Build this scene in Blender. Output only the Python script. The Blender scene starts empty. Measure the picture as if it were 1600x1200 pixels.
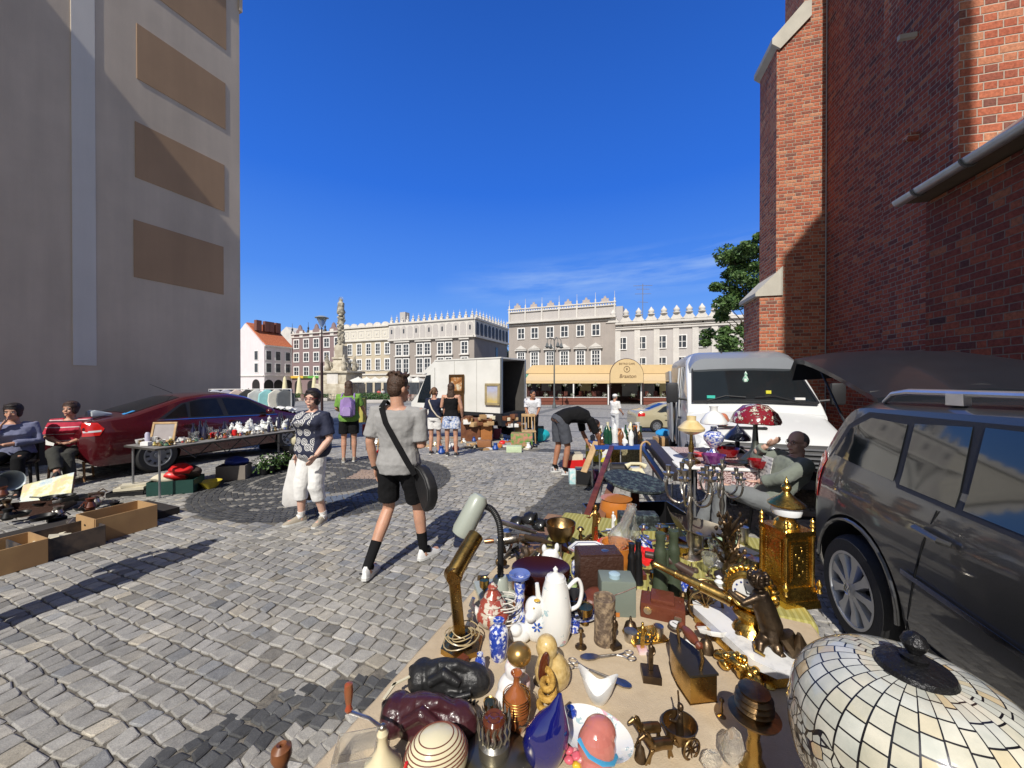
import bpy, bmesh, math, random
import numpy as np
from mathutils import Vector, Matrix, Euler
random.seed(7); np.random.seed(7)
R = math.radians
sc = bpy.context.scene
col = sc.collection
F = 578.0; HC = 1.66; PITCH = math.atan(3/578.0)   # focal length in photo pixels, eye height, tilt
TH = R(22.1)                                       # the street runs this far right of the view axis
DV = Vector((math.sin(TH), math.cos(TH), 0)); NV = Vector((math.cos(TH), -math.sin(TH), 0))
def ray(x, y):
 v = Vector((x-800, F, 600-y)); c, s = math.cos(-PITCH), math.sin(-PITCH)
 return Vector((v.x, v.y*c - v.z*s, v.y*s + v.z*c))
def at(x, y, z=0.0):
 r = ray(x, y); t = (z-HC)/r.z
 return Vector((r.x*t, r.y*t, z))
def atd(x, y, Y):
 r = ray(x, y); t = Y/r.y
 return Vector((r.x*t, Y, HC+r.z*t))
def gh(Y): return -.078*max(0, min(Y, 20)-8)          # the square drops a little beyond the lane
def atg(x, y):
 z = 0
 for _ in range(30): p = at(x, y, z); z = z*.5 + gh(p.y)*.5
 p.z = gh(p.y); return p
def gd(x, Y): p = atd(x, 600, Y); p.z = gh(Y); return p   # point on the ground in column x at depth Y
def us(u, s, z=0.0, th=TH):
 return Vector((u*math.sin(th)+s*math.cos(th), u*math.cos(th)-s*math.sin(th), z))
def on_s(x, y, s, th=TH):
 r = ray(x, y); n = Vector((math.cos(th), -math.sin(th), 0)); t = s/(r.dot(n))
 p = Vector((r.x*t, r.y*t, HC+r.z*t)); d = Vector((math.sin(th), math.cos(th), 0))
 return p.dot(d), p.z
def on_u(x, y, u, th=TH):
 r = ray(x, y); d = Vector((math.sin(th), math.cos(th), 0)); t = u/(r.dot(d))
 p = Vector((r.x*t, r.y*t, HC+r.z*t)); n = Vector((math.cos(th), -math.sin(th), 0))
 return p.dot(n), p.z
class X:
 T = None
 def __init__(s, o): s.o = o
 @staticmethod
 def m(op, *a, clamp=False):
  n = X.T.nodes.new('ShaderNodeMath'); n.operation = op; n.use_clamp = clamp
  for i, v in enumerate(a):
   if isinstance(v, X): X.T.links.new(v.o, n.inputs[i])
   else: n.inputs[i].default_value = v
  return X(n.outputs[0])
 def __add__(s, b): return X.m('ADD', s, b)
 __radd__ = __add__
 def __sub__(s, b): return X.m('SUBTRACT', s, b)
 def __rsub__(s, b): return X.m('SUBTRACT', b, s)
 def __mul__(s, b): return X.m('MULTIPLY', s, b)
 __rmul__ = __mul__
 def __truediv__(s, b): return X.m('DIVIDE', s, b)
 def __gt__(s, b): return X.m('GREATER_THAN', s, b)
 def __lt__(s, b): return X.m('LESS_THAN', s, b)
 def floor(s): return X.m('FLOOR', s)
 def mod(s, b): return X.m('FLOORED_MODULO', s, b)
 def abs(s): return X.m('ABSOLUTE', s)
 def sin(s): return X.m('SINE', s)
 def min(s, b): return X.m('MINIMUM', s, b)
 def max(s, b): return X.m('MAXIMUM', s, b)
 def clamp(s): return X.m('ADD', s, 0.0, clamp=True)
def nd(t, **kw):
 n = X.T.nodes.new(t)
 for k, v in kw.items(): setattr(n, k, v)
 return n
def setin(n, i, v):
 if isinstance(v, X): X.T.links.new(v.o, n.inputs[i])
 elif hasattr(v, 'is_linked'): X.T.links.new(v, n.inputs[i])
 elif isinstance(v, tuple) and len(v) == 3 and n.inputs[i].type == 'RGBA': n.inputs[i].default_value = (*v, 1)
 else: n.inputs[i].default_value = v
def tex(kind='Object'):
 n = nd('ShaderNodeTexCoord'); return n.outputs[kind]
def sep(v):
 n = nd('ShaderNodeSeparateXYZ'); setin(n, 0, v); return X(n.outputs[0]), X(n.outputs[1]), X(n.outputs[2])
def comb(a, b, c=0.0):
 n = nd('ShaderNodeCombineXYZ'); setin(n, 0, a); setin(n, 1, b); setin(n, 2, c); return n.outputs[0]
def noise(vec, scale, detail=3.0, rough=.55, out=0):
 n = nd('ShaderNodeTexNoise'); setin(n, 'Vector', vec); n.inputs['Scale'].default_value = scale
 n.inputs['Detail'].default_value = detail; n.inputs['Roughness'].default_value = rough; return X(n.outputs[out])
def vor(vec, scale, feature='F1', out='Distance', rnd=1.0):
 n = nd('ShaderNodeTexVoronoi', feature=feature); setin(n, 'Vector', vec); n.inputs['Scale'].default_value = scale
 n.inputs['Randomness'].default_value = rnd; return X(n.outputs[out])
def white(vec):
 n = nd('ShaderNodeTexWhiteNoise', noise_dimensions='3D'); setin(n, 'Vector', vec); return X(n.outputs['Value'])
def mix(f, a, b, blend='MIX'):
 n = nd('ShaderNodeMix', data_type='RGBA', blend_type=blend); n.clamp_factor = True
 setin(n, 0, f); setin(n, 6, a); setin(n, 7, b); return n.outputs[2]
def ramp(f, stops, interp='LINEAR'):
 n = nd('ShaderNodeValToRGB'); setin(n, 0, f); r = n.color_ramp; r.interpolation = interp
 while len(r.elements) < len(stops): r.elements.new(.5)
 for e, (p, c) in zip(r.elements, stops): e.position = p; e.color = (*c, 1)
 return n.outputs[0]
def bump(h, strength=.3, dist=.01):
 n = nd('ShaderNodeBump'); setin(n, 'Height', h); n.inputs['Strength'].default_value = strength
 n.inputs['Distance'].default_value = dist; return n.outputs[0]
def newmat(name):
 m = bpy.data.materials.new(name); m.use_nodes = True; X.T = m.node_tree
 b = m.node_tree.nodes['Principled BSDF']; return m, b
_mc = {}
def M(name, c=(.5,.5,.5), rough=.5, metal=0.0, c2=None, scale=8.0, vary=.12, bmp=0.0, bs=None, pat='noise', coat=0.0, trans=0.0, ior=1.45, thr=(.4,.6), sheen=0, spec=None, alpha=None, rv=.0, sss=0):
 if name in _mc: return _mc[name]
 m, b = newmat(name); tc = tex()
 if pat == 'noise': f = noise(tc, scale, 4)
 elif pat == 'voronoi': f = vor(tc, scale)
 elif pat == 'wave':
  x, y, z = sep(tc); f = ((x*scale + noise(tc, 3)*2).sin()*.5 + .5)
 elif pat == 'hz':
  x, y, z = sep(tc); f = ((z*scale).sin()*.5 + .5)
 if c2 is None:
  k = vary; c2_ = tuple(min(1, v*(1+k)) for v in c); c1_ = tuple(v*(1-k) for v in c)
  cc = ramp(f, [(.25, c1_), (.75, c2_)])
 else: cc = ramp(f, [(thr[0], c), (thr[1], c2)])
 setin(b, 'Base Color', cc); b.inputs['Metallic'].default_value = metal
 if rv: setin(b, 'Roughness', noise(tc, (bs or scale)*1.7, 4)*rv*2 + (rough-rv))
 else: b.inputs['Roughness'].default_value = rough
 b.inputs['Coat Weight'].default_value = coat; b.inputs['Coat Roughness'].default_value = .05
 b.inputs['Transmission Weight'].default_value = trans; b.inputs['IOR'].default_value = ior
 if sheen: b.inputs['Sheen Weight'].default_value = sheen
 if spec is not None: b.inputs['Specular IOR Level'].default_value = spec
 if sss:
  b.inputs['Subsurface Weight'].default_value = sss; b.inputs['Subsurface Radius'].default_value = (.012,.005,.003); b.inputs['Subsurface Scale'].default_value = .6
 if alpha is not None: b.inputs['Alpha'].default_value = alpha
 if bmp: setin(b, 'Normal', bump(noise(tc, bs or scale*3, 5), bmp, .01))
 _mc[name] = m; return m
class B:
 def __init__(s): s.bm = bmesh.new()
 def _add(s, vs, fs, mi=0):
  v = [s.bm.verts.new(p) for p in vs]
  for f in fs:
   try: ff = s.bm.faces.new([v[i] for i in f]); ff.material_index = mi
   except ValueError: pass
  return s
 def box(s, c, d, rot=(0,0,0), mi=0, bev=0):
  E = Euler(rot).to_matrix(); c = Vector(c); hx, hy, hz = d[0]/2, d[1]/2, d[2]/2
  if bev <= 0:
   P = [c + E @ Vector((a*hx, b*hy, e*hz)) for e in (-1,1) for b in (-1,1) for a in (-1,1)]
   return s._add(P, [(0,2,3,1),(4,5,7,6),(0,1,5,4),(2,6,7,3),(0,4,6,2),(1,3,7,5)], mi)
  t = bmesh.new(); bmesh.ops.create_cube(t, size=1); bmesh.ops.scale(t, vec=d, verts=t.verts)
  bmesh.ops.bevel(t, geom=list(t.edges), offset=min(bev, min(d)*.45), segments=2, affect='EDGES', profile=.6)
  t.verts.ensure_lookup_table(); idx = {v: i for i, v in enumerate(t.verts)}
  s._add([c + E @ v.co for v in t.verts], [[idx[v] for v in f.verts] for f in t.faces], mi); t.free(); return s
 def loft(s, rings, mi=0, cap=True, close=True):
  n = len(rings[0]); V = [p for r in rings for p in r]; Fc = []
  for i in range(len(rings)-1):
   for j in range(n if close else n-1):
    a, b = i*n+j, i*n+(j+1) % n; Fc.append((a, b, b+n, a+n))
  if cap and close: Fc.append(tuple(range(n-1, -1, -1))); Fc.append(tuple(range((len(rings)-1)*n, len(rings)*n)))
  return s._add(V, Fc, mi)
 def lathe(s, prof, seg=20, c=(0,0,0), rot=(0,0,0), mi=0, sx=1, sy=1, cap=True, ph=0):
  E = Euler(rot).to_matrix(); c = Vector(c)
  return s.loft([[c + E @ Vector((max(r,1e-4)*math.cos(2*math.pi*j/seg+ph)*sx, max(r,1e-4)*math.sin(2*math.pi*j/seg+ph)*sy, z)) for j in range(seg)] for r, z in prof], mi, cap)
 def ell(s, c, r, rot=(0,0,0), seg=16, rings=10, mi=0):
  E = Euler(rot).to_matrix() if not isinstance(rot, Matrix) else rot; c = Vector(c); rr = []
  for i in range(rings+1):
   a = math.pi*i/rings; z = -math.cos(a); q = max(math.sin(a), 1e-3)
   rr.append([c + E @ Vector((r[0]*q*math.cos(2*math.pi*j/seg), r[1]*q*math.sin(2*math.pi*j/seg), r[2]*z)) for j in range(seg)])
  return s.loft(rr, mi)
 def tube(s, pts, rad, seg=8, mi=0, flat=1.0):
  pts = [Vector(p) for p in pts]; n = len(pts)
  if not isinstance(rad, (list, tuple)): rad = [rad]*n
  if len(rad) != n: rad = [rad[0] + (rad[-1]-rad[0])*i/(n-1) for i in range(n)]
  rr = []; up = None
  for i, p in enumerate(pts):
   t = (pts[min(i+1, n-1)] - pts[max(i-1, 0)])
   t = t.normalized() if t.length > 1e-9 else Vector((0,0,1))
   if up is None: up = Vector((0,0,1)) if abs(t.z) < .9 else Vector((0,1,0))
   x = t.cross(up)
   if x.length < 1e-6: x = t.cross(Vector((1,0,.3)))
   x.normalize(); y = x.cross(t).normalized(); up = y
   rr.append([p + (x*math.cos(2*math.pi*j/seg) + y*math.sin(2*math.pi*j/seg)*flat)*rad[i] for j in range(seg)])
  return s.loft(rr, mi)
 def prism(s, poly, y0, y1, rot=(0,0,0), c=(0,0,0), mi=0):   # polygon in x,z extruded along y
  E = Euler(rot).to_matrix(); c = Vector(c); n = len(poly)
  V = [c + E @ Vector((a, y0, b)) for a, b in poly] + [c + E @ Vector((a, y1, b)) for a, b in poly]
  Fc = [(i, (i+1) % n, (i+1) % n+n, i+n) for i in range(n)] + [tuple(range(n-1, -1, -1)), tuple(range(n, 2*n))]
  return s._add(V, Fc, mi)
 def quad(s, a, b, c, d, mi=0): return s._add([a, b, c, d], [(0,1,2,3)], mi)
 def jit(s, k, f=9.0):
  from mathutils import noise as nz
  for v in s.bm.verts: v.co += nz.noise_vector(v.co*f)*k
  return s
 def xf(s, Mx): s.bm.transform(Mx); return s
def mk(name, b, mat, parent=None, loc=None, rot=None, ang=.65, mods=None, **props):
 bm = b.bm; bmesh.ops.recalc_face_normals(bm, faces=bm.faces)
 for e in bm.edges:
  if len(e.link_faces) == 2 and e.calc_face_angle(0) > ang: e.smooth = False
 for f in bm.faces: f.smooth = True
 me = bpy.data.meshes.new(name); bm.to_mesh(me); bm.free()
 for q in (mat if isinstance(mat, (list, tuple)) else [mat]): me.materials.append(q)
 o = bpy.data.objects.new(name, me); col.objects.link(o)
 if parent: o.parent = parent
 if loc is not None: o.location = loc
 if rot is not None: o.rotation_euler = rot
 for k, v in props.items(): o[k] = v
 if mods: mods(o)
 return o
def thing(name, label, cat, loc=(0,0,0), rz=0.0, group=None, sc_=None):
 o = bpy.data.objects.new(name, None); col.objects.link(o); o.location = loc; o.rotation_euler = (0,0,rz)
 o.empty_display_size = .1; o['label'] = label; o['category'] = cat
 if group: o['group'] = group
 if sc_: o.scale = (sc_,)*3
 return o
def tag(o, label, cat, group=None):
 o['label'] = label; o['category'] = cat
 if group: o['group'] = group
 return o
def struct(o): o['kind'] = 'structure'; return o
def dup(root, loc=None, rz=None, label=None, group=None, scale=None):
 r = root.copy(); col.objects.link(r)
 if loc is not None: r.location = loc
 if rz is not None: r.rotation_euler = (0,0,rz)
 if label: r['label'] = label
 if group: r['group'] = group
 if scale: r.scale = scale if isinstance(scale, tuple) else (scale,)*3
 for ch in list(root.children):
  c = ch.copy(); col.objects.link(c); c.parent = r
  for g in ch.children: d = g.copy(); col.objects.link(d); d.parent = c
 return r
def text(name, s, size, mat, parent=None, loc=(0,0,0), rot=(0,0,0), ext=.001, align='CENTER', shear=0.0, bold=0.0):
 cu = bpy.data.curves.new(name, 'FONT'); cu.body = s; cu.size = size; cu.extrude = ext; cu.align_x = align; cu.align_y = 'CENTER'; cu.shear = shear; cu.offset = bold
 t = bpy.data.objects.new(name, cu); col.objects.link(t)
 dg = bpy.context.evaluated_depsgraph_get(); me = bpy.data.meshes.new_from_object(t.evaluated_get(dg)); bpy.data.objects.remove(t)
 me.materials.clear(); me.materials.append(mat)
 o = bpy.data.objects.new(name, me); col.objects.link(o); o.location = loc; o.rotation_euler = rot
 if parent: o.parent = parent
 return o
cam = bpy.data.cameras.new('camera'); co = bpy.data.objects.new('camera', cam); col.objects.link(co)
cam.sensor_width = 36; cam.lens = F/1600*36; cam.clip_start = .05; cam.clip_end = 2000
co.location = (0,0,HC); co.rotation_euler = (R(90)-PITCH, 0, 0); sc.camera = co
SUN_AZ, SUN_EL = R(16.7), R(43.5)
L = Vector((math.sin(SUN_AZ)*math.cos(SUN_EL), math.cos(SUN_AZ)*math.cos(SUN_EL), -math.sin(SUN_EL)))
sd = bpy.data.lights.new('sun', 'SUN'); sd.energy = 5.0; sd.angle = R(.5); sd.color = (1, .95, .87)
so = bpy.data.objects.new('sun', sd); col.objects.link(so); so.rotation_euler = L.to_track_quat('-Z', 'Y').to_euler(); so.location = (-5,-10,20)
w = bpy.data.worlds.new('World'); sc.world = w; w.use_nodes = True; X.T = w.node_tree
bg = w.node_tree.nodes['Background']
sky = nd('ShaderNodeTexSky', sky_type='NISHITA'); sky.sun_disc = False; sky.sun_elevation = SUN_EL; sky.sun_rotation = R(180)+SUN_AZ
sky.altitude = 200; sky.air_density = 1.0; sky.dust_density = .25; sky.ozone_density = 4.0
gv = tex('Generated'); gx, gy, gz = sep(gv)
hs = nd('ShaderNodeHueSaturation'); setin(hs, 'Color', sky.outputs[0]); hs.inputs['Saturation'].default_value = .55; hs.inputs['Value'].default_value = .95
deep = ramp(gz, [(0, (4.4, 7.2, 11.6)), (.10, (2.4, 5.2, 10.9)), (.26, (.95, 3.1, 9.9)), (.45, (.36, 1.9, 8.3)), (.75, (.2, 1.1, 5.2))])
msk = ((gy+.15)*3.0).clamp() * ((.97-gz)*6.0).clamp()
tint = mix(msk, hs.outputs[0], deep)
st = comb(gx*1.2 - gz*2.0, gy*1.0, gz*9.0)
cl = ((noise(st, 2.2, 7, .6) - .42)*3.4).clamp() * (1 - ((gz-.25-gx*.05).abs()*15.0)).clamp() * ((gx+.2)*4.0).clamp() * (1-(gx-.5)*5).clamp()
skyc = mix(cl*.75, tint, (5.2, 7.2, 10.5))
setin(bg, 'Color', skyc); bg.inputs['Strength'].default_value = .088
sc.view_settings.view_transform = 'Standard'; sc.view_settings.look = 'None'; sc.view_settings.exposure = 0; sc.view_settings.gamma = 1
sc.render.engine = 'CYCLES'
m_joint, b_ = newmat('joint_sand'); tc = tex()
setin(b_, 'Base Color', ramp(noise(tc, 30, 5), [(.3, (.09,.082,.07)), (.7, (.20,.18,.15))])); b_.inputs['Roughness'].default_value = .95
setin(b_, 'Normal', bump(noise(tc, 120, 4), .6, .01))
m_far, b_ = newmat('far_setts'); tc = tex(); x, y, z = sep(tc)
uu = x*DV.x + y*DV.y; ss = x*NV.x + y*NV.y
row = (uu/.135).floor(); cc = ((ss + row*.067)/.15).floor()
idn = white(comb(row, cc, 3.0))
base = ramp(idn, [(0, (.20,.20,.20)), (.5, (.30,.295,.285)), (1, (.42,.40,.37))])
big = noise(tc, .35, 4); base = mix((big*.8).clamp(), base, (.30,.29,.27))
band = (((ss+1.1).mod(9.0)-.45).abs() < .42).max(((uu-9.0).mod(9.0)-.45).abs() < .45)
base = mix(band*.75, base, (.11,.115,.125))
jt = ((uu/.135).mod(1.0) < .12).max(((ss + row*.067)/.15).mod(1.0) < .1)
base = mix(jt*.7, base, (.1,.095,.085))
setin(b_, 'Base Color', base); b_.inputs['Roughness'].default_value = .85
g = B(); g.loft([[(X_, y_, gh(y_)-.006+(-.012 if y_ < 14 else 0)) for X_ in (-400, 400)] for y_ in (12.8, 14.2, 17, 20, 30, 600)], cap=False, close=False)
struct(mk('plaza', g, m_far))
g = B(); g.loft([[(X_, y_, gh(y_)-.010) for X_ in (-60, 60)] for y_ in (-40, 0, 8, 14.2)], cap=False, close=False)
struct(mk('ground', g, m_joint))
m_stone, b_ = newmat('granite_setts'); tc = tex()
at_ = nd('ShaderNodeAttribute', attribute_name='Col'); fine = noise(tc, 190, 3, .7); mid = noise(tc, 22, 4)
cs = mix(1.0, at_.outputs['Color'], ramp(fine, [(.3, (.62,.62,.63)), (.7, (1.25,1.24,1.2))]), 'MULTIPLY')
cs = mix(1.0, cs, ramp(mid, [(.25, (.8,.8,.8)), (.75, (1.15,1.15,1.14))]), 'MULTIPLY')
cs = mix(1.0, cs, ramp(noise(tc, 1.3, 4), [(.3, (.82,.82,.84)), (.7, (1.12,1.1,1.06))]), 'MULTIPLY')
setin(b_, 'Base Color', cs); b_.inputs['Roughness'].default_value = .72; b_.inputs['Specular IOR Level'].default_value = .35
setin(b_, 'Normal', bump(mid*.6 + fine*.35, .55, .006))
C1 = (-3.0, 6.3); R1 = 1.95; C2 = (-.65, .95)
def region(px, py):
 d1 = math.hypot(px-C1[0], py-C1[1]); d2 = math.hypot(px-C2[0], py-C2[1])
 if d2 < .9: return 'light'
 if d2 < 1.15: return 'dark'
 if d1 < R1: return 'med'
 s = px*NV.x+py*NV.y; u = px*DV.x+py*DV.y
 if -1.62 < s+.0 < -.95 and u > 3.4: return 'dark'
 if s >= -.95 and u < 8.9: return 'light'
 if 8.9 < u < 9.8 and s > -5.5: return 'dark'
 return 'main'
def seen(px, py): return 1.15 < py < 14.6 and abs(px) < 1.42*py + .5
V = []; Fq = []; Fo = []; Cc = []
def stone(cx, cy, hw, hd, ang, colr, h=0.0, rnd=.007, tilt=.0025):
 ca, sa = math.cos(ang), math.sin(ang); base = len(V)
 j = lambda k: random.uniform(-k, k)
 def ring(sx, sy, z, k):
  ch = min(sx, sy)*.28
  ch *= .6
  pts = [(-sx+ch,-sy),(sx-ch,-sy),(sx,-sy+ch),(sx,sy-ch),(sx-ch,sy),(-sx+ch,sy),(-sx,sy-ch),(-sx,-sy+ch)]
  for a, b in pts:
   a += J[0]*(b/hd)*.012*k + j(.0025); b += J[1]*(a/hw)*.010*k + j(.0025)
   V.append((cx+a*ca-b*sa, cy+a*sa+b*ca, z + J[2]*a + J[3]*b + gh(cy))); Cc.append(colr)
 J = (j(1), j(1), j(tilt)*10, j(tilt)*10)
 ring(hw, hd, h-.02, 1); ring(hw*.99, hd*.985, h-.0045, 1); ring(hw-rnd, hd-rnd, h, 1)
 for k in (0, 8):
  for i in range(8): Fq.append((base+k+i, base+k+(i+1) % 8, base+k+8+(i+1) % 8, base+k+8+i))
 Fo.append(tuple(base+16+i for i in range(8)))
def gcol():
 r = random.random()
 k = random.gauss(.31, .045)
 if r < .03: return (k*1.3, k*1.2, k*1.02, 1)
 if r < .2: return (k*1.12, k*1.07, k*.98, 1)
 if r < .25: return (k*.78, k*.80, k*.83, 1)
 return (k*1.02, k, k*.96, 1)
th_n = -TH
u = -1.0
while u < 24:
 p = .104 + random.uniform(-.005, .005); s = -24 + random.random()*.1
 while s < 14:
  wd = random.uniform(.082, .125); px, py = us(u+p/2, s+wd/2)[:2]
  wob = .006*math.sin(s*1.3+u*3) + .005*math.sin(s*5.3+u*1.7)
  q = us(u+p/2+wob, s+wd/2)
  if seen(px, py) and region(px, py) == 'main':
   stone(q.x, q.y, wd/2-.0035, p/2-.0045, th_n+random.uniform(-.035,.035), gcol(), random.uniform(-.002,.0015))
  s += wd
 u += p
k = .072; u = .6
while u < 14:
 s = -3
 while s < 9:
  q = us(u+random.uniform(-.008,.008)+.028*math.cos(s*5.2), s+random.uniform(-.008,.008)); rg = region(q.x, q.y)
  if seen(q.x, q.y) and rg in ('dark', 'light') and (q.y < 11 or rg == 'dark'):
   if rg == 'dark': kk = random.uniform(.06,.12); c4 = (kk, kk*1.03, kk*1.08, 1)
   else: kk = random.gauss(.33,.05); c4 = (kk, kk*.97, kk*.91, 1)
   stone(q.x, q.y, k*random.uniform(.46,.53), k*random.uniform(.44,.51), th_n+random.uniform(-.16,.16), c4, random.uniform(-.0025,.002), .008, .004)
  s += k
 u += k
r = .05
while r < R1-.03:
 n = max(5, int(2*math.pi*r/.078))
 for i in range(n):
  a = 2*math.pi*(i+random.random()*.3)/n; px, py = C1[0]+r*math.cos(a), C1[1]+r*math.sin(a)
  kk = random.uniform(.055,.095); c4 = (kk, kk*1.02, kk*1.06, 1)
  q1 = math.hypot(px-C1[0]+.75, py-C1[1]-.1)
  swirl = (q1*3.6 + .25*math.sin(a*3)) % 1.0
  if r < 1.6 and px < C1[0]+.1 and swirl < .22: c4 = (.25,.24,.22,1)
  if abs(px-C1[0]-.45) < .3 and abs(py-C1[1]-.4) < .33: c4 = (.36,.27,.22,1)
  if abs(px-C1[0]-.55) < .55 and -1.15 < py-C1[1] < -.75: c4 = (.13,.16,.22,1)
  if px > C1[0]+.2 and .85 < r < .95 or 1.68 < r < 1.75: c4 = (.26,.25,.23,1)
  stone(px, py, .036, .034, a+math.pi/2, c4, random.uniform(-.002,.001), .007, .003)
 r += .074
me = bpy.data.meshes.new('stone_paving')
nv = len(V); faces = Fq+Fo; me.vertices.add(nv); me.vertices.foreach_set('co', np.array(V, np.float32).ravel())
tot = np.array([len(f) for f in faces], np.int32); me.loops.add(int(tot.sum())); me.polygons.add(len(faces))
me.loops.foreach_set('vertex_index', np.fromiter((i for f in faces for i in f), np.int32)); me.polygons.foreach_set('loop_start', np.concatenate([[0], np.cumsum(tot)[:-1]]).astype(np.int32))
me.polygons.foreach_set('use_smooth', np.zeros(len(faces), bool)); me.update(calc_edges=True)
ca = me.color_attributes.new('Col', 'FLOAT_COLOR', 'POINT'); ca.data.foreach_set('color', np.array(Cc, np.float32).ravel())
me.materials.append(m_stone); o = bpy.data.objects.new('stone_paving', me); col.objects.link(o); struct(o)
del V, Fq, Fo, Cc
def plaster(name, c, k=.10, scale=.6):
 m, b = newmat(name); tc = tex(); n1 = noise(tc, scale, 6, .6); n2 = noise(tc, 60, 4)
 st = noise(comb(*[a*q for a, q in zip(sep(tc), (3.0, 3.0, .25))]), 1.2, 5)
 cc = mix(1.0, c, ramp(n1, [(.3, (1-k,)*3), (.7, (1+k,)*3)]), 'MULTIPLY')
 cc = mix(1.0, cc, ramp(st, [(.3, (1-k*.8,)*3), (.65, (1.02,)*3)]), 'MULTIPLY')
 setin(b, 'Base Color', cc); b.inputs['Roughness'].default_value = .9; setin(b, 'Normal', bump(n2, .35, .006)); return m
def brickmat(name, Lb=.26, Hb=.13, row=.10, pal=None, mortar=(.33,.28,.23), dark=1.0):
 m, b = newmat(name); tc = tex(); x, y, z = sep(tc); P = Lb+Hb
 wv = noise(tc, 4, 3)*.012
 h = x + y + wv; zz = z + noise(tc, 5, 2)*.012
 r = (zz/row).floor(); fz = (zz/row).mod(1.0)*row
 xx = h + (r.mod(2.0))*(P*.5) + white(comb(r, 7.0, 1.0))*.03; p = (xx/P).floor(); fx = xx.mod(P)
 hd = fx > Lb; idn = white(comb(p*2+hd, r, 2.0)); id2 = white(comb(p*2+hd, r, 9.0))
 mw = .0065
 mort = ((fx < mw).max(fx > P-mw)).max(((fx-Lb).abs() < mw)).max((fz < mw).max(fz > row-mw))
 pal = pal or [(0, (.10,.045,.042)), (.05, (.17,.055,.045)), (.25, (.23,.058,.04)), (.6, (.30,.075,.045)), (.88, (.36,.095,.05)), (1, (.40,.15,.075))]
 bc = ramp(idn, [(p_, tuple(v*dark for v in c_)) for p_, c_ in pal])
 bc = mix(1.0, bc, ramp(noise(tc, 26, 5, .65), [(.3, (.62,.6,.6)), (.72, (1.25,1.25,1.25))]), 'MULTIPLY')
 cc = mix(mort, bc, mix(noise(tc, 9, 4), tuple(v*.6 for v in mortar), mortar))
 setin(b, 'Base Color', cc); b.inputs['Roughness'].default_value = .88; b.inputs['Specular IOR Level'].default_value = .25
 e = ((fx).min(P-fx)).min((fx-Lb).abs()).min(fz.min(row-fz)); ed = (e*70.0).clamp()
 setin(b, 'Normal', bump(ed + noise(tc, 40, 5)*.5 + id2*.35, .8, .012)); return m
M_gl = M('dark_pane', (.045,.05,.06), .12, spec=.6, vary=.5, scale=.7)
M_wf = M('white_frame', (.75,.74,.72), .5); M_wh = plaster('white_render', (.60,.57,.53))
WL = -11.4
u_far, _ = on_s(376, 590, WL); ztop = on_s(384, 0, WL)[1]
bl = thing('apartment_block', 'tall windowless beige end wall with white stripe and four painted brown fields', 'building', (0,0,0))
FR = Euler((0,0,-TH)).to_matrix()     # frame: x = s (right), y = u (along street)
def uv(s, u, z): return us(u, s, z)
m_wall = plaster('beige_render', (.62,.515,.40), .10); m_brown = plaster('brown_render', (.43,.275,.16), .08); m_str = plaster('stripe_render', (.70,.66,.60), .05)
def sbox(b, s0, s1, u0, u1, z0, z1, mi=0):
 P = [us(u_, s_, z_) for z_ in (z0,z1) for u_ in (u0,u1) for s_ in (s0,s1)]
 return b._add(P, [(0,2,3,1),(4,5,7,6),(0,1,5,4),(2,6,7,3),(0,4,6,2),(1,3,7,5)], mi)
sbb = lambda *a: sbox(B(), *a)
mk('wall', sbb(WL-9, WL, -2.2, u_far, .55, ztop+.1), m_wall, bl)
mk('plinth', sbb(WL-9, WL-.03, -2.2, u_far-.03, -.03, .55), plaster('dark_plinth', (.055,.045,.042)), bl)
mk('roof', sbb(WL-9.1, WL+.10, -2.2, u_far+.1, ztop+.1, ztop+.28), M('zinc', (.2,.2,.21), .5, .6), bl)
mk('rear_wing', sbb(WL-9, WL+1.5, -9, -2.2, 0, 14.6), m_wall, bl)
def field(name, px, mat):
 q = [on_s(x, y, WL) for x, y in px]; u0 = (q[0][0]+q[3][0])/2; u1 = (q[1][0]+q[2][0])/2
 z1 = (q[0][1]+q[1][1])/2; z0 = (q[2][1]+q[3][1])/2
 mk(name, sbb(WL-.02, WL+.012, u0, u1, z0, z1), mat, bl)
field('painted_field', [(209,344),(349,385),(349,460),(209,433)], m_brown)
field('painted_field', [(211,190),(351,258),(350,330),(211,277)], m_brown)
field('painted_field', [(213,37),(352,130),(352,202),(214,123)], m_brown)
field('painted_field', [(214,-140),(353,-20),(353,73),(215,-20)], m_brown)
a0, a1 = on_s(112,300,WL)[0], on_s(149,300,WL)[0]
mk('painted_stripe', sbb(WL-.02, WL+.014, a0, a1, on_s(130,571,WL)[1], ztop+.08), m_str, bl)
mk('cornice', sbb(WL-.3, WL+.05, u_far-.02, u_far+.06, ztop-.5, ztop+.1), m_wall, bl)
TC = R(14)
ch = thing('brick_church', 'old red brick church wall with stone capped buttress and sloping gutter', 'church', (0,0,0), R(90)-TC)
pal_lit = [(0, (.20,.09,.07)), (.06, (.27,.09,.06)), (.35, (.40,.115,.065)), (.7, (.48,.15,.08)), (1, (.52,.23,.13))]  # brighter brick tones, sunlight put into the colour of the sun-facing faces
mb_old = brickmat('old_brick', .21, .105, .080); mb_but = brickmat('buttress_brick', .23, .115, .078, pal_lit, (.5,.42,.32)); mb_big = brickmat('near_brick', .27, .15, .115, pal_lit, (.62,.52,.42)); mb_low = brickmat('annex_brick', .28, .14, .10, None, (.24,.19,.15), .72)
m_cap = plaster('pale_stone', (.50,.47,.40), .12, 2); m_ztrim = M('zinc_gutter', (.42,.45,.46), .35, .7, bmp=.1, rv=.1)
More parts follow.
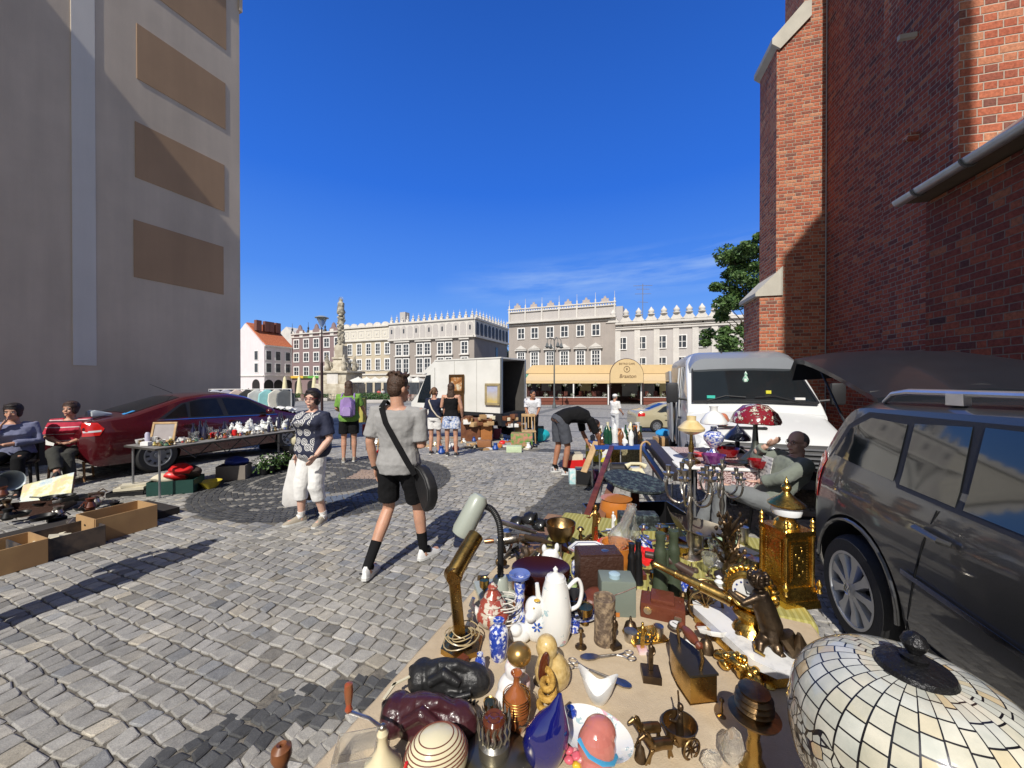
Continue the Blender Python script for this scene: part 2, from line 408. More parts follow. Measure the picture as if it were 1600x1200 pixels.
def cbox(b, u0, u1, s0, s1, z0, z1, mi=0): return b.box(((u0+u1)/2, -(s0+s1)/2, (z0+z1)/2), (abs(u1-u0), abs(s1-s0), z1-z0), mi=mi)
cb_ = lambda *a: cbox(B(), *a)
SB, SA = 4.75, 4.93
uC = on_s(1493, 200, SB, TC)[0]; uAB = on_s(1380, 300, SB, TC)[0]; uJ = on_s(1290, 400, SA, TC)[0]
sP = on_u(1213, 300, uJ, TC)[0]; uP = on_s(1187, 300, sP, TC)[0]; Ht = 17.0
mk('wall', cb_(uC, uAB, SB, SB+6, 0, Ht), [mb_old], ch)
mk('nave_wall', cb_(uAB, uP-.05, SA, SA+6, 0, Ht), mb_old, ch)
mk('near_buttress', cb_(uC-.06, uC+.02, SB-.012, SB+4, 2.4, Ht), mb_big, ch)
zc1 = on_u(1222, 65, uJ, TC)[1]; zc0 = on_u(1213, 66, uJ, TC)[1]
b = B(); zt = on_u(1215, 62, uJ, TC)[1]; zt2 = on_u(1257, 12, uJ, TC)[1]; sT = on_u(1257, 12, uJ, TC)[0]
b.prism([(-sP, 0), (-sP, zt), (-sT, zt2), (-SA-.3, zt2), (-SA-.3, 0)], 0, uP-uJ, rot=(0,0,R(90)), c=(0,0,0))
b.xf(Matrix.Translation((uP, 0, 0)))
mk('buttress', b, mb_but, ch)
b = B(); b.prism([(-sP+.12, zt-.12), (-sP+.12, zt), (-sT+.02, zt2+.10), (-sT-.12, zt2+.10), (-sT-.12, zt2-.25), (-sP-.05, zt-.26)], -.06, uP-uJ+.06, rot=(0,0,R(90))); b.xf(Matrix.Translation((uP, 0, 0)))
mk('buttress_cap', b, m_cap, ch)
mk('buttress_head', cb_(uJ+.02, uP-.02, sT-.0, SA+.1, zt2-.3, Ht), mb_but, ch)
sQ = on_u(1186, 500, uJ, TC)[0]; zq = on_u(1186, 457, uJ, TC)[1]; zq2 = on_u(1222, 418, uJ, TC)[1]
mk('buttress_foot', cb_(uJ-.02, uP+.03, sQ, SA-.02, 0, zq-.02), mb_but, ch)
b = B(); b.prism([(-sQ+.1, zq-.10), (-sQ+.1, zq-.02), (-sP-.12, zq2+.02), (-sP-.12, zq-.1)], -.05, uP-uJ+.09, rot=(0,0,R(90))); b.xf(Matrix.Translation((uP+.03, 0, 0)))
mk('foot_cap', b, m_cap, ch)
SD = SB-.02; uE = on_s(1452, 300, SD, TC)[0]; zE = on_s(1465, 285, SD-.3, TC)[1]
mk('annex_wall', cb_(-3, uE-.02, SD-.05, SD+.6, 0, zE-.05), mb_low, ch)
mk('soffit', cb_(-3, uE, SD-.30, SD+.1, zE-.03, zE), M('soffit_wood', (.10,.075,.05), .7), ch)
g = B(); pts = [(u_, -(SD-.36), zE-.0) for u_ in (-3, uE+.03)]
ring = [(.085*math.cos(a), .085*math.sin(a)) for a in [math.pi+math.pi*i/10 for i in range(11)]]; ring += [(c*.93, s_*.93) for c, s_ in ring[::-1]]
g.loft([[Vector((p[0], p[1]+c, p[2]+.03+s_)) for c, s_ in ring] for p in pts]); mk('gutter', g, m_ztrim, ch)
for i in range(9):
 g = B(); g.tube([(uE-.35-i*.75, -(SD-.36)+.1*math.cos(a), zE+.03+.1*math.sin(a)) for a in [math.pi+math.pi*k/8 for k in range(9)]], .012, 5)
 mk('gutter_bracket', g, M('bracket_iron', (.12,.12,.12), .6), ch)
g = B(); g.prism([(-SD+.30, zE+.03), (-SD+.30, zE+.055), (-SD-3, zE+2.6), (-SD-3, zE+2.55)], 0, uE+3, rot=(0,0,R(90))); g.xf(Matrix.Translation((uE, 0, 0)))
mk('annex_roof', g, M('lead_sheet', (.35,.36,.36), .4, .5), ch)
g = B(); g.box((on_s(1431,58,SB,TC)[0], -SB+.10, on_s(1431,55,SB,TC)[1]), (.06,.25,.07)); mk('putlog_stone', g, m_cap, ch)
g = B(); g.box((on_s(1432,212,SB,TC)[0], -SB+.06, on_s(1432,213,SB,TC)[1]), (.10,.16,.09)); mk('projecting_brick', g, mb_big, ch)
g = B(); g.tube([(uJ-.05, -(SA-.02), 0), (uJ-.05, -(SA-.02), Ht)], .012, 6); mk('lightning_wire', g, M('grey_wire', (.3,.3,.3), .5), ch)
mk('unseen_shade_block', cb_(-9, -2.0, SB-.6, SB+3, 0, 12.7), mb_old, ch)  # added block out of view, placed to shade the lower church wall
dsu = math.tan(SUN_AZ-TC); sv = on_u(1222, 450, uJ, TC)[0]-dsu*(uJ+2); zv = on_u(1222, 395, uJ, TC)[1]+.95*(uJ+2)
b = B(); b.prism([(-sv, 0), (-sv, zv), (-sv-.95, zv+1.2), (-sv-.95, 0)], 0, 1.2, rot=(0,0,R(90))); b.xf(Matrix.Translation((-2.1, 0, 0)))
mk('unseen_shade_pier', b, mb_old, ch)  # added pier out of view, shaped to cast the shadow on the buttress
def fac(u=None):  # frame whose x runs along NV (to the right), y along DV (away)
 return -TH
GZ = gh(99)
class Fac:
 """a facade standing at u=U between pixel columns x0..x1; local x right, y away"""
 def __init__(s, name, label, U, x0, x1, ytop, mat, depth=8, zmax=None, s0=None, s1=None):
  s.U = U; s.s0 = on_u(x0, 590, U)[0] if s0 is None else s0; s.s1 = on_u(x1, 590, U)[0] if s1 is None else s1
  s.t = thing(name, label, 'building', us(U, s.s0, GZ), -TH); s.W = s.s1-s.s0
  s.H = zmax or on_u((x0+x1)/2, ytop, U)[1]-GZ
  b = B(); b.box((s.W/2, depth/2, s.H/2), (s.W, depth, s.H)); s.wall = mk('wall', b, mat, s.t)
 def x(s, px): return on_u(px, 590, s.U)[0]-s.s0
 def z(s, px, py): return on_u(px, py, s.U)[1]-GZ
 def win(s, px, py, w, h, cols=2, rows=2, mat=None, sill=True, parent=None):
  X0 = s.x(px); Z0 = s.z(px, py); s.winat(X0, Z0, w, h, cols, rows, sill=sill)
 def winat(s, X0, Z0, w, h, cols=2, rows=3, sill=True, surround=.16):
  b = B(); fw = surround
  b.box((X0-w/2-fw/2, -.02, Z0), (fw, .14, h+2*fw)); b.box((X0+w/2+fw/2, -.02, Z0), (fw, .14, h+2*fw))
  b.box((X0, -.02, Z0+h/2+fw/2), (w, .14, fw)); b.box((X0, -.05, Z0-h/2-fw/2), (w, .2, fw))
  for i in range(1, cols): b.box((X0-w/2+w*i/cols, .0, Z0), (.09, .06, h))
  for i in range(1, rows): b.box((X0, .0, Z0-h/2+h*i/rows), (w, .05, .07))
  f = mk('window', b, M_wf, s.t); b = B(); b.box((X0, -.0, Z0), (w, .03, h)); mk('pane', b, M_gl, f)
 def band(s, z, h, d=.2, mat=None, name='string_course'):
  b = B(); b.box((s.W/2, -d/2, z), (s.W+.1, d, h)); mk(name, b, mat or M_wh, s.t)
m_maroon = plaster('maroon_render', (.235,.165,.165), .06); m_cream = plaster('cream_render', (.50,.43,.32), .06)
m_taupe = plaster('taupe_render', (.32,.28,.25), .06); m_grey = plaster('grey_render', (.35,.31,.28), .08); m_pale = plaster('pale_render', (.46,.43,.41), .05)
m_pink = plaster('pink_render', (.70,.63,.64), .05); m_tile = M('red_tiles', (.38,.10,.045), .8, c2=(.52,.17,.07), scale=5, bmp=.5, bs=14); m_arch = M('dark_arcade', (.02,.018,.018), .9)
m_slate = M('slate_dark', (.05,.05,.055), .6)
UM, UR = 58.0, 55.0
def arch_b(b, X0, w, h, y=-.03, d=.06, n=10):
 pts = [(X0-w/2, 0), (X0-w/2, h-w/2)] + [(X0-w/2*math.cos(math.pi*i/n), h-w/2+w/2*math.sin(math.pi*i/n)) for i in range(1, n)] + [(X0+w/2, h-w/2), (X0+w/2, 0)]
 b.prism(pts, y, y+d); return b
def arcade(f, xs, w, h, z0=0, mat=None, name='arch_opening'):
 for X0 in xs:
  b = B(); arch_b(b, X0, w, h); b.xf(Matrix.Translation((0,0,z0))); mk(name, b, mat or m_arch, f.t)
f = Fac('maroon_townhouse', 'dull maroon town house with spiky roof gables beside the column', UM, 456, 536, 520, m_maroon)
zs = [f.z(480, y) for y in (537, 558, 580)]; xs = [f.W*(i+.5)/5 for i in range(5)]
for z_ in zs:
 for x_ in xs: f.winat(x_, z_, 1.35, 1.75, 2, 2, surround=.22)
for i in range(6):
 b = B(); b.box((f.W*i/5+ (.35 if i == 0 else -.35 if i == 5 else 0), -.04, f.z(480,522)), (1.0, .12, 1.5)); mk('white_panel', b, M_wh, f.t)
f.band(f.H, .22, .35); f.band(f.z(480,526.5), .15, .2); f.band(f.z(480,590), .25, .2)
for i in range(7):
 b = B(); X0 = f.W*(i+.03)/6.1
 if i % 2 == 0: b.lathe([(.35,0),(.28,.5),(.12,.8),(.22,1.1),(.05,1.4),(.03,2.3),(0,2.5)], 8)
 else: b.prism([(-1.2,0),(-1.0,.7),(-.55,.9),(-.4,1.5),(0,1.9),(.4,1.5),(.55,.9),(1.0,.7),(1.2,0)], -.15, .15)
 b.xf(Matrix.Translation((X0, .1, f.H+.1))); mk('roof_ornament', b, [m_slate if i % 2 == 0 else m_maroon][0], f.t)
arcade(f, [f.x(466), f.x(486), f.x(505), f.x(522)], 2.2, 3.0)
b = B(); b.box((f.x(467), -.25, 3.7), (6.5, .3, .5)); mk('shop_sign', b, M('sign_yellow', (.65,.42,.06), .5), f.t)
b = B(); b.box((f.x(493), -.25, 3.7), (6.5, .3, .5)); mk('shop_sign', b, M('sign_green', (.12,.36,.07), .5), f.t)
b = B(); b.box((f.x(508.5), -.8, 3.6), (.2, 1.4, .8)); mk('hanging_sign', b, M('sign_red', (.5,.03,.06), .5), f.t)
f = Fac('cream_townhouse', 'cream yellow town house with rounded white roof shells', UM, 536, 608.6, 512, m_cream)
b = B(); b.box((f.W/2, -.08, f.z(575,522.5)), (f.W, .12, f.z(575,514)-f.z(575,531))); mk('attic_band', b, M('attic_cream', (.62,.58,.50), .8), f.t)
for i in range(6):
 X0 = f.W*(i+.5)/6; b = B()
 for k in range(4): b.box((X0+(.7 if k < 2 else 0)*(1 if k % 2 else -1), -.16, f.z(575,522.5)+(.7 if k > 1 else 0)*(1 if k % 2 else -1)), ((.1, .06, 1.4) if k < 2 else (1.4, .06, .1)))
 b.ell((X0, -.18, f.z(575,522.5)), (.15,.06,.3), seg=8, rings=5); mk('attic_panel', b, M_wh, f.t)
 b = B(); b.prism([(X0+ .95*math.cos(math.pi*k/12), .75*math.sin(math.pi*k/12)) for k in range(13)], -.1, .2); b.xf(Matrix.Translation((0,0,f.H+.2))); mk('roof_shell', b, M_wh, f.t)
f.band(f.H+.1, .3, .4); f.band(f.z(575,532), .25, .35)
for z_ in (f.z(575,545.5), f.z(575,570)):
 for i in range(5): f.winat(f.x(547+14.6*i), z_, 1.0, 2.0, 2, 3, surround=.22)
f.band(f.z(575,585), .3, .25); f.band(f.z(575,578.5), .12, .15)
for i in range(5):
 b = B(); b.box((f.x(552+13*i), -.02, 1.4), (1.4, .1, 2.2)); mk('shop_window', b, M_gl, f.t)
f = Fac('taupe_townhouse', 'grey brown corner town house with tall white arcaded attic and battlements', UM, 608.8, 741, 503, m_taupe, depth=15)
f.t.children[0].data.materials.clear(); f.t.children[0].data.materials.append(m_taupe)
zb0, zb1 = f.z(675, 528.5), f.z(675, 502)
b = B(); b.box((f.W/2, -.1, (zb0+zb1)/2), (f.W, .2, zb1-zb0)); b.box((f.W+.1, 7.5, (zb0+zb1)/2), (.2, 15.2, zb1-zb0)); mk('attic', b, M_wh, f.t)
f.band(zb0, .35, .5); f.band(zb1, .3, .45)
b = B(); b.box((f.W+.25, 7.5, zb0), (.4, 15.5, .35)); b.box((f.W+.25, 7.5, zb1), (.4, 15.5, .3)); mk('string_course', b, M_wh, f.t)
for i in range(13):
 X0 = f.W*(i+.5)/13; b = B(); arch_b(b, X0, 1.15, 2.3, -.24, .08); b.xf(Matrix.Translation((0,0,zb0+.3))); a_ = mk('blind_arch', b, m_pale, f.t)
 if i % 2 == 0: b = B(); b.box((X0, -.26, zb0+1.6), (.3, .06, .8)); mk('slit', b, M_gl, a_)
for i in range(9):
 b = B(); arch_b(b, 0, 1.05, 2.3, -.04, .08); b.xf(Matrix.Translation((f.W+.2, 15*(i+.5)/9, zb0+.3)) @ Matrix.Rotation(R(90), 4, 'Z')); mk('blind_arch', b, m_slate, f.t)
def merlons(f, n, mat, side=False):
 for i in range(n):
  b = B(); b.box((0,0,.4), (.55,.35,.8)); b.lathe([(.3,.8),(.12,1.0),(.2,1.25),(.03,1.5),(.02,1.9)], 6)
  X0 = f.W*(i+.35)/(n-.3); b.xf(Matrix.Translation((f.W+.1, 15*(i+.5)/n, f.H) if side else (X0, .1, f.H))); mk('merlon', b, mat, f.t)
merlons(f, 15, [M_wh, m_slate][0]); merlons(f, 11, M_wh, True)
for b_args in ((622,500,1.0,2.6),): b = B(); b.box((f.x(b_args[0]), 2, f.H+1.3), (1.3,1.3,2.6)); mk('chimney', b, m_pale, f.t)
for X0, db in ((629,1),(662,1),(695,1),(726,0)):
 for z_, h in ((f.z(675,545), 2.0), (f.z(675,571), 2.6)):
  for k in ((-1,1) if db else (0,)): f.winat(f.x(X0)+k*.85, z_, 1.15, h, 2, 3, surround=.2)
  b = B(); b.box((f.x(X0), -.2, z_+h/2+.55), (3.6 if db else 2, .35, .22)); mk('window_cornice', b, M_wh, f.t)
b = B(); b.box((f.W+.02, 9.5, f.z(735,545)), (.1, 1.1, 2.0)); mk('side_window', b, M_gl, f.t)
f.band(f.z(675,587), .35, .3)
b = B()
for i in range(8): b.box((f.x(616+16*i), -.02, 1.5), (2.2, .1, 2.4))
mk('shopfront', b, M_gl, f.t)
f = Fac('grey_palace', 'grey town house with pedimented windows and spiky white parapet', UR, 795, 962, 500.5, m_grey, depth=12)
zt_ = f.z(870, 500.5); zp = f.z(795, 476)
b = B(); b.box((f.W/2, .1, (zt_+f.z(870,483))/2), (f.W, .3, f.z(870,483)-zt_)); mk('attic_wall', b, m_pale, f.t)
b = B()
for i in range(44): b.box((f.W*(i+.5)/44, -.12, f.z(870,481.2)), (.2,.12,.42))
b.box((f.W/2, -.1, f.z(870,478.8)), (f.W+.1,.4,.16)); b.box((f.W/2, -.1, f.z(870,483.3)), (f.W+.1,.3,.14)); mk('balustrade', b, M_wh, f.t)
for i in range(7):
 X0 = .15+(f.W-.3)*i/6; b = B(); b.box((X0, -.12, (zt_+f.z(870,478))/2), (.22,.25, f.z(870,478)-zt_)); b.lathe([(.16,0),(.09,.2),(.13,.4),(.03,.6),(.02,1.5)], 8, (X0,-.1,f.z(870,478)))
 mk('pinnacle', b, M_wh, f.t)
 if i < 6:
  X1 = X0+(f.W-.3)/12; b = B(); zz = f.z(870,478)
  b.prism([(X1-.75,zz),(X1-.5,zz+.25),(X1-.55,zz+.5),(X1-.2,zz+.55),(X1-.1,zz+.95),(X1,zz+.7),(X1+.1,zz+.95),(X1+.2,zz+.55),(X1+.55,zz+.5),(X1+.5,zz+.25),(X1+.75,zz)], -.1, .05); mk('crest', b, M('crest_stone', (.42,.36,.33), .8), f.t)
f.band(zt_, .3, .6); f.band(zt_-.45, .12, .2)
for i, px in enumerate((814.5, 835.5, 859.5, 882, 907, 931)):
 f.winat(f.x(px), f.z(872, 518.5), 1.0, 1.55, 2, 2, surround=.14)
 z_ = f.z(872, 561); f.winat(f.x(px), z_, 1.05, 2.2, 3, 4, surround=.2)
 b = B(); b.prism([(f.x(px)-.95, z_+1.65),(f.x(px), z_+2.25),(f.x(px)+.95, z_+1.65)], -.35, -.05); b.box((f.x(px), -.2, z_+1.5), (2.0,.4,.16)); mk('pediment', b, M_wh, f.t)
b = B(); b.box((f.x(958)+.4, 4, f.H+.9), (1.3,2,2.4)); mk('chimney', b, m_pale, f.t)
b = B(); b.box((f.x(832), -.5, 3.4), (4.5,.7,.9)); mk('shop_fascia', b, M('fascia_green', (.02,.22,.12), .5, c2=(.2,.4,.3), scale=3), f.t)
b = B(); b.box((f.x(830), -.3, 1.5), (5.5,.5,2.6)); mk('shopfront', b, M('shop_wood', (.10,.035,.025), .6), f.t)
b = B(); b.box((f.x(832), -.6, 2.75), (5.6,.3,.2)); mk('fascia_board', b, M('fascia_red', (.45,.03,.08), .5), f.t)
f = Fac('white_palace', 'pale town house with onion shaped white merlons and flat pilasters', UR, 962.3, 1190, 502, m_pale, depth=12)
for i in range(7):
 X0 = f.x(965.5+30.2*i); b = B(); b.box((X0, -.06, 3.5+(f.z(1040,512)-3.5)/2), (.75,.14,f.z(1040,512)-3.5)); mk('pilaster', b, M_wh, f.t)
f.band(f.z(1040,502.5), .22, .45); f.band(f.z(1040,511.5), .2, .25); f.band(f.z(1040,508), .1, .15)
b = B(); b.box((f.W/2, .1, f.H+.2), (f.W, .4, .5)); mk('parapet', b, M_wh, f.t)
for i in range(10):
 X0 = f.x(958+19.8*i); b = B(); hh = f.H+.4
 b.prism([(X0-1.05,hh),(X0-.75,hh+.15),(X0-.5,hh+.5),(X0-.35,hh+.85),(X0+.35,hh+.85),(X0+.5,hh+.5),(X0+.75,hh+.15),(X0+1.05,hh)], -.15, .2)
 b.lathe([(.5,0),(.5,.1),(.3,.16),(.42,.4),(.4,.55),(.2,.8),(.04,1.05)], 10, (X0,.0,hh+.85)); mk('merlon', b, M_wh, f.t)
for i, px in enumerate((972.5, 1002.5, 1034, 1065.5, 1098)):
 f.winat(f.x(px), f.z(1034, 534.5), 1.0, 1.6, 2, 2, surround=.12)
 if i: f.winat(f.x(px), f.z(1034, 568), 1.0, 1.6, 2, 2, surround=.12)
 b = B(); b.ell((f.x(px), -.03, f.z(1034,508)+.15), (.12,.08,.12), seg=8, rings=6); mk('vent_hole', b, m_arch, f.t)
b = B(); b.tube([(f.x(1003), 2, f.H), (f.x(1003), 2, f.z(1003,438))], .05, 6)
for dz, l_ in ((0,1.3),(.5,.9),(1.2,1.1),(2.4,.7)): b.tube([(f.x(1003)-l_, 2, f.z(1003,440)-dz), (f.x(1003)+l_, 2.3, f.z(1003,440)-dz-.1)], .035, 5)
tag(mk('roof_antenna', b, M('antenna_grey', (.2,.2,.22), .5), None, loc=us(UR, f.s0, GZ), rot=(0,0,-TH)), 'tall thin television aerial above the pale palace roof', 'antenna')
sS = -Vector((1,0,0)).dot(NV);
rp = ray(456, 590); tU = UM/rp.dot(DV); s_side = (rp*tU).dot(NV)
un = on_s(413, 590, s_side)[0]
pk = thing('pink_gable_house', 'pink gabled house with orange tile roof and arcades below', 'building', us(un, s_side, GZ), -TH)
ez = on_s(413, 540, s_side)[1]-GZ; Lh = UM-un-.05; sg = on_u(376, 590, un)[0]-s_side-7
b = B(); b.box((sg/2, Lh/2, ez/2), (-sg, Lh, ez)); mk('wall', b, m_pink, pk)
apx = on_u(383, 505, un)[0]-s_side; apz = on_u(383, 505, un)[1]-GZ
b = B(); b.prism([(0, ez), (apx, apz), (2*apx, ez)], .0, .3); mk('gable', b, m_pink, pk)
b = B(); b.prism([(.3, ez-.15), (apx, apz-.1), (2*apx, ez-.1), (2*apx, ez+.2), (apx, apz+.25), (.3, ez+.15)], .3, Lh+.2); mk('roof', b, m_tile, pk)
for i, k in enumerate((.15,.45,.6,.85)):
 b = B(); b.box((apx*.55, Lh*k, apz-.5), (.8,1.1,2.2)); mk('chimney', b, M('chimney_brick', (.18,.07,.05), .8), pk)
for z_ in (on_s(430,556,s_side)[1]-GZ, on_s(430,575,s_side)[1]-GZ):
 for k in (.15,.48,.85):
  b = B(); b.box((.02, Lh*k, z_), (.12,1.3,2.1)); q = mk('window', b, M_wf, pk); b = B(); b.box((.06, Lh*k, z_), (.12,.95,1.8)); mk('pane', b, M_gl, q)
 for k in (.32,):
  b = B(); b.box((sg*.0+on_u(401,590,un)[0]-s_side, -.02, z_), (1.3,.12,2.1)); q = mk('window', b, M_wf, pk); b = B(); b.box((on_u(401,590,un)[0]-s_side, -.06, z_), (.95,.12,1.8)); mk('pane', b, M_gl, q)
b = B(); b.box((.05, Lh/2, 3.9), (.3,Lh,.2)); b.box((sg/2, -.05, 3.9), (-sg,.3,.2)); b.box((.1, Lh/2, ez), (.5,Lh,.3)); mk('string_course', b, M_wh, pk)
for k in (.15,.5,.85):
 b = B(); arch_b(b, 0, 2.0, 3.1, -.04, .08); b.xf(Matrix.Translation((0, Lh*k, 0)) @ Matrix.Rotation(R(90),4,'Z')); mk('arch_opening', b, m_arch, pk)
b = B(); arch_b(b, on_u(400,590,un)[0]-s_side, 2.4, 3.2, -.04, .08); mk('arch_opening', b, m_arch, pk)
f = Fac('white_gable_house', 'white gable end rising behind the orange tiled roof', UM+14, 440, 470, 520, M_wh)
b = B(); b.prism([(-1,f.H-.01),(f.W*.25,f.H+1.8),(f.W*.6,f.H-.01)], 0, 5); mk('gable', b, M_wh, f.t)
f = Fac('grey_side_house', 'narrow grey house edge beside the tall beige wall', 56.0, 352, 381, 528, m_pale, depth=.8)
f.band(f.H, .3, .5); b = B(); b.box((f.W/2, .4, f.H+.8), (f.W+.2,.8,1.4)); mk('roof', b, m_slate, f.t)
f.winat(f.x(379), f.z(379,560), .9, 1.6)
m_tyre = M('tyre_rubber', (.018,.018,.019), .75, bmp=.3, bs=60); m_alloy = M('alloy_rim', (.42,.43,.45), .35, .8, rv=.05)
m_chrome = M('chrome', (.75,.75,.76), .12, 1.0); m_blackp = M('black_plastic', (.02,.02,.022), .5, bmp=.1, bs=80)
m_glass = M('car_glass', (.012,.016,.018), .04, coat=.6, spec=.8, vary=.3, scale=.8)
m_red_l = M('tail_lamp_red', (.50,.012,.01), .15, coat=1); m_lens = M('clear_lens', (.55,.56,.57), .1, coat=1); m_under = M('underbody', (.01,.01,.01), .9)
def lerp_tab(tab, x):
 if x <= tab[0][0]: return tab[0][1]
 for (a, va), (b, vb) in zip(tab, tab[1:]):
  if x <= b: t = (x-a)/(b-a); return va + (vb-va)*t
 return tab[-1][1]
def smooth_tab(tab, x, r=.06): return (lerp_tab(tab, x-r)+lerp_tab(tab, x-r/2)+lerp_tab(tab, x)+lerp_tab(tab, x+r/2)+lerp_tab(tab, x+r))/5
def boolcut(o, cutters):
 for c in cutters:
  m = o.modifiers.new('cut', 'BOOLEAN'); m.operation = 'DIFFERENCE'; m.object = c; m.solver = 'EXACT'
 dg = bpy.context.evaluated_depsgraph_get(); me = bpy.data.meshes.new_from_object(o.evaluated_get(dg)); o.modifiers.clear(); o.data = me
 bm = bmesh.new(); bm.from_mesh(me)
 for e in bm.edges:
  if len(e.link_faces) == 2: e.smooth = e.calc_face_angle(0) < .6
 for f in bm.faces: f.smooth = True
 bm.to_mesh(me); bm.free()
 for c in cutters: bpy.data.objects.remove(c)
class Car:
 def __init__(s, t, top, low, plan, vert, crown=.05, rc=.13, tum_top=None):
  s.t, s.top, s.low, s.plan, s.vert, s.crown, s.rc = t, top, low, plan, vert, crown, rc
 def zt(s, x): return smooth_tab(s.top, x)
 def Y(s, x, z): return smooth_tab(s.plan, x, .05)*smooth_tab(s.vert, z, .03)
 def sidey(s, x, z):
  zt = s.zt(x); y = s.Y(x, min(z, zt-s.rc));
  if z > zt-s.rc: k = min(1, (z-(zt-s.rc))/s.rc); y = y - s.rc*(1-math.sqrt(max(0, 1-k*k)))
  return y
 def topz(s, x, f):   # f = fraction of half width
  return s.zt(x) + s.crown*(1-f*f)
 def body(s, mat, wheels, wr, mats=None):
  x0, x1 = s.plan[0][0], s.plan[-1][0]; n = 90; rings = []
  for i in range(n+1):
   q = i/n; x = x0+(x1-x0)*(.5-.5*math.cos(math.pi*q)) if False else x0+(x1-x0)*q
   zt = s.zt(x); zl = smooth_tab(s.low, x); half = []
   for k in range(13):
    z = zl + (zt-zl)*(1-(1-k/12)**1.4); half.append((s.sidey(x, z), z))
   yt = half[-1][0]
   half += [(yt*f, s.topz(x, f)) for f in (.85,.6,.3,0)]
   half[12] = (yt, s.topz(x, 1.0))
   half = [(half[0][0]*.0, zl), (half[0][0]*.85, zl)] + half
   ring = [Vector((x, -y, z)) for y, z in half] + [Vector((x, y, z)) for y, z in half[-2:0:-1]]
   rings.append(ring)
  b = B(); b.loft(rings); o = mk('body', b, mat, s.t, ang=.7); cs = []
  for wx in wheels:
   c = B(); c.lathe([(wr, -1.2), (wr, 1.2)], 40, (wx, 0, wr-.035), (R(90),0,0)); cs.append(mk('cutter', c, m_under))
  for c in cs: c.parent = s.t
  bpy.context.view_layer.update(); boolcut(o, cs)
  b = B(); b.box(((x0+x1)/2, 0, .35), (x1-x0-.7, smooth_tab(s.plan, 1)*1.45, .35)); mk('underbody', b, m_under, s.t)
  return o
 def side_patch(s, name, poly, mat, side=-1, off=.004, cuts=4, parent=None):
  bm = bmesh.new(); vs = [bm.verts.new((x, 0, z)) for x, z in poly]; f = bm.faces.new(vs); bmesh.ops.triangulate(bm, faces=[f])
  bmesh.ops.subdivide_edges(bm, edges=list(bm.edges), cuts=cuts, use_grid_fill=True)
  for v in bm.verts: v.co.y = side*(s.sidey(v.co.x, v.co.z)+off)
  bmesh.ops.recalc_face_normals(bm, faces=bm.faces)
  ex = bmesh.ops.solidify(bm, geom=list(bm.faces), thickness=.002*side*-1)
  b = B(); b.bm.free(); b.bm = bm; return mk(name, b, mat, parent or s.t)
 def top_patch(s, name, poly, mat, off=.004, cuts=5, parent=None):   # poly in (x, fraction)
  bm = bmesh.new(); vs = [bm.verts.new((x, f, 0)) for x, f in poly]; fc = bm.faces.new(vs); bmesh.ops.triangulate(bm, faces=[fc])
  bmesh.ops.subdivide_edges(bm, edges=list(bm.edges), cuts=cuts, use_grid_fill=True)
  for v in bm.verts:
   x, f = v.co.x, v.co.y; dz = (s.zt(x+.02)-s.zt(x-.02))/.04; n = math.hypot(dz, 1)
   v.co = Vector((x - dz/n*off, f*s.sidey(x, s.zt(x)), s.topz(x, f) + off/n))
  b = B(); b.bm.free(); b.bm = bm; return mk(name, b, mat, parent or s.t)
def spoke_wheel(t, x, y, r, wdt, rim_r, n, side, mat=None, cap=None, kind='spoke'):
 b = B(); b.lathe([(rim_r, -wdt/2), (r-.035, -wdt/2), (r-.008, -wdt/2+.03), (r, -wdt/2+.05), (r, wdt/2-.05), (r-.008, wdt/2-.03), (r-.035, wdt/2), (rim_r, wdt/2)], 48, (0,0,0), (R(90),0,0), cap=False)
 w_ = mk('wheel', b, m_tyre, t, loc=(x, y, r)); b = B(); o_ = -side*wdt/2
 b.lathe([(rim_r+.004, o_*1.02), (rim_r-.012, o_*1.03), (rim_r-.02, o_*.8), (rim_r-.03, o_*.1), (rim_r-.03, -o_*.8)], 48, (0,0,0), (R(90),0,0), cap=False)
 if kind == 'spoke':
  for i in range(n):
   a = 2*math.pi*i/n; ca, sa = math.cos(a), math.sin(a); hw0, hw1 = .026, .046
   def P(rr, q, d): return Vector((rr*ca-q*sa, -o_*d, rr*sa+q*ca))
   b.loft([[P(.05,-hw0,.75), P(.05,hw0,.75), P(.05,hw0*.7,1.0), P(.05,-hw0*.7,1.0)], [P(rim_r*.6,-hw0*1.1,.6), P(rim_r*.6,hw0*1.1,.6), P(rim_r*.6,hw0*.8,.93), P(rim_r*.6,-hw0*.8,.93)], [P(rim_r-.015,-hw1,.7), P(rim_r-.015,hw1,.7), P(rim_r-.015,hw1*.8,.96), P(rim_r-.015,-hw1*.8,.96)]])
  b.lathe([(.001,-o_*1.03),(.05,-o_*1.0),(.062,-o_*.85),(.065,-o_*.5)], 24, (0,0,0), (R(-90),0,0))
 else:
  b.lathe([(.001,-o_*.95),(.05,-o_*.95),(.06,-o_*.7),(rim_r*.55,-o_*.72),(rim_r*.8,-o_*.9),(rim_r-.015,-o_*.86)], 32, (0,0,0), (R(-90),0,0), cap=False)
  for i in range(n):
   a = 2*math.pi*i/n; b.box((rim_r*.72*math.cos(a), -o_*.93*-1*-1, rim_r*.72*math.sin(a)), (.05,.008,.035), (0,-a,0), mi=1)
 rim = mk('rim', b, [mat or m_alloy, m_blackp], w_)
 b = B(); b.lathe([(rim_r-.03, -.01), (.0, -.01)], 24, (0,0,0), (R(90),0,0)); mk('brake_disc', b, m_under, w_)
 return w_
TT = R(14.8); pw = at(1331, 1003); axn = Vector((math.cos(TT), -math.sin(TT), 0)); axd = Vector((math.sin(TT), math.cos(TT), 0))
org = pw + axn*.88; org.z = 0
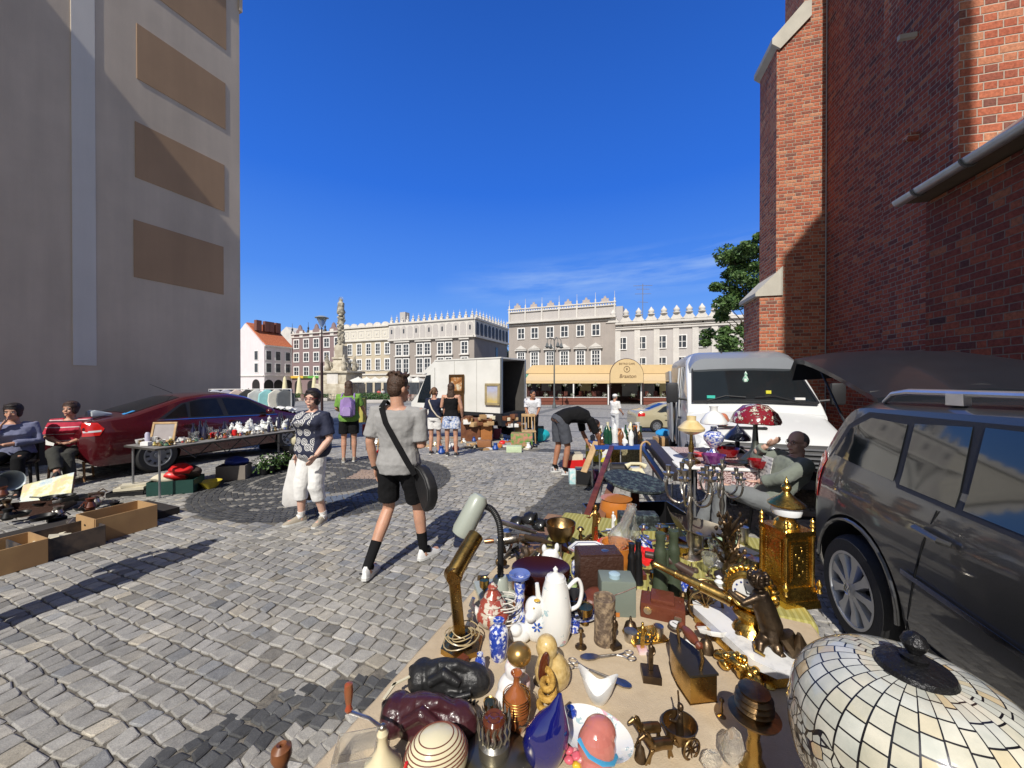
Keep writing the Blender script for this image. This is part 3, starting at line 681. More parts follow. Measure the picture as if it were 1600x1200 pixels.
car = thing('parked_car', 'dark grey people carrier with raised tailgate and silver roof rail at the right edge', 'car', org, R(-90)-TT)
m_grey_paint = M('grey_car_paint', (.062,.062,.062), .3, .35, coat=1.0, scale=400, vary=.25, rv=.04)
T = Car(car, [(-.70,.62),(-.68,1.00),(-.58,1.12),(-.33,1.49),(-.20,1.525),(.8,1.55),(1.7,1.54),(2.1,1.46),(2.75,1.12),(3.4,.95),(3.62,.75),(3.66,.5)],
  [(-.70,.45),(-.6,.28),(3.4,.24),(3.66,.35)], [(-.70,.62),(-.67,.76),(-.52,.85),(-.2,.885),(2.8,.885),(3.3,.80),(3.55,.66),(3.66,.5)],
  [(.2,.93),(.35,.985),(.65,1.0),(.90,.99),(1.03,.965),(1.10,.925),(1.5,.82),(1.7,.77)], .035, .09)
T.body(m_grey_paint, (0, 2.68), .415)
for wx in (0, 2.68):
 for sd_ in (-1, 1):
  wl = spoke_wheel(car, wx, sd_*.79, .335, .205, .225, 9, sd_)
  wl.location.z = .335
  b = B(); y_ = sd_*.117
  b.tube([(.034*math.cos(2*math.pi*k/20), y_, .034*math.sin(2*math.pi*k/20)) for k in range(21)], .0025, 5)
  for pts in (((-.018,.027),(0,-.002),(.018,.027)), ((-.029,.012),(-.013,-.026),(0,.002),(.013,-.026),(.029,.012))): b.tube([(a, y_, c) for a, c in pts], .0028, 5)
  mk('wheel_emblem', b, m_chrome, wl)
  b = B(); b.tube([(wx+.388*math.cos(a), sd_*(T.sidey(wx, .6)+.0), .375+.388*math.sin(a)) for a in [math.pi*k/16-.05 for k in range(17)]], .012, 6); mk('wheel_arch', b, m_grey_paint, car)
wins = [[(-.36,1.14),(.26,1.10),(.24,1.42),(-.06,1.43),(-.24,1.34)], [(.31,1.095),(.66,1.08),(.62,1.45),(.29,1.43)], [(.70,1.08),(1.60,1.05),(1.52,1.46),(.68,1.455)], [(1.66,1.05),(2.45,1.02),(2.0,1.38),(1.66,1.45)]]
for sd_ in (-1, 1):
 T.side_patch('window_surround', [(-.44,1.10),(2.55,.985),(2.02,1.43),(1.6,1.49),(.3,1.47),(-.10,1.465),(-.29,1.36)], m_blackp, sd_, .002)
 for i, wp in enumerate(wins): T.side_patch('side_window', wp, m_glass, sd_, .007)
 T.side_patch('trim_strip', [(.43,.655),(.43,.68),(1.55,.64),(1.55,.612)], m_chrome, sd_, .014, 2)
 T.side_patch('trim_strip', [(1.58,.611),(1.58,.637),(2.25,.62),(2.25,.594)], m_chrome, sd_, .014, 2)
 T.side_patch('sill_trim', [(.45,.29),(.45,.37),(2.25,.35),(2.25,.27)], m_blackp, sd_, .006)
 for xx in (.42, 1.565): T.side_patch('door_gap', [(xx,.33),(xx+.008,.33),(xx+(.16 if xx < 1 else .0)+.008,1.04),(xx+(.16 if xx < 1 else .0),1.04)], m_under, sd_, .003, 3)
 for xx in (.52, 1.66):
  b = B(); yy = sd_*(T.sidey(xx,.93)+.012)
  b.tube([(xx,yy,.93),(xx+.02,yy+sd_*.025,.935),(xx+.16,yy+sd_*.025,.925),(xx+.19,yy,.92)], [.012,.016,.016,.012], 8); mk('door_handle', b, m_grey_paint, car)
 b = B(); b.tube([(-.1,sd_*.66,1.53),(-.02,sd_*.655,1.585),(.1,sd_*.65,1.602),(1.5,sd_*.64,1.60),(1.75,sd_*.63,1.535)], [.012,.022,.024,.024,.014], 10, flat=.8)
 for xx in (.42, 1.2): b.box((xx, sd_*.655, 1.57), (.10,.035,.06))
 mk('roof_rail', b, [M('rail_silver', (.62,.63,.65), .28, .75)], car)
 T.side_patch('tail_lamp', [(-.66,.80),(-.47,.80),(-.44,1.08),(-.52,1.14),(-.62,1.04)], m_red_l, sd_, .006)
b = B(); b.tube([(1.0,-.70,1.615),(1.0,.70,1.615)], .022, 8); mk('roof_bar', b, m_alloy, car)
T.top_patch('windscreen', [(1.82,-.88),(1.82,.88),(2.72,.94),(2.72,-.94)], m_glass, .005)
T.top_patch('boot_opening', [(-.665,-.85),(-.665,.85),(-.33,.85),(-.33,-.85)], m_under, .006)
b = B(); hz = 1.53; rr = []
for i in range(7):
 q = i/6; x_ = -.27 - .98*q; z_ = hz+.02 + .33*math.sin(q*1.5) ; wv_ = .60+.10*math.sin(q*2.2)
 rr.append([Vector((x_, -wv_, z_)), Vector((x_, -wv_*.6, z_+.05)), Vector((x_, 0, z_+.07)), Vector((x_, wv_*.6, z_+.05)), Vector((x_, wv_, z_)), Vector((x_-.01, wv_*.97, z_-.045)), Vector((x_, 0, z_+.0)), Vector((x_-.01, -wv_*.97, z_-.045))])
rr.append([Vector((p.x-.12, p.y*.98, p.z-.16 if i in (5,6,7) else p.z-.10)) for i, p in enumerate(rr[-1])])
b.loft(rr); tg = mk('tailgate', b, M('tailgate_dark', (.016,.019,.026), .38, .2, coat=.2, spec=.3), car)
b = B(); b.loft([[Vector((-.27-.98*q, f*(.54+.08*math.sin(q*2.2)), hz+.02+.33*math.sin(q*1.5)+o_) ) for f, o_ in ((-1,-.052),(0,-.012),(1,-.052),(1,-.058),(0,-.018),(-1,-.058))] for q in (.12,.3,.5,.7,.82)]); mk('rear_glass', b, m_glass, tg)
for sd_ in (-1,1):
 b = B(); b.tube([(-.55, sd_*.62, 1.30), (-.95, sd_*.62, 1.78)], .009, 6); mk('gas_strut', b, m_blackp, car)
b = B(); b.tube([(-.35,-.6,1.585),(-.33,0,1.64),(-.35,.6,1.585)], .012, 6); mk('tailgate_hinge', b, m_blackp, car)
pr = at(243, 737); pf = at(452, 701); s_r = (pr.dot(NV)+pf.dot(NV))/2;
org = us(pr.dot(DV), s_r-.80)
car = thing('parked_car', 'dark red four door saloon parked along the beige wall behind the long stall', 'car', org, R(90)-TH)
m_glr = M('saloon_glass', (.010,.011,.012), .12, spec=.35, vary=.3)
m_redp = M('dark_red_paint', (.065,.004,.007), .25, 0, coat=1.0, scale=300, vary=.2)
S = Car(car, [(-.92,.70),(-.90,.98),(-.55,1.03),(-.35,1.05),(.05,1.19),(.55,1.36),(.85,1.40),(1.35,1.41),(1.7,1.33),(2.4,.97),(3.1,.80),(3.32,.68),(3.38,.5)],
  [(-.92,.42),(-.8,.25),(3.1,.2),(3.38,.35)], [(-.92,.58),(-.86,.74),(-.65,.83),(-.2,.855),(2.4,.855),(3.0,.78),(3.25,.66),(3.38,.45)],
  [(.2,.93),(.35,.985),(.60,1.0),(.78,.985),(.88,.955),(.94,.91),(1.4,.74),(1.5,.70)], .035, .08)
S.body(m_redp, (0, 2.6), .355)
m_hub = M('hubcap_grey', (.25,.26,.28), .4, .5)
for wx in (0, 2.6):
 for sd_ in (-1, 1): spoke_wheel(car, wx, sd_*.76, .315, .19, .205, 10, sd_, m_hub, kind='cap')
for sd_ in (-1, 1):
 S.side_patch('window_surround', [(.02,.955),(2.30,.895),(1.72,1.27),(1.3,1.335),(.8,1.33),(.42,1.24)], m_blackp, sd_, .002)
 for wp in ([(.14,.985),(.50,.975),(.50,1.24),(.44,1.215)], [(.55,.975),(1.14,.955),(1.06,1.31),(.8,1.305),(.58,1.265)], [(1.24,.95),(2.16,.925),(1.68,1.25),(1.3,1.305),(1.17,1.31)]): S.side_patch('side_window', wp, m_glr, sd_, .007)
 S.side_patch('window_trim', [(.02,.945),(2.30,.882),(2.30,.892),(.02,.957)], m_chrome, sd_, .009, 2)
 S.side_patch('rub_strip', [(.40,.545),(.40,.60),(2.22,.58),(2.22,.525)], M('red_strip', (.05,.005,.008), .5), sd_, .012)
 S.side_patch('tail_lamp', [(-.90,.76),(-.74,.77),(-.68,.88),(-.74,.98),(-.88,.99)], m_red_l, sd_, .008)
 S.side_patch('indicator_lens', [(-.89,.82),(-.72,.83),(-.715,.86),(-.89,.85)], m_lens, sd_, .012, 2)
 for xx in (.48, 1.32):
  b = B(); yy = sd_*(S.sidey(xx,.82)+.01); b.box((xx, yy, .825), (.19,.03,.045), bev=.012); mk('door_handle', b, m_redp, car)
 for xx in (.52, 1.2): S.side_patch('door_gap', [(xx,.3),(xx+.007,.3),(xx+.007,.93),(xx,.93)], m_under, sd_, .003, 3)
 b = B(); b.ell((2.05, sd_*.93, .98), (.09,.08,.07)); mk('wing_mirror', b, m_redp, car)
S.top_patch('rear_window', [(-.28,-.84),(-.28,.84),(.50,.82),(.50,-.82)], m_glr, .005)
S.top_patch('windscreen', [(1.55,-.84),(1.55,.84),(2.36,.92),(2.36,-.92)], m_glr, .005)
b = B(); b.lathe([(.001,0),(.001,0)], 4); b = B(); b.tube([(-.0,.3,1.44),(-.35,.3,1.66)] if False else [(.62,.0,1.43),(.25,.0,1.62)], [.006,.003], 5); mk('aerial', b, m_blackp, car)
b = B(); b.box((-.935, .25, .62), (.02,.52,.11)); mk('number_plate', b, M_wf, car)
b = B(); b.box((-.25, -.45, 1.105), (.16,.12,.01), (0,-.35,0)); mk('window_sticker', b, M('blue_sticker', (.05,.3,.65), .4), car)
t_ = thing('trainers', 'pair of grey trainers standing on the boot of the red car', 'shoes', car.matrix_basis @ Vector((-.58,-.32,1.075)), R(75))
for k in (-1,1):
 b = B(); b.loft([[Vector((x_, k*.06+yy*w_, z0+zz*h_)) for yy, zz in ((-1,0),(1,0),(1,.6),(.5,1),(-.5,1),(-1,.6))] for x_, w_, h_, z0 in ((-.13,.03,.08,0),(-.08,.036,.10,0),(0,.036,.075,0),(.08,.042,.05,0),(.13,.03,.03,.005))]); mk('shoe', b, M('trainer_grey', (.42,.47,.50), .7), t_)
pb = gd(1024, 18.0)
car2 = thing('parked_car', 'beige saloon half hidden behind the white van', 'car', pb + Vector((0,.8,0)), R(4))
m_beige = M('beige_paint', (.52,.46,.30), .25, .3, coat=1.0, scale=300, vary=.1)
E = Car(car2, S.top, S.low, S.plan, S.vert, .035, .08); E.body(m_beige, (0, 2.6), .33)
for wx in (0, 2.6):
 for sd_ in (-1, 1): spoke_wheel(car2, wx, sd_*.76, .30, .18, .19, 8, sd_, m_hub, kind='cap')
for sd_ in (-1,):
 E.side_patch('window_surround', [(.02,.955),(2.30,.895),(1.72,1.27),(1.3,1.335),(.8,1.33),(.42,1.24)], m_blackp, sd_, .002)
 for wp in ([(.2,.985),(1.14,.955),(1.06,1.31),(.8,1.305),(.5,1.24)], [(1.24,.95),(2.16,.925),(1.68,1.25),(1.3,1.305),(1.17,1.31)]): E.side_patch('side_window', wp, m_glass, sd_, .007)
 E.side_patch('rub_strip', [(.40,.56),(.40,.60),(2.22,.58),(2.22,.54)], m_blackp, sd_, .012)
 E.side_patch('tail_lamp', [(-.88,.76),(-.58,.78),(-.56,.93),(-.86,.95)], m_red_l, sd_, .008)
 b = B(); b.box((.48, sd_*(E.sidey(.48,.82)+.01), .825), (.19,.03,.045)); mk('door_handle', b, m_beige, car2)
E.top_patch('rear_window', [(-.28,-.84),(-.28,.84),(.50,.82),(.50,-.82)], m_glass, .005)
vth = R(19); van = thing('delivery_van', 'white high roof van with open side door facing the stalls', 'van', atd(1208, 700, 4.95), 0)
van.location.z = 0; van.rotation_euler = (0,0,R(90)-vth)
m_vw = M('white_van_paint', (.66,.67,.67), .3, coat=.6, scale=3, vary=.03); m_vs = M('shaded_white_side', (.30,.32,.35), .4, .3, coat=.4, scale=3, vary=.04)  # grey side is the white paint with shade put into its colour
def vring(x, pts): return [Vector((x, y, z)) for y, z in pts]
def vsec(hw, ht, rc=.22, zl=.32, tum=.9):   # cross section of a boxy van
 P = [(-hw*.97, zl), (-hw, .6), (-hw, 1.05), (-hw*(1+tum)/2, 1.5)]
 for k in range(6): a = math.pi/2*k/5; P.append((-(hw*tum-rc+rc*math.cos(a)), ht-rc+rc*math.sin(a)))
 P += [(-y, z) for y, z in P[::-1]]; return P
b = B()
xs_ = [(1.95, .93, 2.08, .25), (2.15,.94,2.17,.25), (2.5,.95,2.23,.25), (3.2,.95,2.25,.24), (5.6,.95,2.25,.22), (5.75,.93,2.2,.22)]
b.loft([vring(x-.35, vsec(hw, ht, rc)) for x, hw, ht, rc in xs_]); vb = mk('body', b, m_vs, van)
cut = B(); cut.box((2.38, .85, 1.15), (.62, .5, 1.62)); c_ = mk('cutter', cut, m_under, van);
cut = B(); cut.lathe([(.37,-2),(.37,2)], 32, (4.6,0,.33), (R(90),0,0)); c2_ = mk('cutter', cut, m_under, van)
bpy.context.view_layer.update(); boolcut(vb, [c_, c2_])
b = B()
def nsec(x, hw, zt, zl=.28, crown=.05, rc=.1):
 P = [(-hw*.93, zl), (-hw, zl+.1), (-hw, zt-rc)] + [(-(hw-rc+rc*math.cos(a)), zt-rc+rc*math.sin(a)) for a in (R(30),R(60))] + [(-(hw-rc)*f, zt+crown*(1-f*f)) for f in (1,.6,.2)]
 P += [(-y, z) for y, z in P[::-1]]; return vring(x, P)
b.loft([nsec(-.02,.74,.60,.30), nsec(.0,.84,.70), nsec(.06,.90,.82), nsec(.25,.925,.93), nsec(.6,.94,1.05), nsec(.95,.95,1.17), nsec(1.02,.95,1.20)])
nose = mk('bonnet', b, m_vw, van)
cut = B(); cut.lathe([(.37,-2),(.37,2)], 32, (.95,0,.33), (R(90),0,0)); c_ = mk('cutter', cut, m_under, van)
bpy.context.view_layer.update(); boolcut(nose, [c_])
b = B()   # cab: from bonnet rear up over windscreen to roof, full width
cabs = [(.90,1.17,.94,.86,.04),(1.0,1.30,.93,.85,.04),(1.3,1.58,.91,.85,.05),(1.62,1.84,.895,.85,.06),(1.74,1.95,.89,.85,.10),(1.84,2.10,.885,.83,.15),(2.05,2.19,.88,.80,.2)]
def csec(x, zt, hwb, hwt, rc):
 P = [(-.93, .34), (-.95, .6), (-.95, 1.05)]
 zz = min(1.1, zt-.04); P.append((-.95, zz))
 hw = .95 + (.86-.95)*max(0, (zt-1.1))/1.1; rc = min(rc, .2)
 for k in range(5): a = math.pi/2*k/4; P.append((-(hw-rc+rc*math.cos(a)), zt-rc+rc*math.sin(a)))
 P.append((-.3*hw, zt+.02)); P += [(-y, z) for y, z in P[::-1]]; return vring(x, P)
b.loft([csec(*q) for q in cabs]); mk('cab', b, m_vw, van)
b = B(); q0, q1 = (1.0-.035,1.30+.035), (1.70-.035,1.90+.03)
def wsp(t, f, off=0):
 x = q0[0]+(q1[0]-q0[0])*t; z = q0[1]+(q1[1]-q0[1])*t; hw = (.86+(.78-.86)*t)
 return Vector((x-off*.66, f*hw, z+off*.75+.025*(1-f*f)))
b.loft([[wsp(t, f) for f in (-1,-.6,-.2,.2,.6,1)]+[wsp(t, f, -.02) for f in (1,.6,.2,-.2,-.6,-1)] for t in (0,.33,.66,1)]); ws = mk('windscreen', b, m_glass, van)
b = B(); b.tube([wsp(0,-1,.01), wsp(1,-1,.01), wsp(1,0,.01), wsp(1,1,.01), wsp(0,1,.01), wsp(0,0,.01), wsp(0,-1,.01)], .018, 6); mk('windscreen_seal', b, m_blackp, ws)
for f0, f1 in ((-.7,-.05),(.75,.1)): b = B(); b.tube([wsp(-.02,f0,.03), wsp(.10,(f0+f1)/2,.03), wsp(.06,f1,.03)], .009, 5); mk('wiper', b, m_blackp, ws)
b = B(); b.lathe([(.001,0),(.045,.02),(.05,.06),(.02,.13),(.03,.16),(.001,.2)], 10, wsp(.62,.0,.02)-Vector((.02,0,.1))); b.jit(.02,20); mk('air_freshener', b, M('green_white', (.02,.35,.18), .5, c2=(.7,.75,.7), scale=30), ws)
b = B(); b.box(wsp(.22,-.3,.015), (.05,.07,.05)); mk('windscreen_sticker', b, M('yellow_dot', (.7,.65,.05), .5), ws)
b = B(); b.box(wsp(.10,.68,.012), (.05,.12,.045)); mk('windscreen_sticker', b, M('teal_dot', (.05,.5,.4), .5), ws)
b = B(); b.box(wsp(.08,-.75,.012), (.05,.13,.035)); mk('windscreen_sticker', b, M_wf, ws)
b = B(); b.loft([[Vector((x, y, z)) for y in (-1*w_, -.5*w_, .5*w_, w_)] for x, w_, z in ((-.06,.62,.52),(-.055,.66,.62),(-.03,.70,.75),(.03,.72,.83))], cap=False, close=False)
gr = mk('grille', b, m_blackp, van)
for z_, x_ in ((.56,-.065),(.615,-.062),(.67,-.055),(.725,-.045),(.78,-.025)): b = B(); b.box((x_-.012, 0, z_), (.02, 1.34, .016), (0,-.15,0)); mk('grille_bar', b, M('bar_grey', (.30,.31,.33), .4, .5), gr)
b = B(); b.tube([(-.10, .10*math.cos(a), .69+.10*math.sin(a)) for a in [2*math.pi*k/24 for k in range(25)]], .008, 6)
for k in range(3): a = math.pi/2+2*math.pi*k/3; b.tube([(-.102, 0, .69), (-.10, .098*math.cos(a), .69+.098*math.sin(a))], [.014,.004], 6)
mk('star_emblem', b, m_chrome, gr)
b = B(); b.box((-.03, 0, .38), (.18, 1.84, .22), bev=.05); mk('bumper', b, M('grey_bumper', (.10,.105,.11), .55), van)
b = B(); b.box((-.135, 0, .505), (.012, .56, .115), bev=.004); npl = mk('number_plate', b, M_wf, van)
text('plate_letters', 'SPS 54A', .10, m_blackp, npl, (-.143,0,.505), (R(90),0,R(-90)), .001)
b = B(); b.box((-.142, .262, .505), (.004,.035,.11)); mk('plate_band', b, M('plate_blue', (.02,.08,.45), .4), npl)
for sd_ in (-1,1):
 b = B(); b.loft([[Vector((.0, sd_*.68, .60)), Vector((-.02, sd_*.68, .78)), Vector((.09, sd_*.68,.84)), Vector((.16, sd_*.68,.62))], [Vector((.10, sd_*.92,.60)), Vector((.08, sd_*.92,.78)), Vector((.22, sd_*.93,.90)), Vector((.3, sd_*.93,.62))]]); mk('headlight', b, m_lens, van)
 b = B(); b.box((1.12, sd_*1.16, 1.48), (.09,.19,.34), bev=.04); b.tube([(1.15,sd_*.92,1.36),(1.14,sd_*1.08,1.38)], .022, 6); mk('wing_mirror', b, m_blackp, van)
 spoke_wheel(van, .95, sd_*.86, .33, .2, .2, 6, sd_, m_hub, kind='cap'); spoke_wheel(van, 4.6, sd_*.86, .33, .2, .2, 6, sd_, m_hub, kind='cap')
 b = B(); b.prism([(1.12,1.12),(1.18,1.30),(1.58,1.66),(1.94,1.68),(1.94,1.12)], -.003, .003, c=(0, sd_*.945, 0), rot=(sd_*.09,0,0));
 mk('cab_window', b, m_glass, van)
b = B(); b.box((-.0+1.5, .965, 1.0), (.003,.003,.003)); b = B(); b.tube([(2.02,.955,.42),(2.02,.945,1.4),(2.02,.90,1.95)], .006, 4); mk('door_gap', b, m_under, van)
b = B(); b.box((1.93, .965, .98), (.14,.03,.04), bev=.01); mk('door_handle', b, m_blackp, van)
b = B(); b.box((.27, .3, 1.01), (.05,.62,.01), (0,-.33,0)); mk('bonnet_vent', b, m_blackp, van)
b.bm if False else None
b = B(); b.prism([(2.95,1.12),(2.95,1.72),(4.6,1.72),(4.6,1.12)], -.003, .003, c=(0,.94,0), rot=(.06,0,0)); mk('side_window', b, m_glass, van)
b = B(); b.box((3.55, 1.03, 1.13), (1.25,.05,1.55), (-.04,0,0), bev=.02); sdv = mk('sliding_door', b, m_vs, van)
b = B(); b.box((3.55, 1.065, 1.42), (1.0,.01,.55), (-.04,0,0)); mk('door_window', b, m_glass, sdv)
b = B(); b.tube([(2.07,.955,.36),(2.07,.95,1.3),(2.07,.90,1.95)], .02, 6); b.tube([(2.68,.955,.36),(2.68,.95,1.3),(2.68,.90,1.95)], .018, 6); mk('door_frame', b, m_vw, van)
b = B(); b.lathe([(.02,0),(.012,.03),(.003,.09)], 8, (1.98,.25,2.19)); mk('aerial', b, m_blackp, van)
b = B(); b.tube([(-.085+.0, .035*math.cos(a), .0+.0) for a in (0,1)], .001, 4)
b = B(); b.ell((.36,.0,1.01), (.02,.025,.012)); mk('bonnet_badge', b, m_hub, van)
def gp(x, Y): return gd(x, Y)
A_ = gp(783, 12.6); A_.x = atd(783, 600, 12.6).x
sdir = Vector((-.839,.545,0)); rdir = Vector((.545,.839,0))
tr = thing('box_truck', 'old white box truck with paintings on its side and the rear left open', 'truck', A_, math.atan2(sdir.y, sdir.x))
zg = A_.z; tz = atd(783, 560, 12.6).z - zg; bz = atd(783, 646, 12.6).z - zg; TL = 3.1; TWd = 1.6
m_box = M('truck_panel', (.62,.61,.57), .6, c2=(.72,.71,.67), scale=1.2, thr=(.3,.6), bmp=.15, bs=2)
def tb(name, x0, x1, y0, y1, z0, z1, mat, parent=None, bev=0): b = B(); b.box(((x0+x1)/2, (y0+y1)/2, (z0+z1)/2), (abs(x1-x0), abs(y1-y0), abs(z1-z0)), bev=bev); return mk(name, b, mat, parent or tr)
tb('side_panel', 0, TL, -.04, 0, bz, tz, m_box); tb('side_panel', 0, TL, -TWd, -TWd+.04, bz, tz, m_box); tb('front_panel', TL-.04, TL+.02, -TWd+.04, -.04, bz, tz, m_box)
tb('roof', -.02, TL+.02, -TWd-.02, .02, tz, tz+.05, m_box); tb('floor', 0, TL, -TWd, 0, bz-.12, bz-.004, m_blackp)
tb('inner_lining', .02, .05+TL-.1, -TWd+.042, -TWd+.07, bz, tz-.01, M('dark_lining', (.06,.055,.05), .8))
for x_ in (1.05, 2.1): tb('panel_seam', x_, x_+.02, -.0, .006, bz, tz, M('seam_grey', (.45,.44,.41), .6))
for a_ in (0,): tb('door_post', -.03, .03, -.06, .02, bz, tz+.02, M('steel_post', (.25,.26,.27), .4, .6)); tb('door_post', -.03, .03, -TWd-.0, -TWd+.06, bz, tz+.02, M('steel_post', (.25,.26,.27), .4, .6))
tb('tail_lift', -.05, .95, .01, .05, bz-.42, bz-.06, m_blackp); tb('tail_lift', -.06, -.04, -TWd, 0, bz-.45, bz-.1, m_blackp)
tb('number_plate', .30, .62, .052, .06, bz-.16, bz-.05, M_wf)
tb('chassis', .2, TL+1.0, -TWd+.35, -.35, bz-.45, bz-.13, m_under)
for x_ in (.8, TL+.75):
 for y_ in (-.12, -TWd+.12): spoke_wheel(tr, x_, y_, .36, .22, .2, 6, 1 if y_ > -.5 else -1, m_hub, kind='cap')
b = B(); b.prism([(TL+.05,.45),(TL+.05,tz-.25),(TL+.45,tz-.45),(TL+.95,1.55),(TL+1.35,1.2),(TL+1.4,.45)], -TWd+.02, -.02); mk('cab', b, m_box, tr)
b = B(); b.prism([(TL+.05,tz-.2),(TL+.05,tz+.02),(TL+.15,tz-.0),(TL+.8,tz-.42),(TL+.8,tz-.5),(TL+.4,tz-.42)], -TWd+.1, -.1); mk('wind_deflector', b, m_box, tr)
b = B(); b.prism([(TL+.25,1.2),(TL+.25,tz-.52),(TL+.5,tz-.55),(TL+.9,1.52),(TL+1.0,1.2)], -.03, -.012); mk('cab_window', b, m_glass, tr)
def skinmat(name, c): return M(name, c, .5, vary=.12, scale=14, bmp=.08, bs=60, sss=.15)
SK = skinmat('skin', (.50,.27,.18)); SK_t = skinmat('tanned_skin', (.36,.165,.095)); SK_p = skinmat('pale_skin', (.60,.37,.28))
def hairm(name, c): return M(name, c, .55, vary=.55, scale=70, bmp=.8, bs=90)
H_br = hairm('brown_hair', (.055,.028,.016)); H_bk = hairm('black_hair', (.014,.009,.009)); H_gy = hairm('grey_hair', (.16,.15,.14)); H_lb = hairm('light_brown_hair', (.13,.065,.03))
def cloth(name, c, **k): k.setdefault('vary', .10); k.setdefault('bmp', .45); k.setdefault('bs', 22); return M(name, c, .9, scale=10, sheen=(.15 if sum(c) > .5 else 0), spec=.2, **k)
ctex = bpy.data.textures.new('folds', 'CLOUDS'); ctex.noise_scale = .09; ctex.noise_depth = 3
def remesh(vox, sm=3, fold=0):
 def f(o):
  m = o.modifiers.new('skin', 'REMESH'); m.mode = 'VOXEL'; m.voxel_size = vox; m.use_smooth_shade = True
  if fold:
   d = o.modifiers.new('folds', 'DISPLACE'); d.texture = ctex; d.strength = fold; d.mid_level = .5; d.texture_coords = 'LOCAL'
  s = o.modifiers.new('smooth', 'SMOOTH'); s.iterations = sm; s.factor = .6
 return f
def ring_(c, right, up, rx, ry, n=20, pw=2.3):
 right = right.normalized(); fwd = up.cross(right).normalized(); out = []
 for j in range(n):
  a = 2*math.pi*j/n; ca, sa = math.cos(a), math.sin(a)
  out.append(c + right*rx*math.copysign(abs(ca)**(2/pw), ca) + fwd*ry*math.copysign(abs(sa)**(2/pw), sa))
 return out
DEF = dict(pelvis=(0,0,.93), waist=(0,.01,1.08), chest=(0,0,1.27), neck=(0,-.02,1.43), head=(0,.005,1.575),
  shL=(-.175,-.01,1.385), elL=(-.225,-.03,1.10), wrL=(-.235,.04,.86), hdL=(-.235,.08,.78), shR=(.175,-.01,1.385), elR=(.225,-.03,1.10), wrR=(.235,.04,.86), hdR=(.235,.08,.78),
  hiL=(-.09,0,.90), knL=(-.10,.02,.48), anL=(-.10,-.02,.085), toL=(-.12,.14,.03), hiR=(.09,0,.90), knR=(.10,.02,.48), anR=(.10,-.02,.085), toR=(.12,.14,.03))
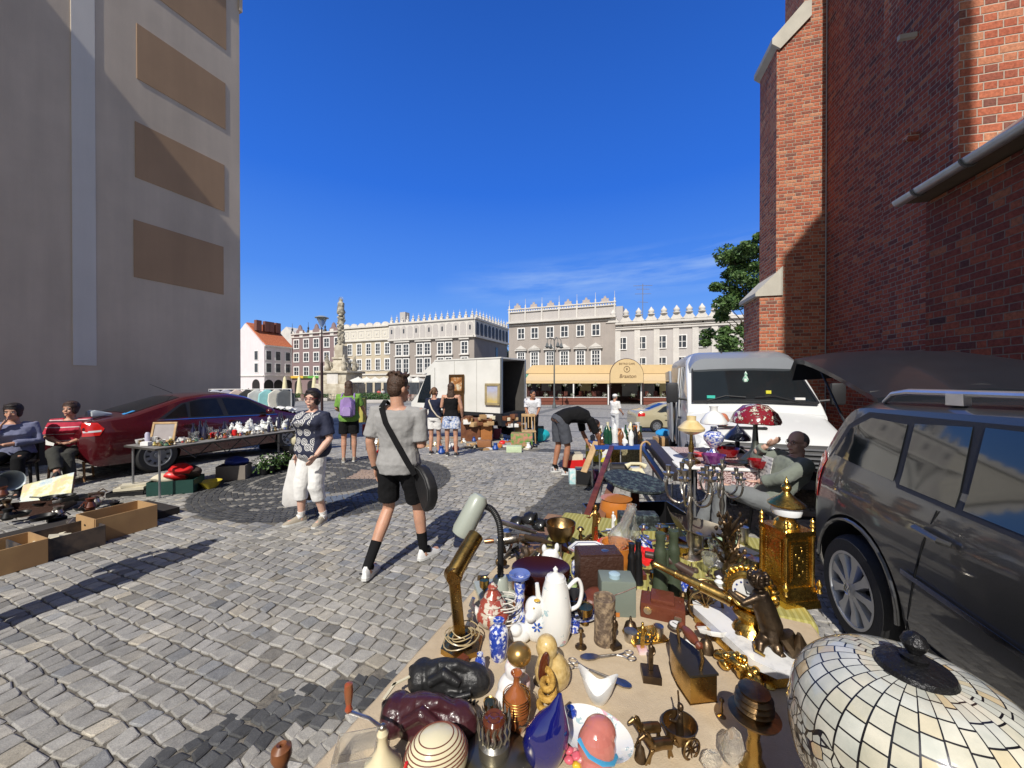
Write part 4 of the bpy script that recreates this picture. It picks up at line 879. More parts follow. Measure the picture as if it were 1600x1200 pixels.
def person(label, loc, rz, J=None, hscale=1.0, bulk=1.0, bust=0, skin=SK, hair=H_br, hairstyle='short', head=(0,0,0), vox=.010, top=None, sleeve=.55, bottom=None, leg=1.0, flare=1.0, shoes=None, socks=None, sock_h=.3, hem=-.02, face=True, group=None, footrot=None, neckline=.0, cat='person', limb=1.0, skirt=None, hipw=1.0, straps=False):
 K = {k: Vector(v) for k, v in DEF.items()}
 for k, v in (J or {}).items(): K[k] = Vector(v)
 t = thing('person', label, cat, loc, rz, group); t.scale = (hscale,)*3
 HM = Euler(head, 'XYZ').to_matrix(); hp = K['head']
 rs = (K['shR']-K['shL']).normalized(); rh = (K['hiR']-K['hiL']).normalized()
 def spine(b, infl, lo, hi, bk=bulk):
  P = [(K['pelvis']+Vector((0,0,-.06)) if lo < 0 else K['pelvis'], 0, .155*hipw, .115), (K['pelvis'], .15, .165*hipw, .12), (K['waist'], .4, .135, .10), (K['waist'].lerp(K['chest'], .5), .55, .145, .105), (K['chest'], .75, .165, .115+bust*.5), (K['chest'].lerp(K['neck'], .55), .9, .175, .10), (K['chest'].lerp(K['neck'], .82), 1.0, .12, .075), (K['neck'], 1.15, .058, .06)]
  P[0] = (K['pelvis'] - (K['waist']-K['pelvis'])*.55, -.2, .13*hipw, .10)
  R_ = []
  for i, (c, q, rx, ry) in enumerate(P):
   if q < lo or q > hi: continue
   a = P[max(i-1, 0)][0]; z = P[min(i+1, len(P)-1)][0]; up = (z-a).normalized(); r = rh.lerp(rs, min(max(q, 0), 1)); r = (r - up*r.dot(up))
   kb = bk if q < .95 else 1+(bk-1)*.3
   R_.append(ring_(c, r, up, rx*kb+infl, ry*kb+infl))
  b.loft(R_)
 def limb_(b, pts, rads, infl=0): b.tube(pts, [r*limb+infl for r in rads], 14)
 def lerpchain(a, m_, e, f):  # point at fraction f along a-m-e
  if f <= .5: return [a, a.lerp(m_, f*2)]
  return [a, m_, m_.lerp(e, (f-.5)*2)]
 b = B(); spine(b, -.008, -1, 1.2)
 b.tube([K['chest'].lerp(K['neck'], .8), K['neck'], hp+HM @ Vector((0,-.02,-.06))], [.065,.056,.054], 14)
 b.ell(hp+HM @ Vector((0,-.005,.025)), (.074,.092,.098), HM, 20, 14); b.ell(hp+HM @ Vector((0,.022,-.05)), (.056,.064,.062), HM, 18, 10)
 b.ell(hp+HM @ Vector((0,.078,-.092)), (.022,.018,.018), HM, 10, 8)
 for sx in (-1,1):
  b.ell(hp+HM @ Vector((sx*.076,-.01,-.005)), (.012,.020,.032), HM, 8, 8); b.ell(hp+HM @ Vector((sx*.036,.062,-.03)), (.024,.02,.022), HM, 10, 8)
  b.ell(hp+HM @ Vector((sx*.032,.074,.028)), (.026,.014,.011), HM, 10, 8)
 b.loft([[hp+HM @ Vector(p) for p in r_] for r_ in ([(-.008,.083,.02),(.008,.083,.02),(.008,.075,.015),(-.008,.075,.015)], [(-.012,.104,-.018),(.012,.104,-.018),(.017,.078,-.022),(-.017,.078,-.022)], [(-.016,.098,-.032),(.016,.098,-.032),(.016,.078,-.034),(-.016,.078,-.034)])])
 b.ell(hp+HM @ Vector((0,.084,-.056)), (.024,.012,.008), HM, 10, 6); b.ell(hp+HM @ Vector((0,.081,-.068)), (.020,.012,.008), HM, 10, 6)
 for S_ in 'LR':
  sg_ = -1 if S_ == 'L' else 1
  sh, el, wr, hd = K['sh'+S_], K['el'+S_], K['wr'+S_], K['hd'+S_]
  limb_(b, [K['chest'].lerp(K['neck'], .6).lerp(sh, .5), sh, sh.lerp(el, .4), el, el.lerp(wr, .3), wr], [.05,.056,.048,.038,.040,.026])
  d = (hd-wr).normalized(); lat = Vector((0,1,0)) if abs(d.y) < .8 else Vector((0,0,1)); lat = (lat-d*lat.dot(d)).normalized(); nrm = d.cross(lat).normalized()
  fr = Matrix((lat, nrm, d)).transposed()
  b.ell(wr+d*.052, (.040,.015,.055), fr, 12, 8)
  for i, (o_, ln) in enumerate(((-.029,.062),(-.010,.074),(.010,.070),(.028,.055))):
   base = wr+d*.085+lat*o_; cl = nrm*(-sg_*.25)
   b.tube([base, base+(d+cl*.5)*ln*.5+lat*o_*.12, base+(d+cl*1.6)*ln*.95+lat*o_*.15], [.0095,.0088,.0072], 8)
  b.tube([wr+d*.025+lat*.032, wr+d*.060+lat*.052, wr+d*.09+lat*.055-nrm*sg_*.012], [.014,.0115,.009], 8)
  hi, kn, an, to = K['hi'+S_], K['kn'+S_], K['an'+S_], K['to'+S_]
  limb_(b, [hi, hi.lerp(kn, .35), kn, kn.lerp(an, .3), kn.lerp(an, .65), an], [.082,.074,.052,.055,.042,.034])
  b.tube([an, an+Vector((0,0,-.045)), (an+Vector((0,0,-.05))).lerp(to, .5), to], [.036,.038,.036,.028], 12)
 body = mk('body', b, skin, t, mods=remesh(vox*.85, 3))
 if top:
  b = B(); spine(b, .016 if hem > -.1 else .026, hem, 1.02 if not straps else .92); fl = sleeve
  for S_ in 'LR':
   sh, el, wr = K['sh'+S_], K['el'+S_], K['wr'+S_]; pts = lerpchain(sh, el, wr, fl) if fl > 0 else None
   if pts: b.tube([K['chest'].lerp(K['neck'], .62).lerp(sh, .45)]+pts, [.062*limb]+[(.072, .066, .058)[min(i, 2)]*limb*(1 if fl <= .5 else .95) for i in range(len(pts))], 16)
   elif straps: b.tube([K['chest'].lerp(sh, .5)+Vector((0,.06,0)), sh.lerp(K['neck'], .45)+Vector((0,0,.045)), K['chest'].lerp(sh, .5)+Vector((0,-.08,0))], .016, 6)
  mk('shirt', b, top, t, mods=remesh(vox, 2, .022))
 if bottom:
  b = B(); R_ = []
  spine(b, .012, -1, .16)
  for S_ in 'LR':
   hi, kn, an = K['hi'+S_], K['kn'+S_], K['an'+S_]; pts = lerpchain(hi, kn, an, leg)
   rr = [.098, (.082 if len(pts) > 2 or leg < .3 else .078)*flare, .062*flare]
   if len(pts) == 2: pts = [pts[0], pts[0].lerp(pts[1], .5), pts[1]]; rr = [.098, .094*flare, .092*flare]
   else: pts = [pts[0], pts[0].lerp(pts[1], .45), pts[1], pts[2]]; rr = [.098, .088, .072*flare, .060*flare]
   b.tube(pts, [r*limb for r in rr], 16)
  mk('shorts' if leg < .7 else 'trousers', b, bottom, t, mods=remesh(vox, 2, .02))
 for S_ in 'LR':
  an, to = K['an'+S_], K['to'+S_]
  if socks:
   kn = K['kn'+S_]; b = B(); b.tube([an.lerp(kn, sock_h), an.lerp(kn, sock_h*.5), an, an.lerp(to, .3)], [.047,.043,.040,.04], 14); mk('sock', b, socks, t)
  if shoes:
   f = (to-an); f2 = Vector((f.x, f.y, 0)); fl_ = f2.normalized() if f2.length > .01 else Vector((0,1,0)); d = (to - (an+Vector((0,0,-.05)))).normalized(); rt = d.cross(Vector((0,0,1))).normalized(); up = rt.cross(d).normalized()
   heel = an - d*.055 + up*-.045; b = B(); R_ = []
   for q, hw, h0, h1 in ((0,.018,.01,.07),(.02,.030,.0,.10),(.07,.036,0,.10),(.12,.038,0,.080),(.18,.044,0,.058),(.23,.042,.002,.045),(.262,.028,.006,.03),(.27,.012,.012,.02)):
    c = heel + d*q; R_.append([c+rt*x_*hw+up*(h0+(h1-h0)*z_-.035) for x_, z_ in ((-1,0),(1,0),(1.02,.3),(.85,.75),(.4,1),(-.4,1),(-.85,.75),(-1.02,.3))])
   b.loft(R_); so_ = mk('shoe', b, shoes, t)
   b = B(); R_ = []
   for q, hw in ((-.004,.018),(.02,.034),(.08,.039),(.14,.041),(.19,.048),(.24,.045),(.272,.026)):
    c = heel + d*q; R_.append([c+rt*x_*hw+up*(z_-.040) for x_, z_ in ((-1,0),(1,0),(1,.022),(-1,.022))])
   b.loft(R_); mk('sole', b, M('white_sole', (.6,.6,.58), .6), so_)
 if face:
  def hpos(x, y, z): return hp+HM @ Vector((x,y,z))
  for sx in (-1,1):
   b = B(); b.ell(hpos(sx*.031,.081,.008), (.013,.008,.007), HM, 10, 8); e = mk('eye', b, M('eye_white', (.6,.58,.55), .3), t)
   b = B(); b.ell(hpos(sx*.031,.087,.008), (.006,.004,.006), HM, 8, 6); mk('iris', b, M('iris_dark', (.02,.012,.008), .2), e)
   b = B(); b.tube([hpos(sx*.016,.090,.026), hpos(sx*.032,.092,.032), hpos(sx*.05,.082,.026)], [.0035,.0045,.002], 6); mk('eyebrow', b, hair if hair else H_gy, t)
  b = B(); b.tube([hpos(-.022,.088,-.060), hpos(-.010,.096,-.0595), hpos(0,.0975,-.061), hpos(.010,.096,-.0595), hpos(.022,.088,-.060)], [.002,.0055,.006,.0055,.002], 8, flat=1); mk('mouth', b, M('lips', (.38,.10,.09), .4), t)
 if hair and hairstyle:
  b = B(); hx = lambda x, y, z: hp+HM @ Vector((x,y,z))
  if hairstyle in ('short', 'quiff', 'bob', 'long', 'pony', 'receding'):
   if hairstyle == 'receding': b.ell(hx(0,-.030,.025), (.081,.082,.088), HM, 20, 12)
   else: b.ell(hx(0,-.018,.045), (.083,.090,.092), HM, 20, 12); b.ell(hx(0,-.045,-.0), (.074,.062,.080), HM, 16, 10)
   if hairstyle == 'quiff':
    b.ell(hx(0,-.01,.06), (.086,.092,.090), HM, 20, 12)
    for k in range(40):
     a = random.uniform(-1.4,1.4); y0 = random.uniform(-.08,.07); p0 = hx(math.sin(a)*.07, y0, .095+.04*math.cos(a)); b.tube([p0, p0+HM @ Vector((random.uniform(-.02,.03), random.uniform(-.01,.03), random.uniform(.015,.035)))], [.018,.003], 6)
   if hairstyle == 'bob':
    b.ell(hx(0,-.02,.05), (.098,.102,.098), HM, 20, 12)
    for sx in (-1,1): b.ell(hx(sx*.062,-.01,-.01), (.026,.058,.07), HM, 12, 8)
    b.ell(hx(0,.045,.10), (.062,.035,.028), HM, 12, 8)
    for k in range(16): a = 2*math.pi*k/16; b.ell(hx(.065*math.cos(a), -.015+.06*math.sin(a), .085+random.uniform(-.02,.02)), (.028,.028,.028), HM, 8, 6)
   if hairstyle == 'long':
    b.loft([ring_(hx(0,-.05-.012*math.sin(k*.8),.02-.065*k), HM @ Vector((1,0,0)), HM @ Vector((0,0,1)), w_, .035) for k, w_ in enumerate((.072,.078,.082,.086,.086,.082,.07,.04))])
   if hairstyle == 'pony':
    b.ell(hx(0,-.115,.03), (.03,.035,.03), HM, 10, 8); b.tube([hx(0,-.12,.03), hx(.0,-.15,-.02), hx(.01,-.14,-.10)], [.026,.028,.008], 8)
  hobj = mk('hair', b, hair, t, mods=remesh(.0075, 1, .012))
 t['_K'] = 0; del t['_K']
 return t, K, HM, hp
def gpos(x, Y): p = gd(x, Y); return p
c_teeg = cloth('heather_grey_tee', (.30,.295,.29)); c_blk = cloth('black_cloth', (.009,.009,.010)); c_navy = cloth('navy_cloth', (.018,.022,.045)); c_white = cloth('white_cotton', (.72,.71,.69)); c_grey = cloth('slate_grey_cloth', (.07,.075,.09)); c_green = cloth('lime_green_polo', (.16,.32,.06))
sh_white = M('white_trainer', (.72,.72,.71), .55, vary=.04); sh_dark = M('dark_shoe', (.02,.02,.02), .5); sh_beige = M('beige_shoe', (.33,.29,.23), .8, bmp=.4); sh_grey = M('grey_trainer', (.12,.12,.13), .6, c2=(.5,.5,.5), scale=30, thr=(.45,.5))
t, K, HM, hp = person('teenage boy in grey t-shirt and black shorts walking away with black shoulder bag', (-1.005,3.27,0), R(-6),
  dict(anL=(-.19,-.19,.10), toL=(-.205,-.02,.035), knL=(-.115,.06,.52), anR=(.155,.20,.09), toR=(.235,.36,.03), knR=(.115,.17,.50),
       shL=(-.185,-.01,1.39), elL=(-.235,-.05,1.12), wrL=(-.225,.02,.88), hdL=(-.215,.05,.80), shR=(.185,.0,1.375), elR=(.215,-.02,1.08), wrR=(.16,.18,1.12), hdR=(.12,.25,1.15)),
  1.015, 1.02, skin=skinmat('boy_skin', (.50,.27,.18)), hair=H_br, hairstyle='quiff', head=(-.08,0,-.45), top=c_teeg, sleeve=.42, bottom=c_blk, leg=.40, flare=1.0, shoes=sh_white, socks=c_blk, sock_h=.42, vox=.008, hem=-.3)
b = B(); pts = [(-.10,-.115,1.425),(-.05,-.145,1.30),(.05,-.145,1.12),(.13,-.13,.97),(.19,-.11,.86)]
b.loft([[Vector(p)+Vector(o_) for o_ in ((-.020,0,-.012),(.020,0,.012),(.020,-.006,.012),(-.020,-.006,-.012))] for p in pts]); b2 = [(-.10,-.115,1.425),(-.10,-.03,1.475),(-.08,.07,1.40)]
b.loft([[Vector(p)+Vector(o_) for o_ in ((-.02,0,0),(.02,0,0),(.02,-.004,.006),(-.02,-.004,.006))] for p in b2])
bag = mk('shoulder_bag', b, c_blk, None); tag(bag, 'black half moon shoulder bag worn across the back of the grey-shirted boy', 'bag')
bag.matrix_world = t.matrix_basis if False else Matrix.LocRotScale(t.location, t.rotation_euler, t.scale)
b = B(); pr_ = [(.88*a_, .88*c_) for a_, c_ in [(-.13,.19),(.02,.21),(.10,.17),(.17,.08),(.20,-.03),(.17,-.13),(.10,-.2),(.03,-.24),(-.02,-.2)]]
b.prism(pr_, -.045, .045); bb = mk('pouch', b, M('bag_nylon', (.014,.014,.015), .5, bmp=.5, bs=18), bag, loc=(.235,-.03,.74), rot=(.05,-.25,-.75), mods=lambda o: (setattr(o.modifiers.new('bv','BEVEL'),'width',.02), setattr(o.modifiers[0],'segments',3)))
b = B(); b.tube([(x_*.93, -.052, z_*.93) for x_, z_ in pr_[:6]], .0035, 5); mk('zip', b, M('zip_grey', (.06,.06,.06), .4), bb)
b = B(); b.lathe([(.034,-.012),(.034,.012)], 16, K['wrL']+Vector((.003,0,.01))); mk('wristband', b, sh_dark, t)
b = B(); b.box((-.19-.02,-.245,.075), (.035,.004,.012)); mk('heel_tab', b, sh_dark, t)
m_blouse, b_ = newmat('navy_blouse_with_white_rings'); tc = tex(); x, y, z = sep(tc)
v2 = comb(x*1.0, z*1.0, 0.0); n_ = nd('ShaderNodeTexVoronoi', feature='F1'); n_.voronoi_dimensions = '2D'; setin(n_, 'Vector', v2); n_.inputs['Scale'].default_value = 9.5; n_.inputs['Randomness'].default_value = .55
dd = X(n_.outputs['Distance']); rg_ = ((dd*38).sin() > .15) * (dd < .42)
front = ((y-.02)*60).clamp() if False else (y > .0)
side_ = ((x.abs() - .0) < .165)
setin(b_, 'Base Color', mix(rg_*front*side_, (.018,.022,.05), (.66,.65,.63))); b_.inputs['Roughness'].default_value = .8; setin(b_, 'Normal', bump(noise(tc, 20, 4), .4, .01))
t, K, HM, hp = person('woman in navy blouse with white rings and white cropped trousers carrying a cloth bag', (-2.36,4.38,0), R(158),
  dict(anL=(-.13,-.05,.085), toL=(-.17,.10,.03), knL=(-.11,.05,.48), anR=(.13,.06,.085), toR=(.20,.20,.03), knR=(.115,.08,.48),
       shL=(-.185,-.01,1.37), elL=(-.27,-.02,1.08), wrL=(-.235,.15,.90), hdL=(-.21,.20,.83), shR=(.185,0,1.37), elR=(.27,-.06,1.10), wrR=(.28,-.02,.86), hdR=(.275,.01,.78)),
  .925, 1.30, bust=.10, skin=SK_p, hair=H_bk, hairstyle='bob', head=(-.02,0,.35), top=m_blouse, sleeve=.42, bottom=c_white, leg=.72, flare=1.16, shoes=sh_beige, socks=c_white, sock_h=.16, vox=.009, hem=-.3, limb=1.12, hipw=1.0)
b = B()
for sx in (-1,1): b.tube([hp+HM @ Vector(q) for q in ((sx*.008,.094,.012),(sx*.02,.096,.022),(sx*.045,.090,.022),(sx*.052,.084,.008),(sx*.04,.092,-.006),(sx*.016,.097,-.004),(sx*.008,.094,.010))], .002, 5)
for sx in (-1,1): b.tube([hp+HM @ Vector(q) for q in ((sx*.052,.084,.012),(sx*.078,.03,.014),(sx*.08,-.01,.008))], .002, 5)
b.tube([hp+HM @ Vector(q) for q in ((-.008,.094,.010),(.008,.094,.010))], .002, 5); mk('glasses', b, M('red_frame', (.35,.03,.04), .3), t)
wr = Matrix.LocRotScale(t.location, t.rotation_euler, t.scale) @ K['hdR']
def bagthing(label, loc, pts, mat, thick=.05, rz=0, strap=None):
 b = B(); b.loft([[Vector((-w_, -th_, z_)), Vector((w_, -th_, z_)), Vector((w_*1.05, 0, z_)), Vector((w_, th_, z_)), Vector((-w_, th_, z_)), Vector((-w_*1.05, 0, z_))] for w_, th_, z_ in pts]); b.jit(.012, 6)
 o = mk('bag', b, mat, None, loc=loc, rot=(0,0,rz)); tag(o, label, 'bag')
 if strap:
  b = B()
  for q in strap: b.tube(q, .006, 5)
  mk('handle', b, mat, o)
 return o
bagthing('white cloth bag hanging from the hand of the woman in ring-patterned blouse', wr+Vector((-.05,-.02,0)), [(.02,.01,0),(.05,.03,-.15),(.09,.05,-.35),(.10,.05,-.5),(.07,.03,-.55)], c_white, rz=.5, strap=[[(0,0,0),(.02,0,.06),(.04,0,0)]])
bagthing('dark brown leather bag held behind the white cloth bag', wr+Vector((.07,.08,-.04)), [(.03,.02,0),(.08,.03,-.06),(.11,.05,-.25),(.12,.05,-.42),(.08,.03,-.46)], M('brown_leather', (.05,.025,.015), .4, bmp=.3), rz=-.3, strap=[[(-.05,0,-.03),(-.06,0,.06),(.0,0,.10),(.05,0,.04),(.05,0,-.03)]])
p3 = gpos(545, 7.7)
t, K, HM, hp = person('woman in lime green polo and dark shorts seen from behind with purple rucksack', p3, R(15), dict(anR=(.10,.02,.085), elR=(.26,.05,1.14), wrR=(.30,.22,.98), hdR=(.32,.28,.92), elL=(-.24,.02,1.12), wrL=(-.2,.2,1.05), hdL=(-.17,.26,1.07)), .99, 1.15, hair=H_br, hairstyle='long', head=(-.15,0,.1), top=c_green, sleeve=.42, bottom=c_blk, leg=.36, flare=1.15, shoes=sh_beige, vox=.012, hem=-.2, face=False)
b = B(); b.loft([[Vector((x_*w_, y_, z_)) for x_, y_ in ((-1,-.12),(-1,-.19),(-.6,-.25),(.6,-.25),(1,-.19),(1,-.12))] for w_, z_ in ((.09,.96),(.14,1.0),(.145,1.15),(.13,1.28),(.07,1.36))]);
rk = mk('rucksack', b, M('purple_nylon', (.30,.20,.45), .7, bmp=.5, bs=14), None); rk.matrix_world = Matrix.LocRotScale(t.location, t.rotation_euler, t.scale); tag(rk, 'pale purple rucksack on the back of the woman in green', 'rucksack')
b = B()
for sx in (-1,1): b.tube([(sx*.09,-.14,1.02),(sx*.13,-.15,1.2),(sx*.12,-.10,1.40),(sx*.11,-.0,1.44)], .018, 6)
mk('strap', b, M('purple_nylon', (.3,.2,.45)), rk)
b = B(); b.loft([[Vector((x_*w_, y_, z_)) for x_, y_ in ((-1,-.24),(-.7,-.285),(.7,-.285),(1,-.24))] for w_, z_ in ((.09,.99),(.10,1.03),(.10,1.12),(.07,1.17))]); mk('front_pocket', b, M('purple_nylon2', (.36,.26,.52), .7, bmp=.3), rk)
p4 = gpos(679, 8.85)
t, K, HM, hp = person('woman in navy t-shirt and white shorts with cream bag strap across her back', p4, R(-12), dict(elR=(.24,.05,1.14), wrR=(.21,.16,.95), hdR=(.18,.20,.88), anR=(.06,.1,.085), knR=(.08,.08,.48)), .94, 1.02, hair=H_lb, hairstyle='pony', head=(-.1,0,-.35), skin=SK, top=c_navy, sleeve=.40, bottom=c_white, leg=.30, flare=1.15, shoes=sh_dark, vox=.012, face=False, hipw=1.1)
b = B(); b.tube([(-.11,-.0,1.44),(-.10,-.13,1.36),(.0,-.15,1.15),(.12,-.14,1.0),(.2,-.08,.93)], .016, 6, flat=.4); o = mk('crossbody_bag', b, M('cream_strap', (.55,.48,.38), .6), None); o.matrix_world = Matrix.LocRotScale(t.location, t.rotation_euler, t.scale); tag(o, 'tan bag on a cream strap worn by the woman in navy', 'bag')
b = B(); b.box((.22,.02,.88), (.06,.18,.15), bev=.02); mk('pouch', b, M('tan_leather', (.30,.16,.08), .5), o)
m_flor = cloth('blue_floral_cotton', (.62,.63,.66), c2=(.13,.2,.42)); m_flor, b_ = newmat('white_blue_floral'); tc = tex(); setin(b_, 'Base Color', ramp(noise(tc, 22, 5, .7), [(.44, (.66,.67,.70)), (.52, (.30,.38,.58)), (.62, (.12,.18,.38))])); b_.inputs['Roughness'].default_value = .85
p5 = gpos(705, 8.45)
t, K, HM, hp = person('woman with very long brown hair in black top and blue floral shorts', p5, R(-3), dict(elR=(.24,.0,1.12), wrR=(.24,.12,.9), hdR=(.23,.16,.83), elL=(-.23,.0,1.14), wrL=(-.17,.2,1.25), hdL=(-.12,.26,1.3), anR=(.11,.0,.085), anL=(-.11,.06,.085)), .985, .95, hair=H_br, hairstyle='long', head=(-.05,0,0), skin=SK, top=c_blk, sleeve=0, straps=True, bottom=m_flor, leg=.30, flare=1.3, shoes=sh_dark, vox=.011, face=False, hipw=1.1)
m_wb = cloth('white_blue_print', (.62,.63,.66), c2=(.10,.12,.2), thr=(.58,.66))
p6 = gpos(832, 11.6)
t, K, HM, hp = person('dark haired man in white printed shirt leaning on the wooden chair', p6, R(178), dict(pelvis=(0,-.05,.92), chest=(0,.04,1.24), neck=(0,.09,1.38), head=(0,.14,1.51), shL=(-.19,.06,1.35), elL=(-.2,.12,1.08), wrL=(-.13,.28,.93), hdL=(-.10,.33,.89), shR=(.19,.06,1.35), elR=(.2,.12,1.08), wrR=(.13,.28,.93), hdR=(.10,.33,.89)), 1.03, 1.12, hair=H_bk, head=(-.15,0,.75), skin=SK_t, top=m_wb, sleeve=.42, bottom=c_blk, leg=1, shoes=sh_dark, vox=.012)
p7 = gpos(879, 6.75)
J7 = dict(pelvis=(0,-.05,.90), waist=(0,.08,.985), chest=(0,.28,1.0), neck=(0,.50,.93), head=(.02,.60,.80), hiL=(-.10,-.05,.88), hiR=(.10,-.05,.88), shL=(-.18,.44,.92), elL=(-.2,.50,.65), wrL=(-.10,.58,.42), hdL=(-.08,.62,.34), shR=(.18,.44,.92), elR=(.2,.56,.66), wrR=(.12,.70,.46), hdR=(.10,.74,.38), knL=(-.12,-.02,.47), anL=(-.12,-.10,.085), toL=(-.13,.07,.03), knR=(.12,.04,.47), anR=(.12,-.02,.085), toR=(.13,.15,.03))
t, K, HM, hp = person('man in black t-shirt and grey shorts bending over the crates', p7, R(-72), J7, 1.06, 1.15, hair=H_bk, hairstyle='receding', head=(-1.25,0,0), skin=SK_t, top=c_blk, sleeve=.42, bottom=c_grey, leg=.42, flare=1.12, shoes=sh_grey, socks=c_blk, sock_h=.12, vox=.010)
p8 = gpos(961, 14.5)
t, K, HM, hp = person('man in white shirt and white cap standing beyond the blue table', p8, R(-60), dict(elL=(-.2,.1,1.12), wrL=(-.12,.25,1.05), hdL=(-.1,.3,1.05), elR=(.22,.05,1.1), wrR=(.2,.2,.95), hdR=(.18,.25,.9)), 1.0, 1.1, hair=H_gy, head=(-.2,0,0), skin=SK, top=c_white, sleeve=.42, bottom=cloth('pale_trousers', (.55,.56,.58)), leg=1, shoes=sh_white, vox=.014)
b = B(); b.ell(hp+Vector((0,-.01,.06)), (.095,.10,.075), seg=16, rings=8); b.ell(hp+Vector((0,.10,.06)), (.07,.06,.012), seg=12, rings=6); mk('cap', b, c_white, t)
m_redst, b_ = newmat('red_striped_blouse'); tc = tex(); x, y, z = sep(tc); q_ = (z*9.0).mod(1.0); stn = (q_ < .20); st2 = ((q_-.30).abs() < .06)
yoke = (z > 1.00)
setin(b_, 'Base Color', mix(stn, mix(st2, (.42,.02,.05), (.60,.52,.52)), mix(yoke, (.42,.02,.05), (.03,.02,.03)))); b_.inputs['Roughness'].default_value = .85; setin(b_, 'Normal', bump(noise(tc, 20, 4), .4, .01))
def seated(extra=None, h=.46):
 J = dict(pelvis=(0,-.02,h+.10), waist=(0,-.03,h+.24), chest=(0,-.01,h+.43), neck=(0,.0,h+.60), head=(0,.03,h+.745), shL=(-.18,-.01,h+.55), shR=(.18,-.01,h+.55), hiL=(-.09,.0,h+.08), hiR=(.09,0,h+.08), knL=(-.12,.42,h+.07), knR=(.12,.42,h+.07), anL=(-.12,.44,.085), anR=(.12,.44,.085), toL=(-.13,.6,.03), toR=(.13,.6,.03),
      elL=(-.25,.05,h+.30), wrL=(-.06,.24,h+.22), hdL=(.0,.28,h+.20), elR=(.25,.05,h+.30), wrR=(.06,.24,h+.22), hdR=(.0,.29,h+.22)); J.update(extra or {}); return J
def chair(label, loc, rz, mat, seat=.44, back=.86, wdt=.42, group=None, slats=True, cat='chair'):
 t = thing('chair', label, cat, loc, rz, group); b = B(); b.box((0,0,seat-.02), (wdt,.42,.035), bev=.01); mk('seat', b, mat, t)
 for sx in (-1,1):
  for sy in (-1,1):
   b = B(); b.tube([(sx*(wdt/2-.03), sy*.17, seat-.03), (sx*(wdt/2-.01), sy*.20, 0)], [.02,.015], 8); mk('leg', b, mat, t)
 b = B(); b.box((0,-.21,back-.06), (wdt,.025,.09), (.1,0,0), bev=.008); mk('top_rail', b, mat, t)
 for sx in (-1,1): b = B(); b.tube([(sx*(wdt/2-.02),-.19,seat-.02),(sx*(wdt/2-.02),-.215,back-.03)], .014, 8); mk('back_post', b, mat, t)
 if slats:
  for k in (-.10,0,.10): b = B(); b.box((k,-.20,(seat+back)/2), (.03,.012,back-seat-.1), (.06,0,0)); mk('slat', b, mat, t)
 return t
p9 = at(112, 752); rz9 = R(214)
m_wood = M('chair_wood', (.32,.18,.08), .5, c2=(.22,.11,.05), scale=12, bmp=.2)
chair('wooden chair under the seated woman in red striped blouse', p9, rz9, m_wood)
t, K, HM, hp = person('seated woman in red and white striped blouse with folded hands and crossed legs', p9+Vector((0,.0,0)), rz9, seated(dict(knR=(.08,.40,.57), anR=(-.02,.60,.27), toR=(-.02,.74,.17), knL=(-.06,.40,.50), hdR=(-.02,.29,.66), hdL=(.03,.30,.68))), 1.0, 1.22, bust=.10, skin=SK, hair=hairm('dark_brown_hair', (.05,.025,.018)), hairstyle='bob', head=(.05,0,-.35), top=m_redst, sleeve=.44, bottom=cloth('charcoal_trousers', (.05,.05,.045)), leg=.94, flare=1.1, shoes=sh_dark, vox=.010, limb=1.05)
p10 = at(22, 768); chair('dark folding chair with the shaded woman on it', p10, R(222), m_blackp, slats=False)
person('shaded woman in lilac shirt resting her chin on her hand', p10, R(222), seated(dict(elR=(.2,.16,.80), wrR=(.08,.18,1.02), hdR=(.04,.16,1.08), wrL=(.05,.26,.74), hdL=(.12,.26,.76))), 1.0, 1.25, bust=.08, skin=SK, hair=H_bk, hairstyle='bob', head=(-.05,0,-.2), top=cloth('lilac_shirt', (.16,.17,.26)), sleeve=.85, bottom=c_blk, leg=1, shoes=sh_dark, vox=.012)
p11 = at(1262, 852); p11 = Vector((2.74,3.78,0)); rz11 = R(84)
m_coat = cloth('grey_green_jacket', (.17,.19,.16))
h=.40
t, K, HM, hp = person('grey haired man in glasses slouched on a chair with a newspaper, hand at his ear', p11, rz11, seated(dict(pelvis=(0,.10,.46), waist=(0,.03,.58), chest=(0,-.09,.74), neck=(0,-.17,.90), head=(0,-.165,1.04), shL=(-.19,-.14,.86), shR=(.19,-.14,.86), elL=(-.26,.12,.74), wrL=(-.10,.26,.66), hdL=(-.05,.31,.65), elR=(.30,.10,.86), wrR=(.16,.04,.98), hdR=(.11,-.03,1.04), hiL=(-.09,.12,.44), hiR=(.09,.12,.44), knL=(-.05,.60,.58), knR=(.12,.56,.52), anL=(-.03,.62,.12), anR=(.13,.74,.09), toL=(-.03,.78,.05), toR=(.13,.9,.03))), 1.0, 1.15, skin=SK_p, hair=H_gy, hairstyle='receding', head=(.0,0,.35), top=m_coat, sleeve=.88, bottom=cloth('grey_trousers', (.17,.18,.185)), leg=.95, shoes=sh_dark, vox=.009, limb=1.05)
W11 = Matrix.LocRotScale(t.location, t.rotation_euler, t.scale)
b = B()
for sx in (-1,1): b.tube([hp+HM @ Vector(q) for q in ((sx*.008,.094,.012),(sx*.02,.098,.022),(sx*.045,.092,.020),(sx*.05,.088,.004),(sx*.035,.094,-.008),(sx*.014,.098,-.004),(sx*.008,.094,.010))], .0022, 5); b.tube([hp+HM @ Vector(q) for q in ((sx*.052,.084,.012),(sx*.08,-.01,.010))], .0022, 5)
mk('glasses', b, M('brown_frame', (.12,.03,.02), .3), t)
